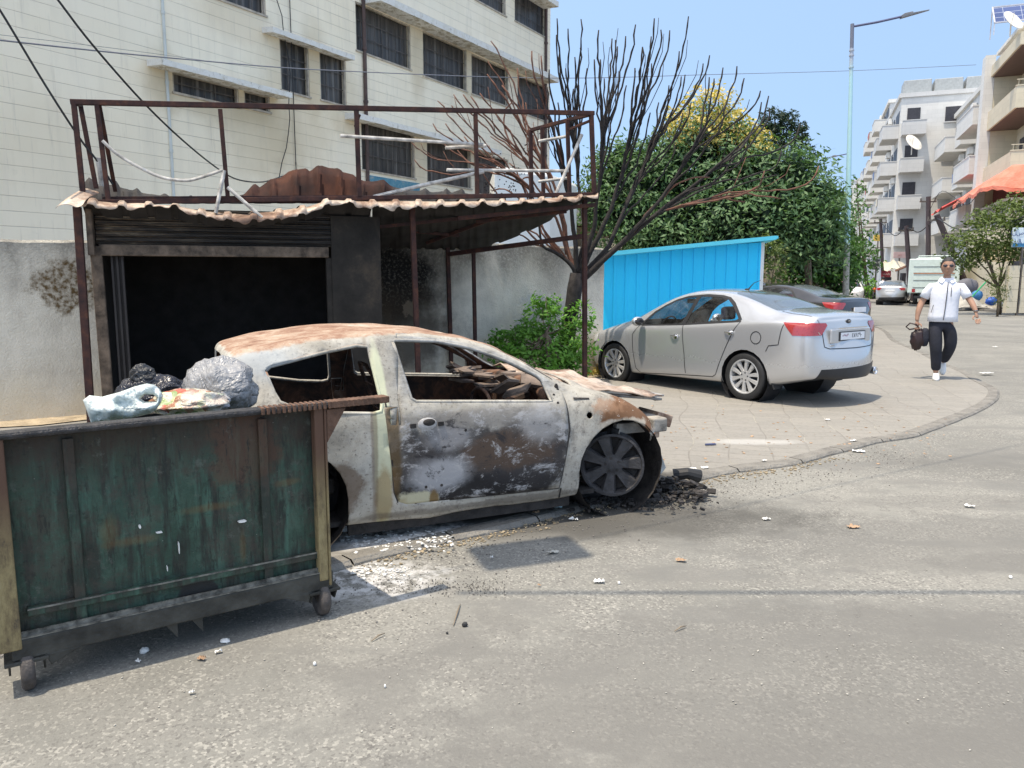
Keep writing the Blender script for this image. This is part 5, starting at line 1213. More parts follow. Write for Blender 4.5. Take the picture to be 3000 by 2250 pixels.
# crumpled bonnet remains lying on the engine bay
mb=MB()
def hood(i,j):
    u,v=i/16,j/14; x=1.50+.82*u; y=-.60+1.22*v
    z=.86-.13*u+.035*mnoise.noise(Vector((x*5,y*4,0)))+.03*mnoise.noise(Vector((x*11,y*9,3)))+.02*math.sin(v*9)
    return (x,y,z+.02*(v>.5))
mb.grid(hood,16,14); o=mb.build('bonnet_skin',M['tin'],bc,auto=50); m_=o.modifiers.new('s','SOLIDIFY'); m_.thickness=.008
mb=MB(); mb.bar((1.66,-.55,.80),(2.36,-.50,.705),.05,.02); mb.bar((2.36,-.50,.70),(2.44,.5,.69),.06,.02); mb.extr([(2.2,-.54,.72),(2.48,-.4,.70),(2.46,-.1,.70),(2.2,.0,.74)],(0,0,.015)); mb.build('bonnet_frame',simple('bonnet_steel',(.30,.29,.27),.7,.2,var=.5,scale=9,bumps=.5),bc,bevel=.004)
# engine bay, crossmember, hanging bracket
mb=MB(); mb.box(1.6,2.15,-.5,.5,.25,.62); mb.cbox((1.85,0,.66),(.3,.6,.12)); mb.build('engine_block',M['char'],bc,bevel=.03)
mb=MB(); mb.box(2.18,2.30,-.70,.70,.50,.60); mb.box(1.9,2.2,-.66,-.60,.50,.58); mb.build('crossmember',simple('crossmember_ash',(.33,.30,.26),.85,.1,var=.55,scale=8,bumps=.6),bc,bevel=.012)
mb=MB(); mb.cbox((2.36,-.45,.56),(.14,.26,.09),Matrix.Rotation(.3,3,'Y')); mb.cbox((2.40,-.30,.53),(.12,.3,.06),Matrix.Rotation(-.3,3,'Y')); mb.cbox((2.30,-.5,.50),(.08,.1,.16),Matrix.Rotation(.4,3,'Z')); mb.build('crumple_end',M['tin'],bc,bevel=.008)
mb=MB(); mb.extr([(2.17,-.58,.50),(2.26,-.58,.50),(2.34,-.585,.30),(2.38,-.59,.20),(2.33,-.59,.15),(2.28,-.59,.17),(2.26,-.585,.30)],(0,.025,0)); 
mb.build('hanging_bracket',simple('bracket_zinc',(.36,.37,.36),.6,.4,var=.5,scale=14,bumps=.4),bc,bevel=.005)
mb=MB(); mb.tube([(1.9,-.62,.55),(1.88,-.6,.3)],.05,8); mb.build('strut',M['char'],bc)
# arch liner
for s in(-1,1):
    for cx in(1.86,-.34): mb=MB(); mb.lathe([(0,s*.45),(.345,s*.45),(.345,s*.78)],(cx,0,.30),'Y',20); mb.build('wheel_arch',M['char'],bc,fix=False)
# wheels: bare rims in the melted tyres (seven broad spokes), front ones steered
for (cx,s,st) in((1.86,-1,R(-31)),(1.86,1,R(-24)),(-.34,-1,0),(-.34,1,0)):
    wheel(bc,(cx,s*.67,.31 if cx>1 else .215),.245,.215,.17,s,7,M['char'],M['rim_burnt'],wide=.52,steer=st,hubm=M['char'],tyre=False)
# pile of burnt remains under the front
def heap(name,px,py,w,n,mat,lab,size=(.02,.09),hgt=.08,kind=None):
    c=G(px,py,PZ); mb=MB()
    for k in range(n):
        r=random.random()**.6; a=random.uniform(0,6.28); p=c+Vector((math.cos(a)*r*w[0],math.sin(a)*r*w[1],random.uniform(0,hgt)*(1-r)+.01)); sz=random.uniform(*size)
        mb.cbox(p,(sz,sz*random.uniform(.3,1),sz*random.uniform(.15,.6)),Matrix.Rotation(random.uniform(0,3),3,'Z')@Matrix.Rotation(random.uniform(-.7,.7),3,'X'))
    o=mb.build(name,mat); tag(o,lab,'debris',kind='stuff'); return o
heap('burnt_debris',1960,1440,(.32,.22),180,M['char'],'charred black debris heaped in front of the burnt wheel',(.015,.07),.12)
heap('burnt_debris',1900,1475,(.5,.1),140,M['char'],'scatter of charred crumbs along the kerb by the burnt wheel',(.005,.018),.015)
p=G(2010,1410,PZ); mb=MB(); mb.tube([p+Vector((-.1,0,.05)),p+Vector((0,-.02,.07)),p+Vector((.1,.0,.04))],[.05,.045,.055],12); tag(mb.build('melted_duct',M['black']),'melted black duct piece on the ground ahead of the burnt car','debris')
# ================= vegetation =================
def leaves(name,C_,Nrm,L,Wd,mat,parent,jit=.7,droop=0.0,seed=1):
    r=np.random.default_rng(seed); n=len(C_)
    up=Nrm+r.normal(0,jit,(n,3)); up/=np.linalg.norm(up,axis=1,keepdims=True)+1e-9
    t=r.normal(0,1,(n,3)); t[:,2]-=droop; t-=up*(t*up).sum(1,keepdims=True); t/=np.linalg.norm(t,axis=1,keepdims=True)+1e-9
    b=np.cross(up,t); s=r.uniform(.6,1.25,(n,1)); l=t*L*s/2; w=b*Wd*s/2
    V=np.empty((n,4,3)); V[:,0]=C_-l; V[:,1]=C_+w-l*.1; V[:,2]=C_+l; V[:,3]=C_-w-l*.1
    me=bpy.data.meshes.new(name); me.vertices.add(n*4); me.vertices.foreach_set('co',V.reshape(-1).astype(np.float32))
    me.loops.add(n*4); me.loops.foreach_set('vertex_index',np.arange(n*4,dtype=np.int32))
    me.polygons.add(n); me.polygons.foreach_set('loop_start',np.arange(0,n*4,4,dtype=np.int32)); me.polygons.foreach_set('loop_total',np.full(n,4,dtype=np.int32))
    me.update(calc_edges=True); me.materials.append(mat); o=bpy.data.objects.new(name,me); link(o); o.parent=parent; return o
def crown_pts(blobs,per_m2,clump=.35,seed=1,shell=.55,sub=14):
    """blobs: (cx,cy,cz,rx,ry,rz). clumps of leaves near each blob's surface"""
    r=np.random.default_rng(seed); P_=[];N_=[]
    for (cx,cy,cz,rx,ry,rz) in blobs:
        area=4*math.pi*((rx*ry)**1.6/3+(rx*rz)**1.6/3+(ry*rz)**1.6/3)**(1/1.6)
        n=int(area*per_m2); k=max(3,n//sub)
        d=r.normal(0,1,(k,3)); d/=np.linalg.norm(d,axis=1,keepdims=True)
        rad=np.where(r.random((k,1))<.75,r.uniform(.82,1.08,(k,1)),r.uniform(shell,.85,(k,1)))
        lump=np.array([1+.22*mnoise.noise(Vector(q)*2.2+Vector((seed,0,0))) for q in d])[:,None]
        cc=d*rad*lump*np.array([rx,ry,rz])+np.array([cx,cy,cz])
        idx=np.repeat(np.arange(k),sub); off=r.normal(0,clump*.5,(k*sub,3)); off[:,2]*=.55
        off[:,2]-=np.abs(off[:,0]**2+off[:,1]**2)*.8/clump*.5
        P_.append(cc[idx]+off); nn=d[idx]*.55+np.array([0,0,.75]); N_.append(nn)
    return np.concatenate(P_),np.concatenate(N_)
def pxb(px,py,rx,ry,Y,dy=0,depth=None):
    p=P(px,py,Y+dy); s=Y/F*1.01; return (p.x,Y+dy,p.z,rx*s,(depth or (rx+ry)/2*s),ry*s)
def rel(blobs,o): return [(a-o.x,b-o.y,c-o.z,d,e,f) for a,b,c,d,e,f in blobs]
def tree(name,base,blobs,mat,lab,L=.17,Wd=.07,per=95,seed=1,trunk_r=.16,clump=.4,extra=None,limbs=7,group=None,core=True,barkm=None,cat='tree',dense=0):
    base=Vector(base); e=empty(name,base,0,lab,cat,group); rb=rel(blobs,base)
    p,n=crown_pts(rb,per,clump,seed); leaves('crown',p,n,L,Wd,mat,e,seed=seed,droop=.5)
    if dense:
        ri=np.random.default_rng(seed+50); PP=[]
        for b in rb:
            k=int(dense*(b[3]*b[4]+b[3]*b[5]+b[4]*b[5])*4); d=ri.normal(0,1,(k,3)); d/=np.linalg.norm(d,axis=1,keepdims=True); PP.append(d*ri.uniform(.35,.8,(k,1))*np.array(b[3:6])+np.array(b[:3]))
        PP=np.concatenate(PP); leaves('shade_foliage',PP,np.tile([0,0,.3],(len(PP),1)),L*1.9,Wd*2.6,M['leaf_dark'],e,seed=seed+3,jit=1)  # darker inner leaves: the crown's own shade is put into their colour
    mb=MB(); r=random.Random(seed); top=Vector((sum(b[0] for b in rb)/len(rb),sum(b[1] for b in rb)/len(rb),min(b[2] for b in rb)))
    fk=Vector((top.x*.25,top.y*.25,max(.8,top.z*.5)))
    mb.tube([Vector((0,0,-.05)),fk*.5+Vector((.04,0,0)),fk],[trunk_r*1.2,trunk_r,trunk_r*.85],10)
    for b in rb[:limbs+4]:
        q=Vector(b[:3]); m=fk.lerp(q,.5)+Vector((r.uniform(-.2,.2),r.uniform(-.2,.2),-.1)); mb.tube([fk,m,q,q+Vector((0,0,b[5]*.5))],[trunk_r*.6,trunk_r*.35,trunk_r*.18,.01],7)
    mb.build('trunk',barkm or M['bark'],e,smooth=True); return e
Y1=25.0
big=[pxb(1890,560,170,140,Y1,1),pxb(2050,500,190,150,Y1,.5),pxb(2240,560,190,140,Y1,0),pxb(2350,620,110,105,Y1,-.2),pxb(2160,650,260,110,Y1,-.2),pxb(1830,500,110,90,Y1,1.5),pxb(2270,510,70,55,Y1,1),pxb(2430,590,55,60,Y1,.3),pxb(1950,670,180,110,Y1,.5),pxb(2120,440,110,90,Y1,1),pxb(1780,600,90,110,Y1,1.8),pxb(2380,700,85,75,Y1,-.6)]
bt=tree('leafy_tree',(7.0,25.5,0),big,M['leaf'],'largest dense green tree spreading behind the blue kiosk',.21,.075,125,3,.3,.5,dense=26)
yb=[pxb(2055,360,100,95,Y1,.2),pxb(2150,400,75,70,Y1,.1),pxb(2105,310,50,60,Y1,.6),pxb(1990,360,50,55,Y1,.6),pxb(2200,425,60,50,Y1,.0)]
tree('blossoming_tree',(6.6,27,0),yb,M['leaf_yellow'],'taller tree topped with yellow blossom rising above the big green tree',.15,.07,90,5,.18,.3)
p,n=crown_pts(rel([pxb(2060,370,100,90,Y1,1.7),pxb(2140,430,90,70,Y1,1.2),pxb(2000,390,60,70,Y1,1.6)],Vector((6.6,27,0))),75,.3,9); leaves('green_foliage',p,n,.17,.07,M['leaf'],bpy.data.objects['blossoming_tree'],seed=9)
cb=[pxb(2270,350,40,35,32),pxb(2295,385,42,36,32,.5),pxb(2250,385,35,30,32),pxb(2322,350,10,34,32),pxb(2290,345,10,32,32),pxb(2335,378,26,9,32),pxb(2275,420,50,30,32)]
tree('cedar_tree',(P(2290,700,32).x,32,0),cb,M['leaf_dark'],'dark ragged conifer beside the pointed cypress',.16,.05,260,7,.14,.15)
cy=[pxb(2386,358,10,22,23),pxb(2385,380,17,24,23),pxb(2383,405,28,30,23),pxb(2382,440,40,36,23),pxb(2382,485,48,45,23),pxb(2378,535,50,48,23)]
tree('cypress_tree',(P(2380,700,26.5).x,26.5,0),[(a,26.5+(b-23)*.3,c_*1.0,d,e_,f) for a,b,c_,d,e_,f in [pxb(2386,358,11,22,26.5),pxb(2385,380,18,24,26.5),pxb(2383,405,29,30,26.5),pxb(2382,440,41,36,26.5),pxb(2382,485,48,45,26.5),pxb(2378,535,50,48,26.5)]],M['leaf_dark'],'pointed dark cypress above the green tree, left of the lamp post',.10,.04,520,8,.12,.07)
sb_=[pxb(2415,750,90,75,28,0),pxb(2350,790,60,60,28,.3),pxb(2460,700,45,60,28,1),pxb(2490,775,40,55,28,1),pxb(2400,700,60,50,28,.6),pxb(2450,820,70,40,28,.5)]
tree('leafy_tree',(P(2420,800,28.4).x,28.4,0),sb_,M['leaf_mid'],'lower round green tree right behind the lamp post foot',.19,.09,95,11,.12,.3,dense=18)
tree('leafy_tree',(P(2560,640,60).x,60,0),[pxb(2510,545,22,30,60),pxb(2520,620,22,40,60),pxb(2510,690,30,50,60),pxb(2535,720,35,45,60),pxb(2530,780,40,40,60)],M['leaf_mid'],'distant street tree right behind the lamp post',.34,.17,14,13,.2,.7)
bs=[pxb(2245,735,40,50,21),pxb(2270,770,35,50,21)]
tree('yellow_shrub',(P(2250,800,21).x,21,0),bs,M['leaf_olive'],'yellowish shrub right behind the end of the blue kiosk',.12,.06,120,14,.05,.2,cat='shrub')
# street trees on the right
rt_=[pxb(2890,690,90,60,34),pxb(2830,730,50,45,34),pxb(2960,640,60,55,34),pxb(2985,700,40,50,34),pxb(2870,640,30,28,34),pxb(2920,735,60,30,34),pxb(2810,765,30,25,34),pxb(3020,620,60,60,34)]
tree('street_tree',(P(2930,880,34).x,34,0),rt_,M['leaf_olive'],'spreading olive green street tree in front of the orange awning building',.20,.09,85,17,.09,.35)
tree('street_bush',(P(2925,885,32).x,32,0),[pxb(2925,820,26,36,32),pxb(2922,858,24,28,32)],M['leaf_olive'],'tall tawny bush in front of the pale boundary slabs on the right',.13,.03,170,19,.04,.2,cat='bush')
tree('street_bush',(P(2552,860,55).x,55,0),[pxb(2552,835,18,17,55),pxb(2548,855,16,12,55)],M['leaf_bright'],'small round green bush far down the street beside the parked bicycles',.25,.12,60,23,.05,.4,cat='bush')
# bright ash/maple sapling at the wall
gb=[(lambda t:pxb(t[0],t[1],t[2]*1.15,t[3]*1.15,t[4]+.45))(t) for t in ((1590,935,50,45,10.9),(1570,1000,80,45,10.8),(1510,1000,60,36,10.7),(1640,1030,70,45,10.6),(1560,1060,80,40,10.5),(1690,1010,45,50,10.8),(1480,1020,40,26,10.6),(1600,890,35,28,11),(1640,1090,60,30,10.4),(1700,930,35,40,11.1))]
tree('green_bush',(P(1600,1100,10.8).x,10.8,PZ),gb,M['leaf_bright'],'bright green bushy sapling at the foot of the burnt tree','.' and .085,.036,620,29,.035,.12,cat='bush')
# weeds at the wall foot
def weeds(name,px,py,n,spread,h,lab,seed,mat):
    c=G(px,py,PZ); r=np.random.default_rng(seed); C_=np.stack([r.normal(0,spread,n),r.normal(0,spread*.35,n),np.abs(r.normal(0,h,n))],1)
    o=leaves(name,C_,np.tile([0,0,.5],(n,1)),.05,.02,mat,None,seed=seed,jit=1); o.location=c; return tag(o,lab,'weeds',kind='stuff')
weeds('weeds',150,1215,700,.17,.10,'sparse green weeds at the foot of the wall on the left',3,M['leaf_bright'])
weeds('dry_weeds',1745,1098,500,.2,.05,'dry yellow weeds at the foot of the grey wall end',4,M['leaf_yellow'])
# ---- burnt bare tree
Yt=11.7
def T_(px,py,dy=0): return P(px,py,Yt+dy)
limbs=dict(A=([(1687,803),(1664,766),(1623,739),(1594,721),(1580,670),(1574,631)],-.2,.05,0),
 B=([(1687,803),(1664,730),(1650,640),(1630,560),(1595,490),(1545,440)],.3,.055,1),
 C=([(1687,800),(1685,700),(1672,600),(1655,500),(1640,400),(1636,300)],-.3,.055,0),
 D=([(1690,795),(1712,700),(1706,600),(1692,500),(1688,380),(1698,250)],.4,.05,0),
 E=([(1693,800),(1735,690),(1748,590),(1762,480),(1776,380),(1790,290)],-.5,.055,0),
 F_=([(1697,805),(1755,690),(1800,580),(1835,450),(1850,330),(1862,200)],.2,.06,0),
 G_=([(1700,810),(1780,720),(1830,610),(1880,500),(1920,380),(1950,300)],.7,.055,0),
 H=([(1705,815),(1800,735),(1880,650),(1960,550),(2030,430),(2085,340)],-.7,.06,0),
 I=([(1705,820),(1781,748),(1840,700),(1918,632),(2010,560),(2110,480),(2190,400)],-.2,.075,0),
 J=([(1840,700),(1890,655),(1950,617),(2060,590),(2170,540),(2280,512)],-.9,.035,0),
 K=([(1660,745),(1630,640),(1560,560),(1480,500),(1400,490)],-.5,.03,1),
 L=([(1650,640),(1600,540),(1520,460),(1440,400)],.6,.03,1))
bt_=empty('burnt_tree',T_(1664,1010),0,'leafless fire-blackened tree with long upright shoots rising over the kiosk roof end','tree'); tb=bt_.location.copy()
mb=MB(); mb.tube([T_(1655,1075)-tb,T_(1662,985)-tb,T_(1676,900)-tb,T_(1684,845)-tb,T_(1688,800)-tb],[.15,.125,.11,.115,.09],12)
LP={}
mbk=MB()
for k,(pts,dy,r0,br) in limbs.items():
    q=[T_(x,y,dy*(i/(len(pts)-1)))-tb for i,(x,y) in enumerate(pts)]; q2=cr(q,4); px2=cr([Vector((x,y,0)) for x,y in pts],4)
    for i in range(1,len(q2)): q2[i]=q2[i]+Vector((mnoise.noise(q2[i]*4),mnoise.noise(q2[i]*4+Vector((9,0,0))),0))*.03
    r0*=.68; rs=[r0*(1-.8*i/(len(q2)-1))**1.15+.004 for i in range(len(q2))]
    (mbk if br else mb).tube(q2,rs,7); LP[k]=(q2,px2,rs,br)
tips=[(1438,120),(1429,179),(1427,217),(1558,149),(1585,163),(1515,199),(1632,54),(1664,84),(1702,56),(1754,88),(1793,113),(1803,117),(1833,106),(1862,72),(1882,138),(1684,167),(1741,174),(1809,136),(1630,102),(1890,246),(1282,296),(1329,277),(1357,277),(1379,282),(1406,273),(1268,362),(1207,418),(1214,468),(1305,362),(1323,310),(1917,54),(1908,107),(1936,87),(1962,89),(2017,48),(2079,162),(2060,186),(2118,198),(2159,194),(2180,229),(2252,281),(2231,299),(2255,316),(2344,363),(2007,219),(1996,224),(2092,230),(1882,137),(2399,486),(2286,582),(2183,591),(1640,150),(1720,200),(1770,230),(1835,250),(1900,200),(1960,250),(1700,140),(1657,200),(2025,300),(2130,300),(1470,250),(1500,300),(1450,330),(1360,400),(1340,440),(1540,300),(1600,250),(1990,150),(1930,300),(2290,440),(2240,500),(1440,560),(1500,610),(1430,680),(1560,520),(1975,420),(2080,520),(2150,440),(1905,330),(1815,210),(1680,60+200),(1610,330),(1586,400)]+[(1440+i*31+((i*37)%19),150+((i*53)%130)+abs(i-12)*7) for i in range(0,27,5)]+[(1300+i*24,420+(i*41)%90) for i in range(0,9,4)]+[(2000+i*38,330+(i*47)%150) for i in range(0,9,5)]
rr_=random.Random(5)
mt1=MB(); mt2=MB()
for tx,ty in tips:
    best=None
    for k,(q2,px2,rs,br) in LP.items():
        for i in range(3,len(q2)):
            d=px2[i]; dx=tx-d.x; dyy=d.y-ty
            if dyy<60 and ty<560: continue
            tan=(px2[i]-px2[i-1]).normalized(); dist=math.hypot(dx,dyy)
            dirn=Vector((dx,-dyy,0)).normalized(); ang_=1-tan.dot(dirn); cost=dist*(.55+2.6*ang_)+abs(dist-max(330,(800-ty)*.55))*.9
            if best is None or cost<best[0]: best=(cost,k,i,dist)
    _,k,i,dist=best; q2,px2,rs,br=LP[k]; s0=q2[i]; tan=(q2[i]-q2[i-1]).normalized(); dz=s0.y+rr_.uniform(-.5,.5)
    e=P(tx,ty,max(Yt-2,min(Yt+2,tb.y+dz)))-tb; L_=(e-s0).length
    endt=Vector((tan.x*.15,0,1)) if ty<520 and tx>1500 else Vector((-.6 if tx<1500 else .8,0,.75 if ty<520 else -.2)); endt.normalize()
    c1=s0+tan*L_*.4; c2=e-endt*L_*.35; n=14; pts=[]
    for j in range(n+1):
        t=j/n; p_=s0*(1-t)**3+c1*3*t*(1-t)**2+c2*3*t*t*(1-t)+e*t**3; p_+=Vector((mnoise.noise(p_*5+Vector((tx,0,0))),0,mnoise.noise(p_*5)))*.045*(1 if 0<j<n else 0); pts.append(p_)
    r0=min(rs[i]*.72,.009+.0032*L_); r=[r0*(1-.62*j/n)+.0035+(.0035*(j%2) if j>n*.62 else 0) for j in range(n+1)]
    brown=(br or tx<1590 or ty>480); (mt2 if brown else mt1).tube(pts,r,5)
    if L_>1.2 and rr_.random()<.6:
        j=rr_.randint(4,8); s1=pts[j]; dd_=(pts[j+1]-pts[j]).normalized(); sdn=Vector((rr_.choice([-1,1])*rr_.uniform(.4,.8),rr_.uniform(-.5,.5),.7)); L2=L_*rr_.uniform(.25,.45)
        (mt2 if brown else mt1).tube([s1,s1+(dd_+sdn*.5)*L2*.35,s1+(dd_+sdn*.55)*L2*.65+Vector((0,0,L2*.15)),s1+(dd_+sdn*.45)*L2*.75+Vector((0,0,L2*.4))],[r0*.5,r0*.4,.006,.004],5)
mb.build('trunk',M['bark_burnt'],bt_,smooth=True); merge([mbk,mt2]).build('brown_branches',M['bark_brown'],bt_,smooth=True,fix=False); mt1.build('black_shoots',M['bark_burnt'],bt_,smooth=True,fix=False)
# berry clusters
mb=MB()
for cx,cy in((1545,435),(1490,520),(1510,505),(1600,385),(1455,480),(1500,545),(1430,545)):
    for k in range(16): p_=P(cx+rr_.gauss(0,14),cy+rr_.gauss(0,12),Yt-.3)-tb; mb.sphere(p_,.010,5,4)
o=mb.build('dry_berries',M['bark_burnt'],bt_); o['kind']='stuff'
# ================= street lamp, cables =================
def street_lamp(name,px,Yz,ytop,armpts,lab,r=.1,base=None):
    b=P(px,HZ,Yz); b.z=0; e=empty(name,b,0,lab,'street lamp','street lamps'); zt=P(px,ytop,Yz).z
    t=NT('lamp_pole_paint_'+str(int(Yz))); s=t.sep(); n=t.noise(5,6,rough=.7); c=t.mix(t.mr(n,.45,.6,0,.4),(.40,.64,.68,1),(.48,.68,.70,1)); c=t.mix(t.mr(t.math('ADD',s[2],t.math('MULTIPLY',n,.5)),3.0,2.8,0,1),c,t.ramp(t.noise(12,5),[(.35,(.22,.22,.19)),(.65,(.42,.40,.34))])); c=t.mix(t.mr(s[2],zt-1.6,zt-1.0,0,1),c,(.42,.45,.52,1)); c=t.mix(t.mr(s[2],zt-.75,zt-.7,0,1),c,(.16,.17,.22,1))
    mt=t.fin(c,.5,.1); mb=MB(); tp=P(armpts[0][0],ytop,Yz)-b; ln_=lambda z:(tp.x*z/zt,0,z); mb.tube([ln_(0),ln_(zt*.35),ln_(zt*.75),ln_(zt)],[r,r*.92,r*.62,r*.55],12); 
    for z in(zt-.8,zt-.95,zt-1.3): mb.tube([ln_(z),ln_(z+.04)],r*.8,8)
    mb.build('pole',mt,e,smooth=False)
    q=[P(x,y,Yz)-b for x,y in armpts]; mb=MB(); mb.tube(q[:-1],.035,6); mb.build('arm',simple('lamp_arm_dark',(.07,.08,.16),.5,bumps=0),e)
    a,c_=q[-2],q[-1]; d=(c_-a); mb=MB(); mb.hexa([a+Vector((0,-.1,-.05)),c_+Vector((0,-.03,-.0)),c_+Vector((0,.03,-.0)),a+Vector((0,.1,-.05)),a+Vector((0,-.1,.04)),c_+Vector((0,-.03,.03)),c_+Vector((0,.03,.03)),a+Vector((0,.1,.04))]); mb.cbox(a.lerp(c_,.25)+Vector((0,0,.05)),(d.length*.3,.12,.05),Matrix.Rotation(-math.atan2(d.z,d.x),3,'Y')); mb.build('lamp_head',simple('lamp_head_grey',(.16,.16,.17),.5,bumps=0),e,bevel=.01)
    return e
street_lamp('street_lamp',2484,25,70,[(2497,78),(2570,65),(2640,49),(2722,31)],'pale blue lamp post with a long arm standing behind the black car')
street_lamp('street_lamp',2489,48,440,[(2489,449),(2466,454),(2450,457),(2422,463)],'distant lamp post whose arm shows left of the tall pale blue one',.06)
def cable(name,pts,r,lab,mat=None,world=False,grp='overhead cables'):
    q=[Vector(p) if world else P(*p) for p in pts]; n0=len(q); q=cr(q,6) if len(q)>2 else q
    if isinstance(r,list): r=[float(np.interp(i/(len(q)-1)*(n0-1),range(n0),r)) for i in range(len(q))]
    mb=MB(); mb.tube(q,r,5); o=mb.build(name,mat or M['wire']); return tag(o,lab,'cable',grp)
cable('overhead_cable',[(-40,-20,7.5),(0,30,7.6),(130,245,7.9),(230,400,8.1),(290,478,8.2),(330,540,8.3)],.011,'black cable slanting down from the left picture edge behind the frame post')
cable('overhead_cable',[(130,-50,7.5),(170,0,7.6),(270,130,7.9),(420,300,8.6),(540,415,9.6),(640,495,11),(700,527,12),(770,533,13),(830,515,14)],.011,'black cable slanting down over the stone wall to the sagging loop')
cable('overhead_cable',[(-60,110,10),(0,118,10.4),(500,170,14),(1000,208,19),(1640,229,26),(2100,218,34),(2500,207,41),(2860,190,46)],.012,'thin grey wire crossing the sky past the lamp post',M['wire_grey'])
cable('overhead_cable',[(-60,95,12),(400,150,13.4),(780,203,19)],.0035,'faint thin wire against the stone facade',M['wire_grey'])
# cable out of frame overhead whose soft shadow crosses the asphalt, plus an added unseen panel that casts the dark patch
zc_=6.0; sh=Vector((-SD.x,-SD.y,0))/SD.z*zc_
gA=G(1430,1737); gB=G(3200,1735)
a_=Vector((gA.x,gA.y,zc_))-sh; b_=Vector((gB.x,gB.y,zc_))-sh; dv=(b_-a_)
cable('overhead_cable',[a_-dv*.05,a_+dv*.5,b_+dv*3],.017,'cable high above the street whose shadow crosses the asphalt',world=True)
gC=G(1575,1612); c_=Vector((gC.x,gC.y,zc_))-sh
e=empty('shadow_panel',c_-Vector((0,0,.25)),R(20),'unseen flat panel added above the asphalt to cast the dark patch beside the burnt car','lamp')
mb=MB(); mb.box(-.33,.33,-.2,.2,.0,.10); mb.build('shadow_panel_body',simple('lamp_body_grey',(.3,.3,.3),.5),e,bevel=.03); mb=MB(); mb.bar((0,0,.1),(0,0,.26),.03); mb.tube([(-6,-1.2,.9),(0,0,.26),(9,1.8,.9)],.006,5); mb.build('shadow_panel_wire',M['wire'],e)
# ================= right-hand street =================
def stonemat(nm,col,st=.25):
    t=NT(nm); s=t.sep(); b=t.n('TexBrick'); cm=t.n('CombineXYZ'); t.set(cm.inputs[0],t.math('ADD',s[0],s[1])); t.set(cm.inputs[1],s[2]); t.set(b.inputs['Vector'],cm.outputs[0]); b.inputs['Scale'].default_value=1; b.inputs['Brick Width'].default_value=.8; b.inputs['Row Height'].default_value=.35; b.inputs['Mortar Size'].default_value=.006
    b.inputs['Color1'].default_value=(*col,1); b.inputs['Color2'].default_value=tuple(x*.93 for x in col)+(1,); b.inputs['Mortar'].default_value=tuple(x*.78 for x in col)+(1,)
    c=b.outputs[0]; c=t.mix(t.mr(t.noise(.7,6,rough=.7,src=t.mapp(scale=(1,1,.4))),.5,.75,0,st),c,tuple(x*.6 for x in col)); return t.fin(c,.85,0,spec=.2)
M['s_white']=stonemat('white_limestone',(.66,.65,.62)); M['s_cream']=stonemat('cream_limestone',(.62,.55,.42),.4); M['s_grey']=stonemat('grey_limestone',(.56,.56,.55))
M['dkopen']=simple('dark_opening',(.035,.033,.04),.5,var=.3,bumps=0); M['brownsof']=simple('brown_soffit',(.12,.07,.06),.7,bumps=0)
SL=Vector((26.45,42,0)); st_a=R(90-21); sdir=Vector((math.cos(st_a),math.sin(st_a),0)); sperp=Vector((-sdir.y,sdir.x,0))
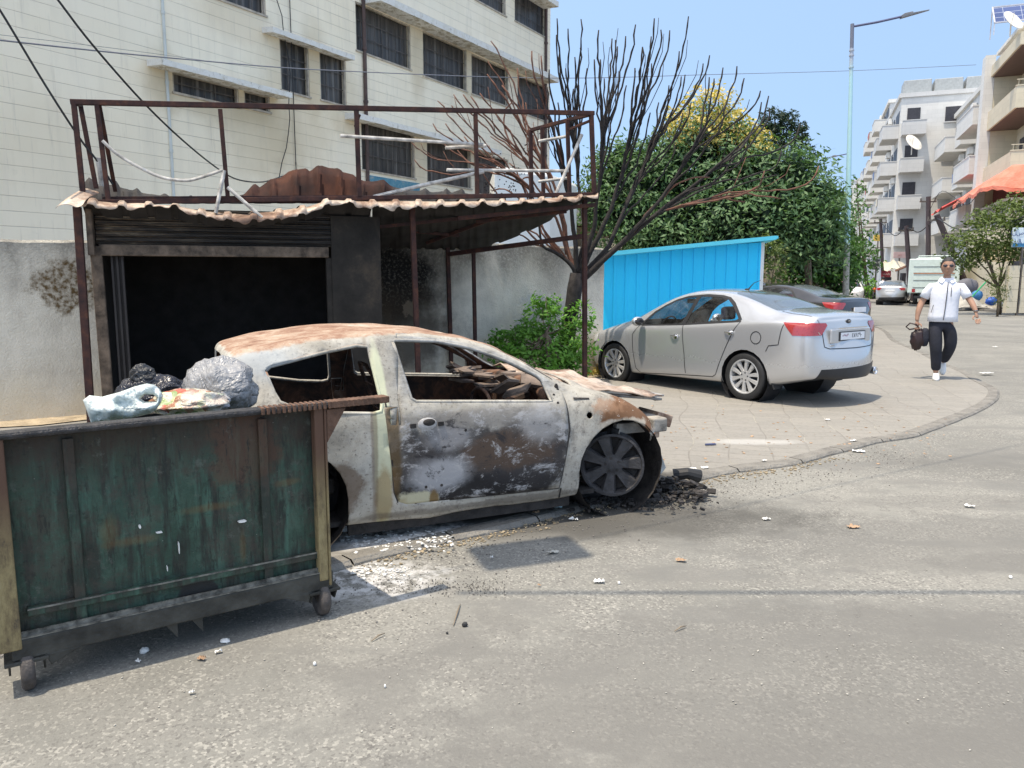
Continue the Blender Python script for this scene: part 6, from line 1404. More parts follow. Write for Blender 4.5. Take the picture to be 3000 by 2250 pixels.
def apt(t0,t1,off,H,lab,mat,pitch=3.1,z0=3.6,bal=(),ends=(),openings=(),mat2=None,balmat=None,name='apartment_building'):
    o=SL+sdir*t0+sperp*off; e=empty(name,(o.x,o.y,0),st_a,lab,'building','apartment blocks along the street'); L=t1-t0; mat2=mat2 or mat
    mb=MB(); mb.box(0,L,-11,0,0,H); mb.build('wall',mat,e)
    mb=MB(); mb.box(-.15,L+.02,-11.1,.2,H+.002,H+.35); mb.build('cornice',mat2,e)
    nf=int((H-z0)/pitch)
    for f in range(nf+1):
        z=z0+f*pitch
        if z+1>H: break
        for (x0,x1,d) in bal:
            mb=MB(); mb.box(x0,x1,.003,d,z-.18,z); mb.box(x0,x1,d-.12,d,z+.002,z+.95); mb.box(x0,x0+.12,.003,d-.122,z+.002,z+.95); mb.box(x1-.12,x1,.003,d-.122,z+.002,z+.95); mb.box(x0-.03,x1+.03,d-.14,d+.03,z+.952,z+1.02); mb.box(x0-.03,x0+.14,.003,d-.142,z+.952,z+1.02)
            bb=mb.build('balcony',balmat or mat2,e)
            mb=MB(); mb.box(x0+.3,x1-.3,-.0+.004,.03,z+.01,z+2.2); mb.build('door_opening',M['dkopen'],bb)
        rr=random.Random(int(t0*10)+f)
        for (x0,x1,d) in bal:
            if rr.random()<.6:
                mb=MB(); mb.box(x0+.4,x0+1.2,.03,.35,z+2.25,z+2.75); mb.build('air_conditioner',M['whitebox'],e,bevel=.02)
            if rr.random()<.45:
                mb=MB(); mb.box(x0+.5,x0+rr.uniform(1.2,2.4),d+.032,d+.05,z+.35,z+1.03); mb.build('laundry',simple('laundry_%d_%d'%(int(t0),f),rr.choice([(.5,.15,.12),(.15,.22,.4),(.6,.55,.45),(.3,.3,.32)]),.9),e)
            if x1+1.0<L:
                mb=MB(); mb.box(x1+.35,x1+.85,.004,.05,z+.9,z+1.9); mb.build('window',M['dkopen'],e); mb=MB(); mb.box(x1+.25,x1+.95,.004,.1,z+.8,z+.895); mb.build('sill',mat2,e)
        for (x0,x1,za,zb) in openings:
            mb=MB(); mb.box(x0,x1,.004,.05,z+za,z+zb); mb.build('window',M['dkopen'],e); mb=MB(); mb.box(x0-.06,x1+.06,.004,.12,z+za-.1,z+za-.004); mb.build('sill',mat2,e)
        for (y0,y1,kind) in ends: # on camera-facing end
            if kind=='w':
                mb=MB(); mb.box(-.05,-.004,y0,y1,z+.9,z+2.1); mb.build('window',M['dkopen'],e); mb=MB(); mb.box(-.12,-.004,y0-.08,y1+.08,z+.80,z+.895); mb.build('sill',mat2,e)
            else:
                d=1.3; mb=MB(); mb.box(-d,-.004,y0,y1,z-.18,z); mb.box(-d,-d+.12,y0,y1,z+.002,z+.95); mb.box(-d+.122,-.004,y1-.12,y1,z+.002,z+.95); mb.box(-d+.122,-.004,y0,y0+.12,z+.002,z+.95); mb.box(-d-.03,-d+.14,y0-.03,y1+.03,z+.952,z+1.02); bb=mb.build('balcony',balmat or mat2,e)
                mb=MB(); mb.box(-.05,-.004,(y0+y1)/2-.5,(y0+y1)/2+.5,z+.01,z+2.2); mb.build('door_opening',M['dkopen'],bb)
    return e
def sgrp(e,*ops):
    pass
# A : nearest, cream, with big wrapped balconies
def bldA():
    e=empty('apartment_building',(SL.x,SL.y,0),st_a,'nearest apartment building on the right with orange awning, solar panels and deep cream balconies','building','apartment blocks along the street')
    mb=MB(); mb.box(1.8,7.0,-14,-1.6,0,13.7); mb.box(7.0,7.9,-12,-.2,0,14.0); mb.build('wall',M['s_cream'],e)
    mb=MB(); mb.box(7.0,7.95,-.19,.35,0,14.9); mb.build('pier',M['s_white'],e)
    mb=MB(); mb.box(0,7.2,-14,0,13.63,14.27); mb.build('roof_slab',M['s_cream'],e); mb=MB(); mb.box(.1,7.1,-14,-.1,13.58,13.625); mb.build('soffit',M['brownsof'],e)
    for z0,z1,kd in((5.0,5.84,1),(7.55,8.45,0),(10.76,11.76,0)):
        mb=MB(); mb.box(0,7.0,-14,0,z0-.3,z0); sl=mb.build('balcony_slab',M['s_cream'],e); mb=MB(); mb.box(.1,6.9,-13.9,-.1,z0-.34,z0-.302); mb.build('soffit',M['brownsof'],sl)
        mb=MB()
        if kd:
            for k in range(48): mb.lathe([(.04,0),(.07,.2),(.035,.45),(.06,.62),(.06,.7)],(.08,-.15-k*.3,z0),'Z',6)
            for k in range(22): mb.box(.2+k*.3,.26+k*.3,-.12,-.06,z0,z0+.72)
            mb.box(-.03,.17,-14,0,z0+.72,z1); mb.box(.172,7.0,-.17,.0,z0+.72,z1); mb.box(0,7,-14,.02,z0-1.5,z0-.35)
        else:
            mb.box(0,.14,-14,0,z0+.002,z1-.2); mb.box(.142,7.0,-.14,0,z0+.002,z1-.2); mb.box(-.03,.17,-14,.03,z1-.195,z1-.14)
            for k in range(30): mb.box(.05,.07,-.1-k*.45,-.08-k*.45,z1-.14,z1+.12)
            mb.box(.04,.08,-14,0,z1+.12,z1+.16)
        mb.build('balustrade',M['s_white'] if kd else M['s_cream'],sl)
    for z in(5.1,7.6,10.8):
        for y in(-2.9,-5.4,-8.5):
            mb=MB(); mb.box(1.74,1.79,y-.35,y+.35,z+.2,z+1.6); mb.lathe([(0,1.735),(.35,1.735),(.35,1.79)],(0,y,z+1.6),'X',16); mb.build('door_opening',M['dkopen'],e)
        for x in(3.2,5.4): mb=MB(); mb.box(x-.5,x+.5,-1.59,-1.55,z+.01,z+2.1); mb.build('door_opening',M['dkopen'],e)
    mb=MB(); mb.box(1.4,1.75,-2.2,-1.4,12.3,13.1); mb.build('air_conditioner',M['whitebox'],e,bevel=.03)
    mb=MB(); mb.box(4.0,9.5,-8,-1.2,14.28,15.5); mb.build('roof_room',stonemat('white_block_wall',(.66,.65,.6)),e); mb=MB(); mb.box(3.6,9.9,-8.3,-.7,15.5,15.7); mb.build('roof_room_slab',M['concrete'],e)
    return e
eA=bldA()
def awning():
    e=empty('orange_awning',SL+Vector((0,0,0)),st_a,'large faded orange awning over the first-floor balcony of the nearest building','awning')
    t=NT('orange_canvas'); n=t.noise(1.6,5); c=t.mix(t.mr(n,.35,.7,0,.7),(.66,.15,.09,1),(.74,.30,.22,1)); mt=t.fin(c,.8,0,t.bump(t.noise(3,4,dist=1),.5,.1))
    A0,A1=Vector((.1,-.25,7.6)),Vector((7.1,-.25,7.5)); B0,B1=Vector((-.95,1.35,6.28)),Vector((7.1,1.5,6.15)); C0,C1=Vector((.1,-5.0,7.6)),Vector((-.95,-3.2,6.3))
    def sheet(p00,p10,p01,p11,nu,nv): return lambda i,j: p00.lerp(p10,i/nu).lerp(p01.lerp(p11,i/nu),j/nv)+Vector((0,0,.10*math.sin(i*1.3)*(j/nv)*(1-.0)+.06*math.sin(math.pi*j/nv)))
    mb=MB(); mb.grid(sheet(A0,A1,B0,B1,14,6),14,6); mb.grid(sheet(A0,Vector((.1,-3.0,7.6)),B0,C1,10,6),10,6)
    mb.grid(lambda i,j:B0.lerp(B1,i/28)+Vector((0,0,.10*math.sin(i*.65)-j*(.16+.07*(i%2)))),28,1); mb.grid(lambda i,j:B0.lerp(C1,i/20)+Vector((0,0,.10*math.sin(i*.65)-j*(.16+.07*(i%2)))),20,1)
    o=mb.build('canvas',mt,e,smooth=False,fix=False); m_=o.modifiers.new('s','SOLIDIFY'); m_.thickness=.02
    mb=MB(); 
    mb.grid(sheet(Vector((7.6,-.3,7.2)),Vector((12.5,-.3,7.0)),Vector((7.6,2.0,6.0)),Vector((12.5,2.0,5.9)),10,5),10,5); o=mb.build('lower_canvas',simple('red_canvas',(.50,.06,.05),.8,var=.3,bumps=.2),e)
    mb=MB(); 
    for y in np.arange(-3.3,-14,-.35): mb.bar((-.02,y,5.8),(-.02,y,7.9),.02)
    mb.bar((-.02,-3.1,5.75),(-.02,-3.1,7.95),.07); mb.bar((-.02,-3.1,7.0),(-.02,-14,7.0),.03); mb.build('grille',M['winbar'],e)
    mb=MB(); mb.box(.9,1.0,-14,-.6,5.05,7.2); mb.box(1.0,6.9,-.7,-.6,5.05,7.2); mb.build('inner_curtain',simple('dark_red_curtain',(.13,.025,.022),.8),e)
    mb=MB(); mb.grid(lambda i,j:(-.12+.05*math.sin(i),-4.6-.35*i-.12*j,7.85-.33*j),6,6); mb.build('hanging_cloth',mt,e,smooth=True)
awning()
def small(name,lab,cat,o,build,group=None):
    e=empty(name,o,st_a,lab,cat,group); build(e); return e
def solar(e):
    t=NT('solar_cells'); b=t.n('TexBrick'); t.set(b.inputs['Vector'],t.obj()); b.inputs['Scale'].default_value=1; b.inputs['Brick Width'].default_value=.32; b.inputs['Row Height'].default_value=.9; b.inputs['Mortar Size'].default_value=.012; b.offset=0; b.inputs['Color1'].default_value=(.035,.06,.16,1); b.inputs['Color2'].default_value=(.05,.08,.20,1); b.inputs['Mortar'].default_value=(.35,.38,.45,1); mt=t.fin(b.outputs[0],.15)
    for k in range(3):
        mb=MB(); y=-.4-k*2.3; mb.hexa([(0,y-2.2,0),(0,y,0),(1.0,y,1.1),(1.0,y-2.2,1.1),(.0,y-2.2,.06),(0,y,.06),(1.0,y,1.16),(1.0,y-2.2,1.16)]); mb.build('panel',[mt][0],e)
        mb=MB(); 
        for yy in(y,y-2.2): mb.bar((-.02,yy,.05),(1.02,yy,1.2),.07); 
        mb.bar((-.02,y,.05),(-.02,y-2.2,.05),.07); mb.bar((1.02,y,1.2),(1.02,y-2.2,1.2),.07); mb.bar((1.0,y,1.1),(1.0,y,-.6),.05); mb.bar((0,y,0),(0,y,-.6),.05); mb.build('panel_frame',simple('panel_frame_steel',(.5,.5,.53),.4,.3,bumps=0),e)
o=P(2890,72,46.5); small('solar_array','tilted blue solar panels on the nearest roof at the top right','solar panel',o,solar)
def dish(name,p,r,lab,az=-.6):
    e=empty(name,p,st_a,lab,'satellite dish','satellite dishes'); mb=MB(); mb.lathe([(0,0),(r*.5,.06*r),(r*.8,.16*r),(r,.26*r),(r*.98,.28*r),(r*.5,.09*r),(0,.03*r)],(0,0,0),'Z',20); o=mb.build('dish',M['concrete'],e,smooth=True); o.rotation_euler=(R(20),R(-55),R(20)); mb=MB(); mb.tube([(0,0,-r*1.1),(0,0,0)],.04,6); mb.tube([(-.1,0,-.1),(-r*.9,0,r*.5)],.02,5); mb.build('mount',M['concrete'],e)
dish('satellite_dish',P(2962,66,42.5),.62,'large white dish on the nearest roof under the solar panels')
eB=apt(8.0,27,-1.2,14.8,'pale building between the awning building and the tall far blocks',M['s_grey'],3.1,5.3,bal=((1.5,7.5,1.6),(9.5,12.0,1.0),(13.2,18.8,1.5)),openings=((8.0,8.9,.3,2.4),(12.3,12.9,.5,2.2)),mat2=M['s_white'])
mb=MB(); mb.tube([Vector((1.0+1.9*math.cos(a),.9,8.6+2.3*math.sin(a))) for a in np.linspace(.2,2.9,14)],.05,6)
for a in np.linspace(.3,2.8,12): mb.tube([(1.0,.9,8.6),(1.0+1.9*math.cos(a),.9,8.6+2.3*math.sin(a))],.02,4)
mb.build('fan_grille',M['whitebox'],eB)
apt(27.5,41,3.0,16.9,'tall block with rooftop water tanks and cream upper wall',M['s_white'],3.1,4.5,bal=((.6,4.2,1.3),(7,10.5,1.3)),ends=((-1.9,-.1,'b'),(-4.6,-3.4,'w')),openings=((5.0,6.0,.3,2.2),(11.3,12.1,.6,2.2)),mat2=M['s_grey'])
apt(41.5,62,2.8,19.3,'far narrow pale block left of the one with the water tanks',M['s_grey'],3.1,4.5,bal=((1,4.5,1.3),(8,12,1.3),(15,19,1.3)),openings=((5.5,6.5,.4,2.2),),mat2=M['s_white'])
apt(84,118,1.6,19.6,'far white block with curved stacked balconies near the lamp post',M['s_white'],3.1,4.5,bal=((1,5,1.3),(10,14,1.3)),ends=((-3.6,-.1,'b'),),mat2=M['s_white'])
apt(122,160,2.5,20.5,'farthest hazy white block just right of the lamp post',M['s_white'],3.1,4.5,bal=((1,6,1.3),),ends=((-4,-1,'b'),),mat2=M['s_grey'])
def tanks():
    for k,(t,yy,w) in enumerate(((29,-1.2,2.2),(29.3,-3.6,2.2),(29.6,-6.2,2.6))):
        o=SL+sdir*t+sperp*(3.0+yy)+Vector((0,0,17.26)); e=MB(); s_=w/2; e.hexa([(-s_,-s_,0),(s_,-s_,0),(s_,s_,0),(-s_,s_,0),(-s_*.97,-s_*.97,1.15),(s_*.97,-s_*.97,1.15),(s_*.97,s_*.97,1.15),(-s_*.97,s_*.97,1.15)]); e.box(-.3,.3,-.3,.3,1.152,1.25)
        q=e.build('water_tank',simple('tank_grey',(.33,.35,.35),.6,bumps=0),bevel=.05); q.location=o; q.rotation_euler=(0,0,st_a); tag(q,['leftmost','middle','rightmost'][k]+' of the grey water tanks on the tall block roof','tank','rooftop water tanks')
tanks()
dish('satellite_dish',P(2672,422,62),.75,'grey dish standing in front of the cream upper wall of the tall block')
# ground floor shops: plain canopies, walls and signs
def sign(name,px0,py0,px1,py1,Y,bg_,fg,lines,lab,th=.08,extra=None):
    a=P(px0,py1,Y); b=P(px1,py0,Y); w=b.x-a.x; h=b.z-a.z; e=empty(name,((a.x+b.x)/2,Y,a.z),0,lab,'sign','shop signs along the street')
    mb=MB(); mb.box(-w/2,w/2,0,th,0,h); mb.build('board',simple(name+'_board',bg_,.6,bumps=0,var=.06),e,bevel=.01)
    if extra:
        mb=MB(); mb.box(-w/2+.01,w/2-.01,-.012,-.004,0.01,h*.2); mb.build('stripe',simple('sign_blue_stripe',extra,.6,bumps=0),e)
    fgm=simple(name+'_ink',fg,.6,bumps=0,var=.05); n=len(lines)
    for i,l in enumerate(lines):
        text_mesh(l,h*.62/max(n,2),fgm,e,(0,-.02,h*(1-(i+.6)/(n+.25))),(R(90),0,0),ext=.003)
    mb=MB(); mb.bar((0,th*.5,.0),(0,th*.5,-a.z),.08); mb.build('bracket',M['winbar'],e)
    return e
sign('shop_sign',2965,667,3035,724,33,(.62,.72,.78),(.05,.10,.25),['السبيل','الاسمر'],'pale blue Arabic sign at the right picture edge',extra=(.03,.22,.42))
sign('shop_sign',2556,759,2579,790,62,(.05,.065,.065),(.75,.75,.75),['مطبعة','تصوير'],'black Arabic sign far down the street',)
sign('shop_sign',2582,793,2611,812,60,(.28,.035,.045),(.8,.75,.7),['السلام'],'dark red Arabic sign far down the street')
sign('shop_sign',2559,688,2588,706,66,(.68,.46,.10),(.12,.05,.03),['بن'],'yellow sign above the black one')
sign('shop_sign',2618,738,2655,756,58,(.55,.40,.40),(.35,.12,.12),['مركز'],'faded pink banner right of the wooden pole')
# utility poles
def upole(px0,y0,px1,y1,Y,r,lab,mat=None):
    a=P(px0,y0,Y); b=P(px1,y1,Y); k=a.z/(a.z-b.z); g=a+(b-a)*k; e=empty('utility_pole',g,0,lab,'pole','utility poles along the street'); mb=MB(); mb.tube([Vector((0,0,0)),a-g],[r,r*.8],8); mb.build('post',mat or simple('tarred_wood',(.055,.04,.045),.8,bumps=.2),e)
    mb=MB(); mb.bar(a-g+Vector((-.5,0,-.3)),a-g+Vector((.5,0,-.3)),.08); [mb.tube([a-g+Vector((x,0,-.3)),a-g+Vector((x,0,-.1))],.04,6) for x in(-.45,.0,.45)]; mb.build('crossarm',M['winbar'],e)
upole(2580,641,2587,830,62,.15,'dark brown utility pole beside the yellow sign'); upole(2655,661,2664,810,50,.17,'black utility pole left of the box truck'); upole(2720,576,2719,800,48,.17,'tallest black utility pole rising behind the box truck'); upole(2744,629,2831,838,44,.2,'thick black pole leaning to the left over the street tree')
cable('street_cable',[(2580,650,62),(2620,690,56),(2655,668,50),(2690,680,49),(2720,660,48),(2744,640,44),(2800,670,40),(2900,675,36),(3010,630,32)],.03,'black bundle of cables strung between the street poles')
cable('street_cable',[(2720,625,48),(2760,560,46),(2830,600,44),(2868,560,43)],.018,'thin wires from the tallest street pole to the awning building')
# canopies & low shop fronts
def shopfront():
    e=empty('shop_row',G(2620,905),st_a,'low row of shop fronts with canvas canopies under the far blocks','shop'); o=e.location
    def q(px,py,Y): return P(px,py,Y)-o
    mt=simple('beige_canvas',(.52,.46,.36),.85,var=.2)
    e.rotation_euler=(0,0,0)
    mb=MB(); a=q(2587,768,60); b=q(2632,762,56); c=q(2655,783,54); d=q(2590,792,57)
    mb.grid(lambda i,j:(a.lerp(b,i/6)).lerp(d.lerp(c,i/6),j/3)+Vector((0,0,.12*math.sin(i*2+j))),6,3); mb.build('canopy',mt,e,smooth=True)
    mb=MB(); a=q(2625,765,56); mb.bar(q(2625,793,54),q(2655,780,52),.12); mb.build('pipe_rail',simple('rust_pipe',(.25,.12,.07),.8),e)
    mb=MB()
    for px0,px1,yt,yb in((2590,2612,812,850),(2640,2655,800,850)): a=q(px0,yb,57); b=q(px1,yt,57); mb.box(a.x,b.x,a.y,a.y+.3,a.z-1,b.z)
    mb.build('shutter_door',M['dkopen'],e)
shopfront()
# mats, slabs, gate at right
def mat_fence():
    a=P(2877,765,37); b=P(2993,740,35); e=empty('reed_screen',(a.x,a.y,a.z),math.atan2(b.y-a.y,b.x-a.x),'straw reed screen strung under the street tree','screen'); L=(Vector((b.x,b.y,0))-Vector((a.x,a.y,0))).length
    mb=MB(); t=simple('reed',(.55,.45,.26),.9,var=.5,scale=3)
    for k in range(16): z=k*.045; mb.tube([(0,.02*(k%2),z+.012*math.sin(k)),(L*.5,0,z-.03+.02*math.sin(k*2)),(L,.02*(k%2),z)],.022,5)
    mb.build('reeds',t,e)
mat_fence()
def slabs():
    for k,(x0,x1,yt) in enumerate(((2950,2983,778),(2988,3030,775))):
        a=P(x0,880,33); b=P(x1,880,33); zt=P(x0,yt,33).z; mb=MB(); n=4
        for i in range(n): mb.box(a.x+.0,b.x,33,33.25,(zt-.1)*i/n+.1+.01,(zt-.1)*(i+1)/n+.1)
        o=mb.build('boundary_slab',M['s_cream']); tag(o,['pale stone block pier right of the tawny bush','pale stone block wall at the right picture edge'][k],'wall')
    e=empty('shop_house',P(2850,HZ,40)-Vector((0,0,CH)),st_a,'low dim shop front behind the street tree trunk','building'); mb=MB(); mb.box(-1,6,-9,-.6,0,4.2); mb.build('wall',M['s_cream'],e); mb=MB(); mb.box(-1.05,-1.004,-4,-1.5,.1,2.6); mb.box(-1.05,-1.004,-8,-5,.1,2.6); mb.build('door_opening',M['dkopen'],e)
slabs()
def clutter():
    o=G(2835,905,.11); 
    mb=MB(); c=P(2830,862,38); mb.grid(lambda i,j:(c.x-1.0+2.2*i/10,38-.5+1.2*j/8,.12+.75*math.exp(-((i-5)/3.2)**2-((j-4)/3)**2)+.1*mnoise.noise(Vector((i*.7,j*.6,1)))),10,8); tag(mb.build('tarpaulin_heap',simple('grey_tarp',(.36,.34,.30),.8,var=.4,scale=4),smooth=True),'grey tarpaulin heap on the far pavement beside the leaning pole','heap')
    mb=MB(); a=P(2838,880,37); b=P(2894,820,37); mb.tube([a,b],.035,6); tag(mb.build('green_pole',simple('green_plastic',(.02,.35,.15),.5)),'bright green pole leaning over the tarpaulin heap','pole')
    mb=MB(); mb.sphere(P(2862,866,38),(.30,.2,.26),10,8,lambda q:1+.2*mnoise.noise(q*2)); tag(mb.build('blue_sack',simple('blue_tarp',(.03,.16,.36),.6),smooth=True),'blue sack behind the green pole','bag')
    mb=MB(); mb.sphere(P(2905,882,36),(.28,.2,.2),10,8,lambda q:1+.3*mnoise.noise(q*2)); tag(mb.build('blue_bag',simple('bright_blue_bag',(.02,.10,.45),.5),smooth=True),'bright blue bag on the far kerb under the street tree','bag')
    mb=MB(); mb.sphere(P(2832,840,39),(.6,.3,.42),12,8,lambda q:1+.25*mnoise.noise(q*2)); tag(mb.build('grey_sack',simple('dark_grey_sack',(.13,.13,.15),.8),smooth=True),'dark grey bundle left of the blue sack','bag')
clutter()
# ================= vehicles =================
blk=empty('parked_car',(7.35,18.45,PZ),2.2,'black saloon with red tail light parked beyond the silver one','car','cars in the street'); blk.scale=(.917,)*3; build_sedan(blk,mk_paint('black_paint',(.018,.016,.018),.15,.2,dust=(.10,.09,.08)),detail=False)
mb=MB(); mb.box(-1.13,-1.105,-.26,.26,.88,1.0); mb.build('number_plate',M['plate'],blk)
def carcopy(src,loc,ang,paint,lab,sc=.917):
    c=copy_tree(src); c.location=loc; c.rotation_euler=(0,0,ang); c.scale=(sc,)*3; c['label']=lab
    for ch in c.children:
        if ch.name.startswith('body'):
            ch.data=ch.data.copy(); ch.data.materials[0]=paint
    return c
carcopy(blk,(9.2,26.5,PZ),2.3,mk_paint('navy_paint',(.02,.03,.08),.2,.3),'dark blue car mostly hidden behind the two parked saloons')
w_=mk_paint('white_paint',(.72,.72,.72),.35,0); s_=mk_paint('light_silver_paint',(.45,.46,.47),.3,.6)
p=G(2632,895); carcopy(blk,(22.6,46,0),R(58),s_,'small light silver hatchback with red tail light left of the box truck')
carcopy(blk,(24.6,56,0),R(246),w_,'white car facing the camera behind the small silver hatchback')
carcopy(blk,(22.6,60,0),R(40),w_,'white parked car beside the lamp post, far down the street')
def truck():
    Yk=43; a=P(2655,HZ,Yk); e=empty('box_truck',(P(2735,HZ,Yk).x,Yk,0),R(62),'pale green-white box truck with ribbed body, standing in the street behind the walking man','truck'); 
    mt=simple('pale_green_paint',(.56,.66,.63),.5,var=.08); mb=MB(); mb.box(0,4.2,-1.25,1.25,.75,2.65); mb.hexa([(0,-1.08,2.552),(4.2,-1.08,2.552),(4.2,1.08,2.552),(0,1.08,2.552),(.05,-.8,2.72),(4.15,-.8,2.72),(4.15,.8,2.72),(.05,.8,2.72)]); mb.build('cargo_box',mt,e,bevel=.05)
    mb=MB()
    for z in(1.05,1.45,1.85,2.2):
        mb.box(-.02,-.004,-1.0,1.0,z,z+.035); mb.box(.1,4.1,1.085,1.1,z,z+.035)
    mb.build('rib',simple('rib_dark',(.2,.24,.25),.6),e); mb=MB(); mb.box(-.035,-.022,-1.0,1.0,1.83,1.86); mb.build('orange_stripe',simple('orange_stripe',(.6,.2,.08),.6),e)
    mb=MB(); mb.box(4.3,5.7,-.95,.95,.5,1.9); mb.build('cab',mt,e,bevel=.12); mb=MB(); mb.box(4.8,5.4,.952,.965,1.2,1.75); mb.build('side_window',M['glass_dark'],e)
    mb=MB(); mb.box(0,5.6,-.45,.45,.45,.74); mb.box(-.05,.05,-.9,.9,.45,.6); mb.build('chassis',M['trim'],e)
    mb=MB(); mb.tube([(.1,-.8,2.8),(4.1,-.8,2.8)],.03,6); mb.tube([(.1,.8,2.8),(4.1,.8,2.8)],.03,6); mb.tube([(.1,-.8,2.8),(.1,.8,2.8)],.03,6); mb.build('roof_rack',mt,e)
    for x in(.9,4.9):
        for s in(1,-1): wheel(e,(x,s*.85,.37),.37,.22,.22,s,5,M['black'],M['alloy'],wide=.4)
    for s in(1,-1): mb=MB(); mb.box(-.03,-.004,s*.95-.08,s*.95+.08,.8,.98); mb.build('tail_light',M['lamp_red'],e)
truck()
def moto(px,py,Y,ang,col,lab,scl=1.,name='motorcycle'):
    g=P(px,HZ,Y); e=empty(name,(g.x,Y,.11 if Y<40 else 0),ang,lab,name.replace('_',' '),'two-wheelers in the street'); e.scale=(scl,)*3
    mb=MB(); mb.tube([(-.55,0,.62),(-.1,0,.6),(.25,0,.78),(.5,0,.9)],.05,8); mb.sphere((.12,0,.82),(.26,.13,.12),10,8); mb.sphere((-.35,0,.78),(.32,.13,.07),10,8); mb.build('body',simple(name+'_paint'+str(px),col,.35,.2,bumps=0),e,smooth=True)
    mb=MB(); mb.tube([(.5,0,.9),(.66,0,.32)],.03,6); mb.tube([(.45,-.33,1.02),(.5,0,.98),(.45,.33,1.02)],.018,6); mb.tube([(-.1,0,.5),(-.6,0,.32)],.03,6); mb.cbox((.05,0,.42),(.35,.2,.28)); mb.build('frame',M['trim'],e)
    for x in(.68,-.62): mb=MB(); mb.lathe([(.22,-.045),(.3,-.05),(.32,0),(.3,.05),(.22,.045)],(x,0,.32),'Y',18,close=True); w=mb.build('wheel',M['black'],e,smooth=True); mb=MB(); mb.lathe([(0,-.02),(.05,-.03),(.2,-.01),(.2,.01),(.05,.03),(0,.02)],(x,0,.32),'Y',12); mb.build('hub',M['alloy'],w)
moto(2992,880,36,R(150),(.35,.03,.05),'dark red motorcycle parked under the trees at the right edge',.8)
moto(2530,865,57,R(10),(.2,.2,.22),'grey motorcycle in the row by the lamp post')
moto(2518,865,58,R(30),(.1,.1,.12),'black motorcycle in the row by the lamp post')
moto(2565,870,55,R(60),(.6,.12,.03),'orange motorcycle beside the far pedestrian')
# parasol
def parasol():
    g=P(2462,HZ,52); e=empty('parasol',(g.x,52,0),0,'faded pink parasol far behind the black car','parasol'); mb=MB(); mb.lathe([(0,2.0),(.5,1.9),(1.0,1.62),(1.02,1.55),(.98,1.57),(.5,1.84),(0,1.94)],(0,0,-.35),'Z',12); mb.build('canopy',simple('pink_cloth',(.65,.25,.32),.8),e); mb=MB(); mb.tube([(0,0,0),(0,0,1.6)],.03,6); mb.build('pole',M['trim'],e)
parasol()
# wall with gate behind the black car
mb=MB(); a=P(2250,HZ,29); b=P(2460,HZ,29); mb.box(a.x,P(2310,HZ,29).x,29,29.3,0,P(2300,735,29).z); mb.box(P(2310,HZ,29).x,b.x,30.5,30.7,0,2.0); mb.hexa([(P(2290,HZ,29).x,28.7,P(2290,742,29).z),(P(2372,HZ,29).x,28.7,P(2370,768,29).z),(P(2372,HZ,29).x,29.5,P(2370,768,29).z),(P(2290,HZ,29).x,29.5,P(2290,742,29).z),(P(2290,HZ,29).x,28.7,P(2290,742,29).z+.2),(P(2372,HZ,29).x,28.7,P(2370,768,29).z+.2),(P(2372,HZ,29).x,29.5,P(2370,768,29).z+.2),(P(2290,HZ,29).x,29.5,P(2290,742,29).z+.2)])
tag(mb.build('garden_gate_wall',M['beige']),'beige wall with a sloping concrete gate lintel in the shade behind the parked cars','wall')
# dark planting behind the kiosk closes the view under the trees
mb=MB(); mb.box(P(1900,HZ,29).x,P(2520,HZ,31).x,33,33.4,0,2.4); tag(mb.build('garden_wall',M['brownwall']),'dim garden wall in the shade under the big green tree','wall')
tree('hedge',(8,30,0),[pxb(1950,740,90,70,30),pxb(2080,740,90,80,30),pxb(2200,730,90,70,30),pxb(2330,760,60,50,31),pxb(1840,760,80,60,30)],M['leaf_dark'],'dark hedge in the shade under the big green tree',.22,.1,45,41,.05,.4,cat='hedge')
# ================= people =================
def skin_mesh(name,verts,edges,radii,mat,parent,sub=2,root=0):
    me=bpy.data.meshes.new(name); me.from_pydata([tuple(v) for v in verts],edges,[]); o=bpy.data.objects.new(name,me); link(o)
    m=o.modifiers.new('skin','SKIN'); m.use_smooth_shade=True; m.branch_smoothing=.6
    for i,r in enumerate(radii):
        sv=me.skin_vertices[0].data[i]; sv.radius=r if isinstance(r,tuple) else (r,r); sv.use_root=(i==root)
    s=o.modifiers.new('sub','SUBSURF'); s.levels=s.render_levels=sub
    dg=bpy.context.evaluated_depsgraph_get(); m2=bpy.data.meshes.new_from_object(o.evaluated_get(dg)); bpy.data.objects.remove(o)
    m2.materials.clear(); m2.materials.append(mat); m2.polygons.foreach_set('use_smooth',[True]*len(m2.polygons))
    x=bpy.data.objects.new(name,m2); link(x); x.parent=parent; return x
M['skin']=simple('skin',(.36,.20,.135),.55,var=.1,scale=9,bumps=.1); M['shirt']=simple('white_polo_cloth',(.72,.74,.80),.85,var=.05,scale=5,bumps=.25,bd=.02)
M['jeans']=simple('dark_trousers_cloth',(.014,.016,.026),.85,var=.4,scale=6,bumps=.4,bd=.02); M['shoe']=simple('white_shoe',(.70,.70,.69),.6,var=.08); M['hair']=simple('black_hair',(.015,.013,.013),.6,var=.3,scale=30,bumps=.4)
M['leather']=simple('dark_brown_leather',(.028,.013,.013),.4,var=.5,scale=10,bumps=.5)
def chain(V,E,Rd,pts,rs,start=None):
    prev=start
    for p,r in zip(pts,rs):
        V.append(p); Rd.append(r); i=len(V)-1
        if prev is not None: E.append((prev,i))
        prev=i
    return prev
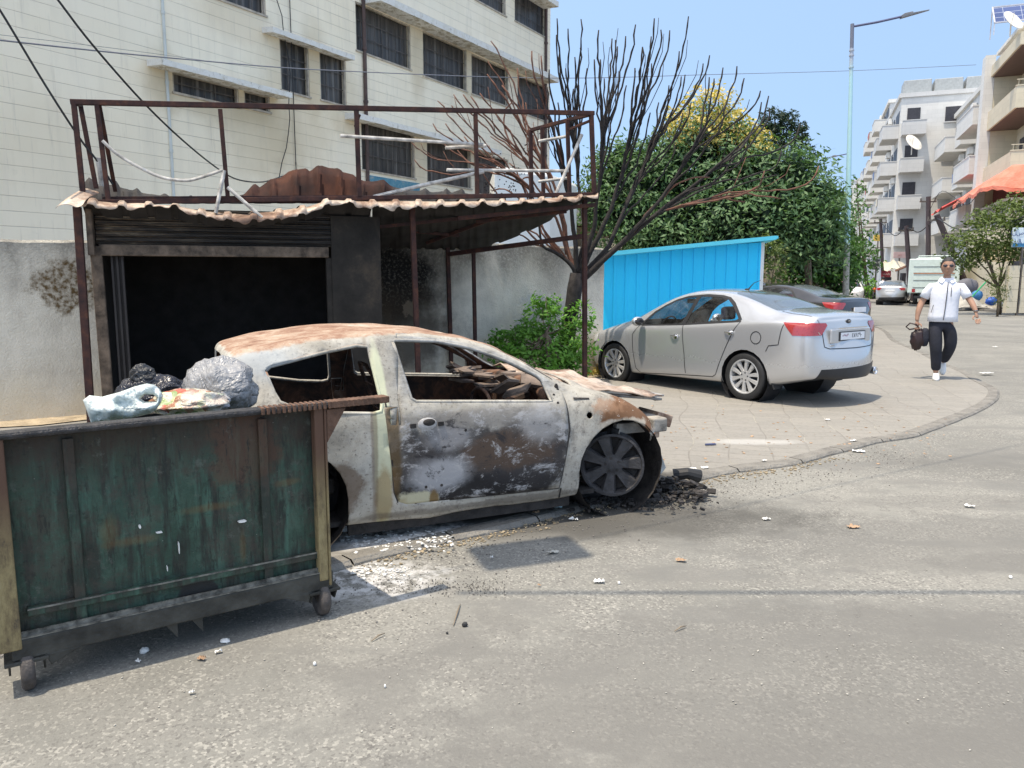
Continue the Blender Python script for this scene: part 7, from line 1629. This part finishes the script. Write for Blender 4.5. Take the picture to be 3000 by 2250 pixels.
def loft(mb,secs,n=16,caps=True): # secs: (center, rx, ry)
    rings=[]
    for c,rx,ry in secs:
        rings.append([mb.vert((c[0]+rx*math.copysign(abs(math.cos(a))**.85,math.cos(a)),c[1]+ry*math.copysign(abs(math.sin(a))**.85,math.sin(a)),c[2])) for a in [2*math.pi*j/n for j in range(n)]])
    for a,b in zip(rings,rings[1:]):
        for j in range(n): mb.face((a[j],a[(j+1)%n],b[(j+1)%n],b[j]))
    if caps: mb.face(rings[0][::-1]); mb.face(rings[-1])
def walker():
    g=G(2745,1112,PZ); e=empty('person',(g.x,g.y,PZ),math.atan2(-g.x,g.y)*.9,'man in white zip shirt and sunglasses walking towards the camera with a dark bag','person')
    # body: one continuous skinned figure (x image right, -y to the camera)
    V=[];E=[];Rd=[]
    pel=chain(V,E,Rd,[(.02,.02,.95),(.02,.02,1.08),(.02,.01,1.25),(.025,0,1.42),(.03,0,1.52),(.03,-.01,1.60),(.03,-.02,1.655)],[(.11,.08),(.11,.08),(.13,.09),(.12,.08),(.062,.06),(.058,.058),(.056,.056)])
    chest=3
    chain(V,E,Rd,[(-.15,.0,1.435),(-.215,.02,1.35),(-.285,.03,1.225),(-.325,-.02,1.08),(-.34,-.05,.96),(-.335,-.06,.90)],[.05,.055,.050,.048,.032,.032],chest)
    chain(V,E,Rd,[(.215,0,1.435),(.28,-.02,1.36),(.345,-.04,1.27),(.40,-.10,1.17),(.435,-.14,1.09),(.445,-.15,1.05)],[.065,.060,.050,.047,.032,.032],chest)
    chain(V,E,Rd,[(-.085,.02,.88),(-.05,-.05,.51),(-.03,-.01,.16),(-.02,-.01,.09)],[.06,.05,.042,.042],0)
    chain(V,E,Rd,[(.13,.03,.88),(.15,.0,.55),(.09,.32,.30),(.085,.36,.24)],[.06,.05,.042,.042],0)
    b=skin_mesh('body',V,E,Rd,M['skin'],e)
    # head
    mb=MB(); hc=Vector((.03,-.035,1.755))
    def hf(q):
        k=1.0
        if q.z<0: k-=.13*(-q.z)**1.5*(abs(q.x)*1.3)
        if q.y<0 and abs(q.x)<.3 and -.3<q.z<.05: k+=.02
        return k
    mb.sphere(hc,(.098,.112,.142),28,20,hf)
    mb.sphere(hc+Vector((0,-.108,-.018)),(.014,.022,.026),10,8); 
    for s in(1,-1): mb.sphere(hc+Vector((s*.085,.01,-.01)),(.012,.022,.032),8,8)
    mb.tube([hc+Vector((-.03,-.093,-.070)),hc+Vector((0,-.101,-.067)),hc+Vector((.03,-.093,-.070))],.006,6)
    mb.build('head',M['skin'],b,smooth=True)
    mb=MB(); 
    def hr(i,j):
        a=2*math.pi*i/24; t=j/8; front=-math.sin(a); lim=.98 if front<.2 else .98-.42*min(1,(front-.2)/.6); th=t*(math.pi*.56*lim); q=Vector((math.sin(th)*math.cos(a),math.sin(th)*math.sin(a),math.cos(th)))
        return hc+Vector((q.x*.104,q.y*.119+.004,q.z*.147+.002))
    mb.grid(hr,24,8); mb.build('hair',M['hair'],e,smooth=True)
    mb=MB(); 
    for s in(1,-1): mb.sphere(hc+Vector((s*.038,-.106,.012)),(.034,.008,.022),12,8); mb.bar(hc+Vector((s*.064,-.092,.018)),hc+Vector((s*.088,.0,.015)),.006)
    mb.bar(hc+Vector((-.03,-.103,.018)),hc+Vector((.03,-.103,.018)),.008); mb.build('sunglasses',M['ink'],e,smooth=True)
    mb=MB(); 
    for s in(1,-1): mb.bar(hc+Vector((s*.015,-.098,.042)),hc+Vector((s*.055,-.086,.042)),.008)
    mb.build('eyebrow',M['hair'],e)
    # shirt: torso loft + sleeves
    mb=MB(); loft(mb,[((.015,.02,.91),.212,.15),((.015,.02,1.0),.205,.148),((.02,.015,1.12),.198,.145),((.02,.01,1.25),.20,.145),((.025,.0,1.36),.212,.14),((.028,.0,1.44),.20,.125),((.03,.0,1.495),.16,.10),((.03,0,1.54),.10,.08),((.03,-.005,1.58),.066,.070)],22)
    sh=mb.build('shirt',M['shirt'],e,smooth=True)
    for pts,s in(([(-.09,0,1.45),(-.17,.0,1.44),(-.225,.02,1.36),(-.262,.025,1.275)],-1),([(.15,0,1.45),(.235,0,1.44),(.285,-.02,1.36),(.328,-.03,1.285)],1)):
        mb=MB(); mb.tube(pts,[.060,.068,.070,.072],14); mb.build('sleeve',M['shirt'],sh,smooth=True)
    mb=MB()
    for s in(1,-1): mb.extr([(.03+s*.012,-.078,1.555),(.03+s*.075,-.05,1.60),(.03+s*.125,-.075,1.535),(.03+s*.07,-.125,1.50)],(0,.012,.004))
    mb.build('collar',M['shirt'],sh,bevel=.004)
    zp=[(.045,-.11,1.52),(.042,-.140,1.44),(.04,-.148,1.36),(.035,-.146,1.25),(.03,-.137,1.12),(.02,-.145,1.0),(.015,-.15,.94)]
    mb=MB(); mb.tube(cr([Vector(p) for p in zp],4),.006,5); mb.tube([(.095,-.138,1.44),(.095,-.140,1.30)],.005,5); mb.tube([(-.13,-.11,1.17),(-.155,-.115,1.05)],.004,5); mb.build('zip',M['ink'],sh)
    # trousers
    V=[];E=[];Rd=[]; chain(V,E,Rd,[(.02,.02,1.0),(.02,.02,.90)],[(.235,.16),(.225,.155)]); 
    chain(V,E,Rd,[(-.085,.01,.84),(-.068,-.04,.66),(-.05,-.055,.50),(-.035,-.02,.32),(-.025,.0,.13)],[.124,.108,.092,.082,.070],1)
    chain(V,E,Rd,[(.125,.03,.84),(.145,.02,.68),(.15,.02,.53),(.12,.18,.39),(.088,.33,.27)],[.124,.108,.092,.082,.070],1)
    skin_mesh('trousers',V,E,Rd,M['jeans'],e)
    # shoes
    def shoe(c,pitch):
        mb=MB(); Rm=Matrix.Rotation(pitch,4,'X'); mb.T=Matrix.Translation(c)@Rm
        loft(mb,[((0,-.02,0.0),.048,.135),((0,-.02,.02),.052,.14),((0,-.015,.045),.050,.13),((0,.01,.075),.043,.095),((0,.045,.105),.038,.055)],16); return mb.build('shoe',M['shoe'],e,smooth=True)
    shoe(Vector((-.02,-.05,.0)),0); shoe(Vector((.085,.40,.14)),R(38))
    # hands
    def hand(w,d,up,curl,side,flat):
        w=Vector(w); d=Vector(d).normalized(); sd=Vector(up).cross(d).normalized(); nrm=d.cross(sd)
        mb=MB(); V=[w,w+d*.045,w+d*.08]; 
        Vv=[];Ee=[];Rr=[]; chain(Vv,Ee,Rr,[w-d*.02,w+d*.04,w+d*.075],[(.024,.018),(.036,.017),(.038,.015)]); h=skin_mesh('hand',Vv,Ee,Rr,M['skin'],b,1)
        for k in range(4):
            o_=sd*(k-1.5)*.019; L=[.062,.072,.068,.052][k]; a=w+d*.085+o_; dirs=[d,(d*math.cos(curl)+nrm*math.sin(curl)),(d*math.cos(curl*2)+nrm*math.sin(curl*2))]; pts=[a]
            for q in dirs: pts.append(pts[-1]+q*L/2.4)
            mb.tube(pts,[.0095,.009,.0085,.007],6)
        a=w+d*.03+sd*side*.032; mb.tube([a,a+(d*.6+sd*side*.7+nrm*.3)*.035,a+(d*.9+sd*side*.4+nrm*.6)*.062],[.012,.010,.008],6); mb.build('fingers',M['skin'],h,smooth=True)
    hand((-.335,-.06,.90),(.05,-.15,-1),(0,-1,0),1.2,1,0); hand((.445,-.15,1.05),(.25,-.2,-1),(0,-1,0),.35,-1,0)
    mb=MB(); mb.lathe([(.031,-.012),(.035,0),(.031,.012)],(.435,-.14,1.09),'Z',16); o=mb.build('wristwatch',simple('steel_strap',(.2,.2,.2),.3,.8,bumps=0),e); 
    return e
W1=walker()
def hbag():
    g=W1.location; a=W1.rotation_euler.z; o=Vector((g.x,g.y,PZ))+Matrix.Rotation(a,3,'Z')@Vector((-.315,-.08,.66)); e=empty('shoulder_bag',o,a,'dark brown bag hanging from the walking man\'s hand','bag')
    mb=MB(); mb.sphere((0,0,-.03),(.10,.05,.17),24,16,lambda q:1+.28*mnoise.noise(q*2.2)+.1*mnoise.noise(q*6)); mb.build('pouch',M['leather'],e,smooth=True)
    mb=MB(); mb.sphere((.10,.03,.0),(.07,.06,.15),16,12,lambda q:1+.16*mnoise.noise(q*2.5+Vector((4,0,0)))); mb.build('dark_jacket',M['jeans'],e,smooth=True)
    mb=MB(); mb.tube([(-.02,0,.14),(-.12,-.01,.12),(-.17,-.01,.16),(-.12,-.01,.22),(-.03,0,.20),(.02,0,.13)],.013,6); mb.build('strap',M['leather'],e,smooth=True)
hbag()
def farman():
    Y=50; g=P(2588,HZ,Y); e=empty('person',(g.x,Y,0),R(20),'distant man in a white shirt and dark trousers seen from behind in the street','person'); e.scale=(.93,)*3
    V=[];E=[];Rd=[]; chain(V,E,Rd,[(0,0,.95),(0,0,1.2),(0,0,1.42),(0,0,1.52),(0,0,1.62),(0,0,1.70)],[(.15,.12),(.17,.12),(.17,.11),.06,.09,.08]); chain(V,E,Rd,[(-.2,0,1.40),(-.27,.03,1.15),(-.42,.0,.95)],[.055,.04,.035],2); chain(V,E,Rd,[(.2,0,1.40),(.25,.03,1.15),(.27,0,.92)],[.055,.04,.035],2); chain(V,E,Rd,[(-.09,0,.85),(-.08,-.05,.48),(-.08,.03,.07)],[.09,.06,.05],0); chain(V,E,Rd,[(.09,0,.85),(.09,.05,.48),(.1,.1,.08)],[.09,.06,.05],0)
    skin_mesh('body',V,E,Rd,M['skin'],e,1); mb=MB(); loft(mb,[((0,0,.93),.19,.14),((0,0,1.25),.19,.14),((0,0,1.42),.2,.12),((0,0,1.52),.07,.07)],12); mb.tube([(-.1,0,1.43),(-.21,0,1.38),(-.26,.02,1.2)],.07,8); mb.tube([(.1,0,1.43),(.21,0,1.38),(.25,.02,1.2)],.07,8); mb.build('shirt',M['shirt'],e,smooth=True)
    V=[];E=[];Rd=[]; chain(V,E,Rd,[(0,0,.98),(0,0,.9)],[(.17,.13),(.16,.12)]); chain(V,E,Rd,[(-.09,0,.8),(-.08,-.03,.45),(-.08,.03,.08)],[.11,.085,.075],1); chain(V,E,Rd,[(.09,0,.8),(.09,.05,.45),(.1,.1,.08)],[.11,.085,.075],1); skin_mesh('trousers',V,E,Rd,M['jeans'],e,1)
    mb=MB(); mb.sphere((0,0,1.70),(.095,.11,.12),12,8); mb.build('hair',M['hair'],e,smooth=True)
farman()
# ================= litter =================
lit=[('crumpled_tissue',423,1913,26,16,'w'),('crumpled_tissue',660,1882,30,10,'w'),('torn_paper',640,1915,20,8,'w'),('torn_paper',590,1935,26,8,'t'),('torn_paper',405,1945,16,8,'w'),('white_pebble',922,1950,9,8,'w'),('torn_paper',562,2035,16,4,'w'),('bottle_cap',1128,2016,6,6,'w'),('torn_paper',1440,1638,10,14,'w'),('torn_paper',1470,1490,26,12,'w'),('torn_paper',1570,1505,22,10,'t'),('torn_paper',1535,1492,26,12,'w'),('plastic_cup',1625,1488,26,14,'b'),('torn_paper',1680,1525,26,16,'w'),('dark_fragment',1798,1488,26,10,'k'),('torn_paper',1620,1622,30,12,'g'),('torn_paper',1755,1708,30,10,'w'),('bottle_cap',1813,1712,8,8,'w'),('torn_paper',1995,1646,28,7,'t'),('dark_fragment',1362,1836,16,14,'k'),('torn_paper',2065,1373,22,8,'w'),('torn_paper',2515,1325,34,14,'w'),('torn_paper',2500,1294,22,6,'w'),('torn_paper',2238,1352,16,6,'w'),('marker_pen',2082,1306,34,7,'n'),('torn_paper',2424,1232,16,6,'w'),('torn_paper',2890,1094,36,6,'w'),('torn_paper',2916,1017,14,5,'w'),('torn_paper',2840,1487,26,5,'w'),('torn_paper',2245,1524,22,6,'w'),('torn_paper',2500,1547,34,6,'t'),('bottle_cap',2960,1695,10,6,'w'),('torn_paper',1580,1720,10,5,'t'),('twig',1340,1800,22,50,'d'),('twig',1110,1870,36,16,'d'),('twig',1995,1845,46,10,'d'),('torn_paper',1065,1530,60,18,'p'),('torn_paper',1170,1540,36,22,'p'),('plastic_wrap',975,1500,30,20,'n2'),('crumpled_tissue',1010,1555,40,18,'w'),('torn_paper',1036,1685,16,5,'w'),('torn_paper',30,1930,30,18,'w'),('food_peel',15,1915,26,12,'gr'),('dark_fragment',1310,1858,8,6,'k'),('torn_paper',2030,1376,20,6,'w')]
cols=dict(w=(.74,.73,.70),t=(.40,.26,.16),b=(.45,.66,.72),g=(.42,.40,.35),k=(.03,.03,.03),n=(.05,.07,.16),d=(.22,.17,.12),p=(.30,.24,.29),n2=(.06,.12,.26),gr=(.2,.3,.05))
lm={c:simple('litter_'+c,v,.7,var=.12,scale=20,bumps=.3) for c,v in cols.items()}
words=dict(crumpled_tissue='crumpled white tissue',torn_paper='torn scrap of paper',white_pebble='white pebble',bottle_cap='white bottle cap',plastic_cup='pale blue plastic cup',dark_fragment='dark fragment',marker_pen='dark blue pen',twig='thin dry twig',plastic_wrap='blue plastic wrap',food_peel='green food peel')
def place_word(x,y):
    if x<1000 and y>1850: return 'on the asphalt in front of the dumpster'
    if x<1300 and y<1700: return 'on the ash beside the dumpster and burnt sill'
    if x<1900 and y<1560: return 'by the kerb below the burnt car'
    if x>2800: return 'on the road at the far right'
    if y<1400: return 'on the paving right of the burnt car'
    return 'on the open asphalt right of the dumpster'
def Glit(x,y):
    onp=any(True for _ in [0]) and y<lerp_tab([(700,1730),(1117,1622),(1470,1545),(1850,1450),(2323,1352),(2676,1272),(2904,1175)],x); return G(x,y,PZ if onp else 0)
for i,(nm,x,y,w,h,c) in enumerate(lit):
    g=Glit(x,y); s=(g.y*_c+CH*_s)/F; rx=w*s/2; r=random.Random(i); mb=MB()
    if nm=='twig': mb.tube([(-rx,-h*s*1.6,.004),(0,0,.012),(rx*.8,h*s*1.2,.006)],[.002,.004,.002],5)
    elif nm=='plastic_cup': mb.lathe([(.0,-.05),(.028,-.05),(.036,.05),(.033,.05),(.026,-.046),(0,-.046)],(0,0,.034),'X',14)
    elif nm=='marker_pen': mb.tube([(-rx,0,.012),(rx*.6,0,.012),(rx,0,.010)],[.010,.010,.006],8)
    elif nm in('bottle_cap','white_pebble'): mb.lathe([(0,.014),(rx*.8,.013),(rx,.006),(rx,0),(0,0)],(0,0,0),'Z',10)
    elif nm in('crumpled_tissue','plastic_wrap','dark_fragment'): mb.sphere((0,0,h*s*.35),(rx,rx*.8,h*s*.6),12,8,lambda q:1+.5*mnoise.noise(q*2.3+Vector((i,0,0))))
    else:
        n=8; mb.grid(lambda a,b:((a/n-.5)*2*rx*(1+.3*mnoise.noise(Vector((b*.7,i,0)))),(b/4-.5)*1.1*rx*(1+.3*mnoise.noise(Vector((a*.6,i,3)))),.006+.022*abs(mnoise.noise(Vector((a*.5,b*.6,i*1.7))))),n,4)
    o=mb.build(nm,lm[c],smooth=nm not in('torn_paper',)); o.location=g+Vector((0,0,.003)); o.rotation_euler=(0,0,r.uniform(-.5,.5))
    tag(o,f'{words[nm]} {place_word(x,y)}','litter','litter scattered on the ground')
# fine litter and gravel along the kerb (uncountable)
def scatter(name,n,fn,mat,lab,smin,smax,flat=.4):
    mb=MB(); r=random.Random(len(name)+n)
    for k in range(n):
        p=fn(r); s=r.uniform(smin,smax); mb.cbox(p+Vector((0,0,s*flat*.4)),(s,s*r.uniform(.4,1),s*flat),Matrix.Rotation(r.uniform(0,3.1),3,'Z')@Matrix.Rotation(r.uniform(-.4,.4),3,'X'))
    o=mb.build(name,mat,fix=False); return tag(o,lab,'debris',kind='stuff')
def along(r,w=.12,x0=700,x1=2500,off=14):
    x=r.uniform(x0,x1); y=lerp_tab([(x_,y_) for x_,y_ in kpx if 500<x_<2920][:14],x)+off; g=G(x,y,0); return g+Vector((r.gauss(0,w*.4),r.gauss(0,w),.003))
scatter('straw_litter',700,lambda r:along(r,.07,1100,2450,6),simple('straw',(.30,.24,.16),.9,var=.4),'dry straw and crumbs gathered along the kerb',.005,.02)
scatter('gravel',1400,lambda r:along(r,.3,900,2600,20),simple('grit',(.2,.18,.16),.9,var=.5),'fine dark grit on the asphalt beside the kerb',.002,.009,.7)
def region(x0,x1,y0,y1,z=0): return lambda r:(lambda g:g+Vector((0,0,.003)))(G(r.uniform(x0,x1),r.triangular(y0,y1),z))
scatter('ash_flakes',220,region(1000,1330,1550,1625,PZ),lm['w'],'white ash flakes on the paving under the burnt sill',.004,.022,.2)
scatter('ash_flakes',120,region(1040,1200,1650,1700),lm['w'],'white ash flakes on the asphalt below the kerb',.004,.020,.25)
scatter('gravel',500,region(1100,1480,1690,1755),simple('grit_dark',(.12,.11,.10),.9),'dark crumbs spread on the asphalt right of the dumpster',.002,.006,.6)
scatter('loose_chips',240,region(0,3000,1500,2240),simple('chips',(.36,.34,.3),.9,var=.5),'small pale chips over the open asphalt',.003,.008,.3)
scatter('paving_litter',160,region(1750,2800,1180,1380,PZ),lm['t'],'tiny leaf bits on the paving',.008,.03,.15)
scatter('burnt_debris',350,region(1500,2060,1420,1500,PZ),M['char'],'charred crumbs on the paving under the burnt front end',.008,.04,.5)
SC.render.engine='CYCLES'
SC.cycles.max_bounces=6; SC.cycles.transparent_max_bounces=12
print('objects',len(bpy.data.objects),'verts',sum(len(m.vertices) for m in bpy.data.meshes))
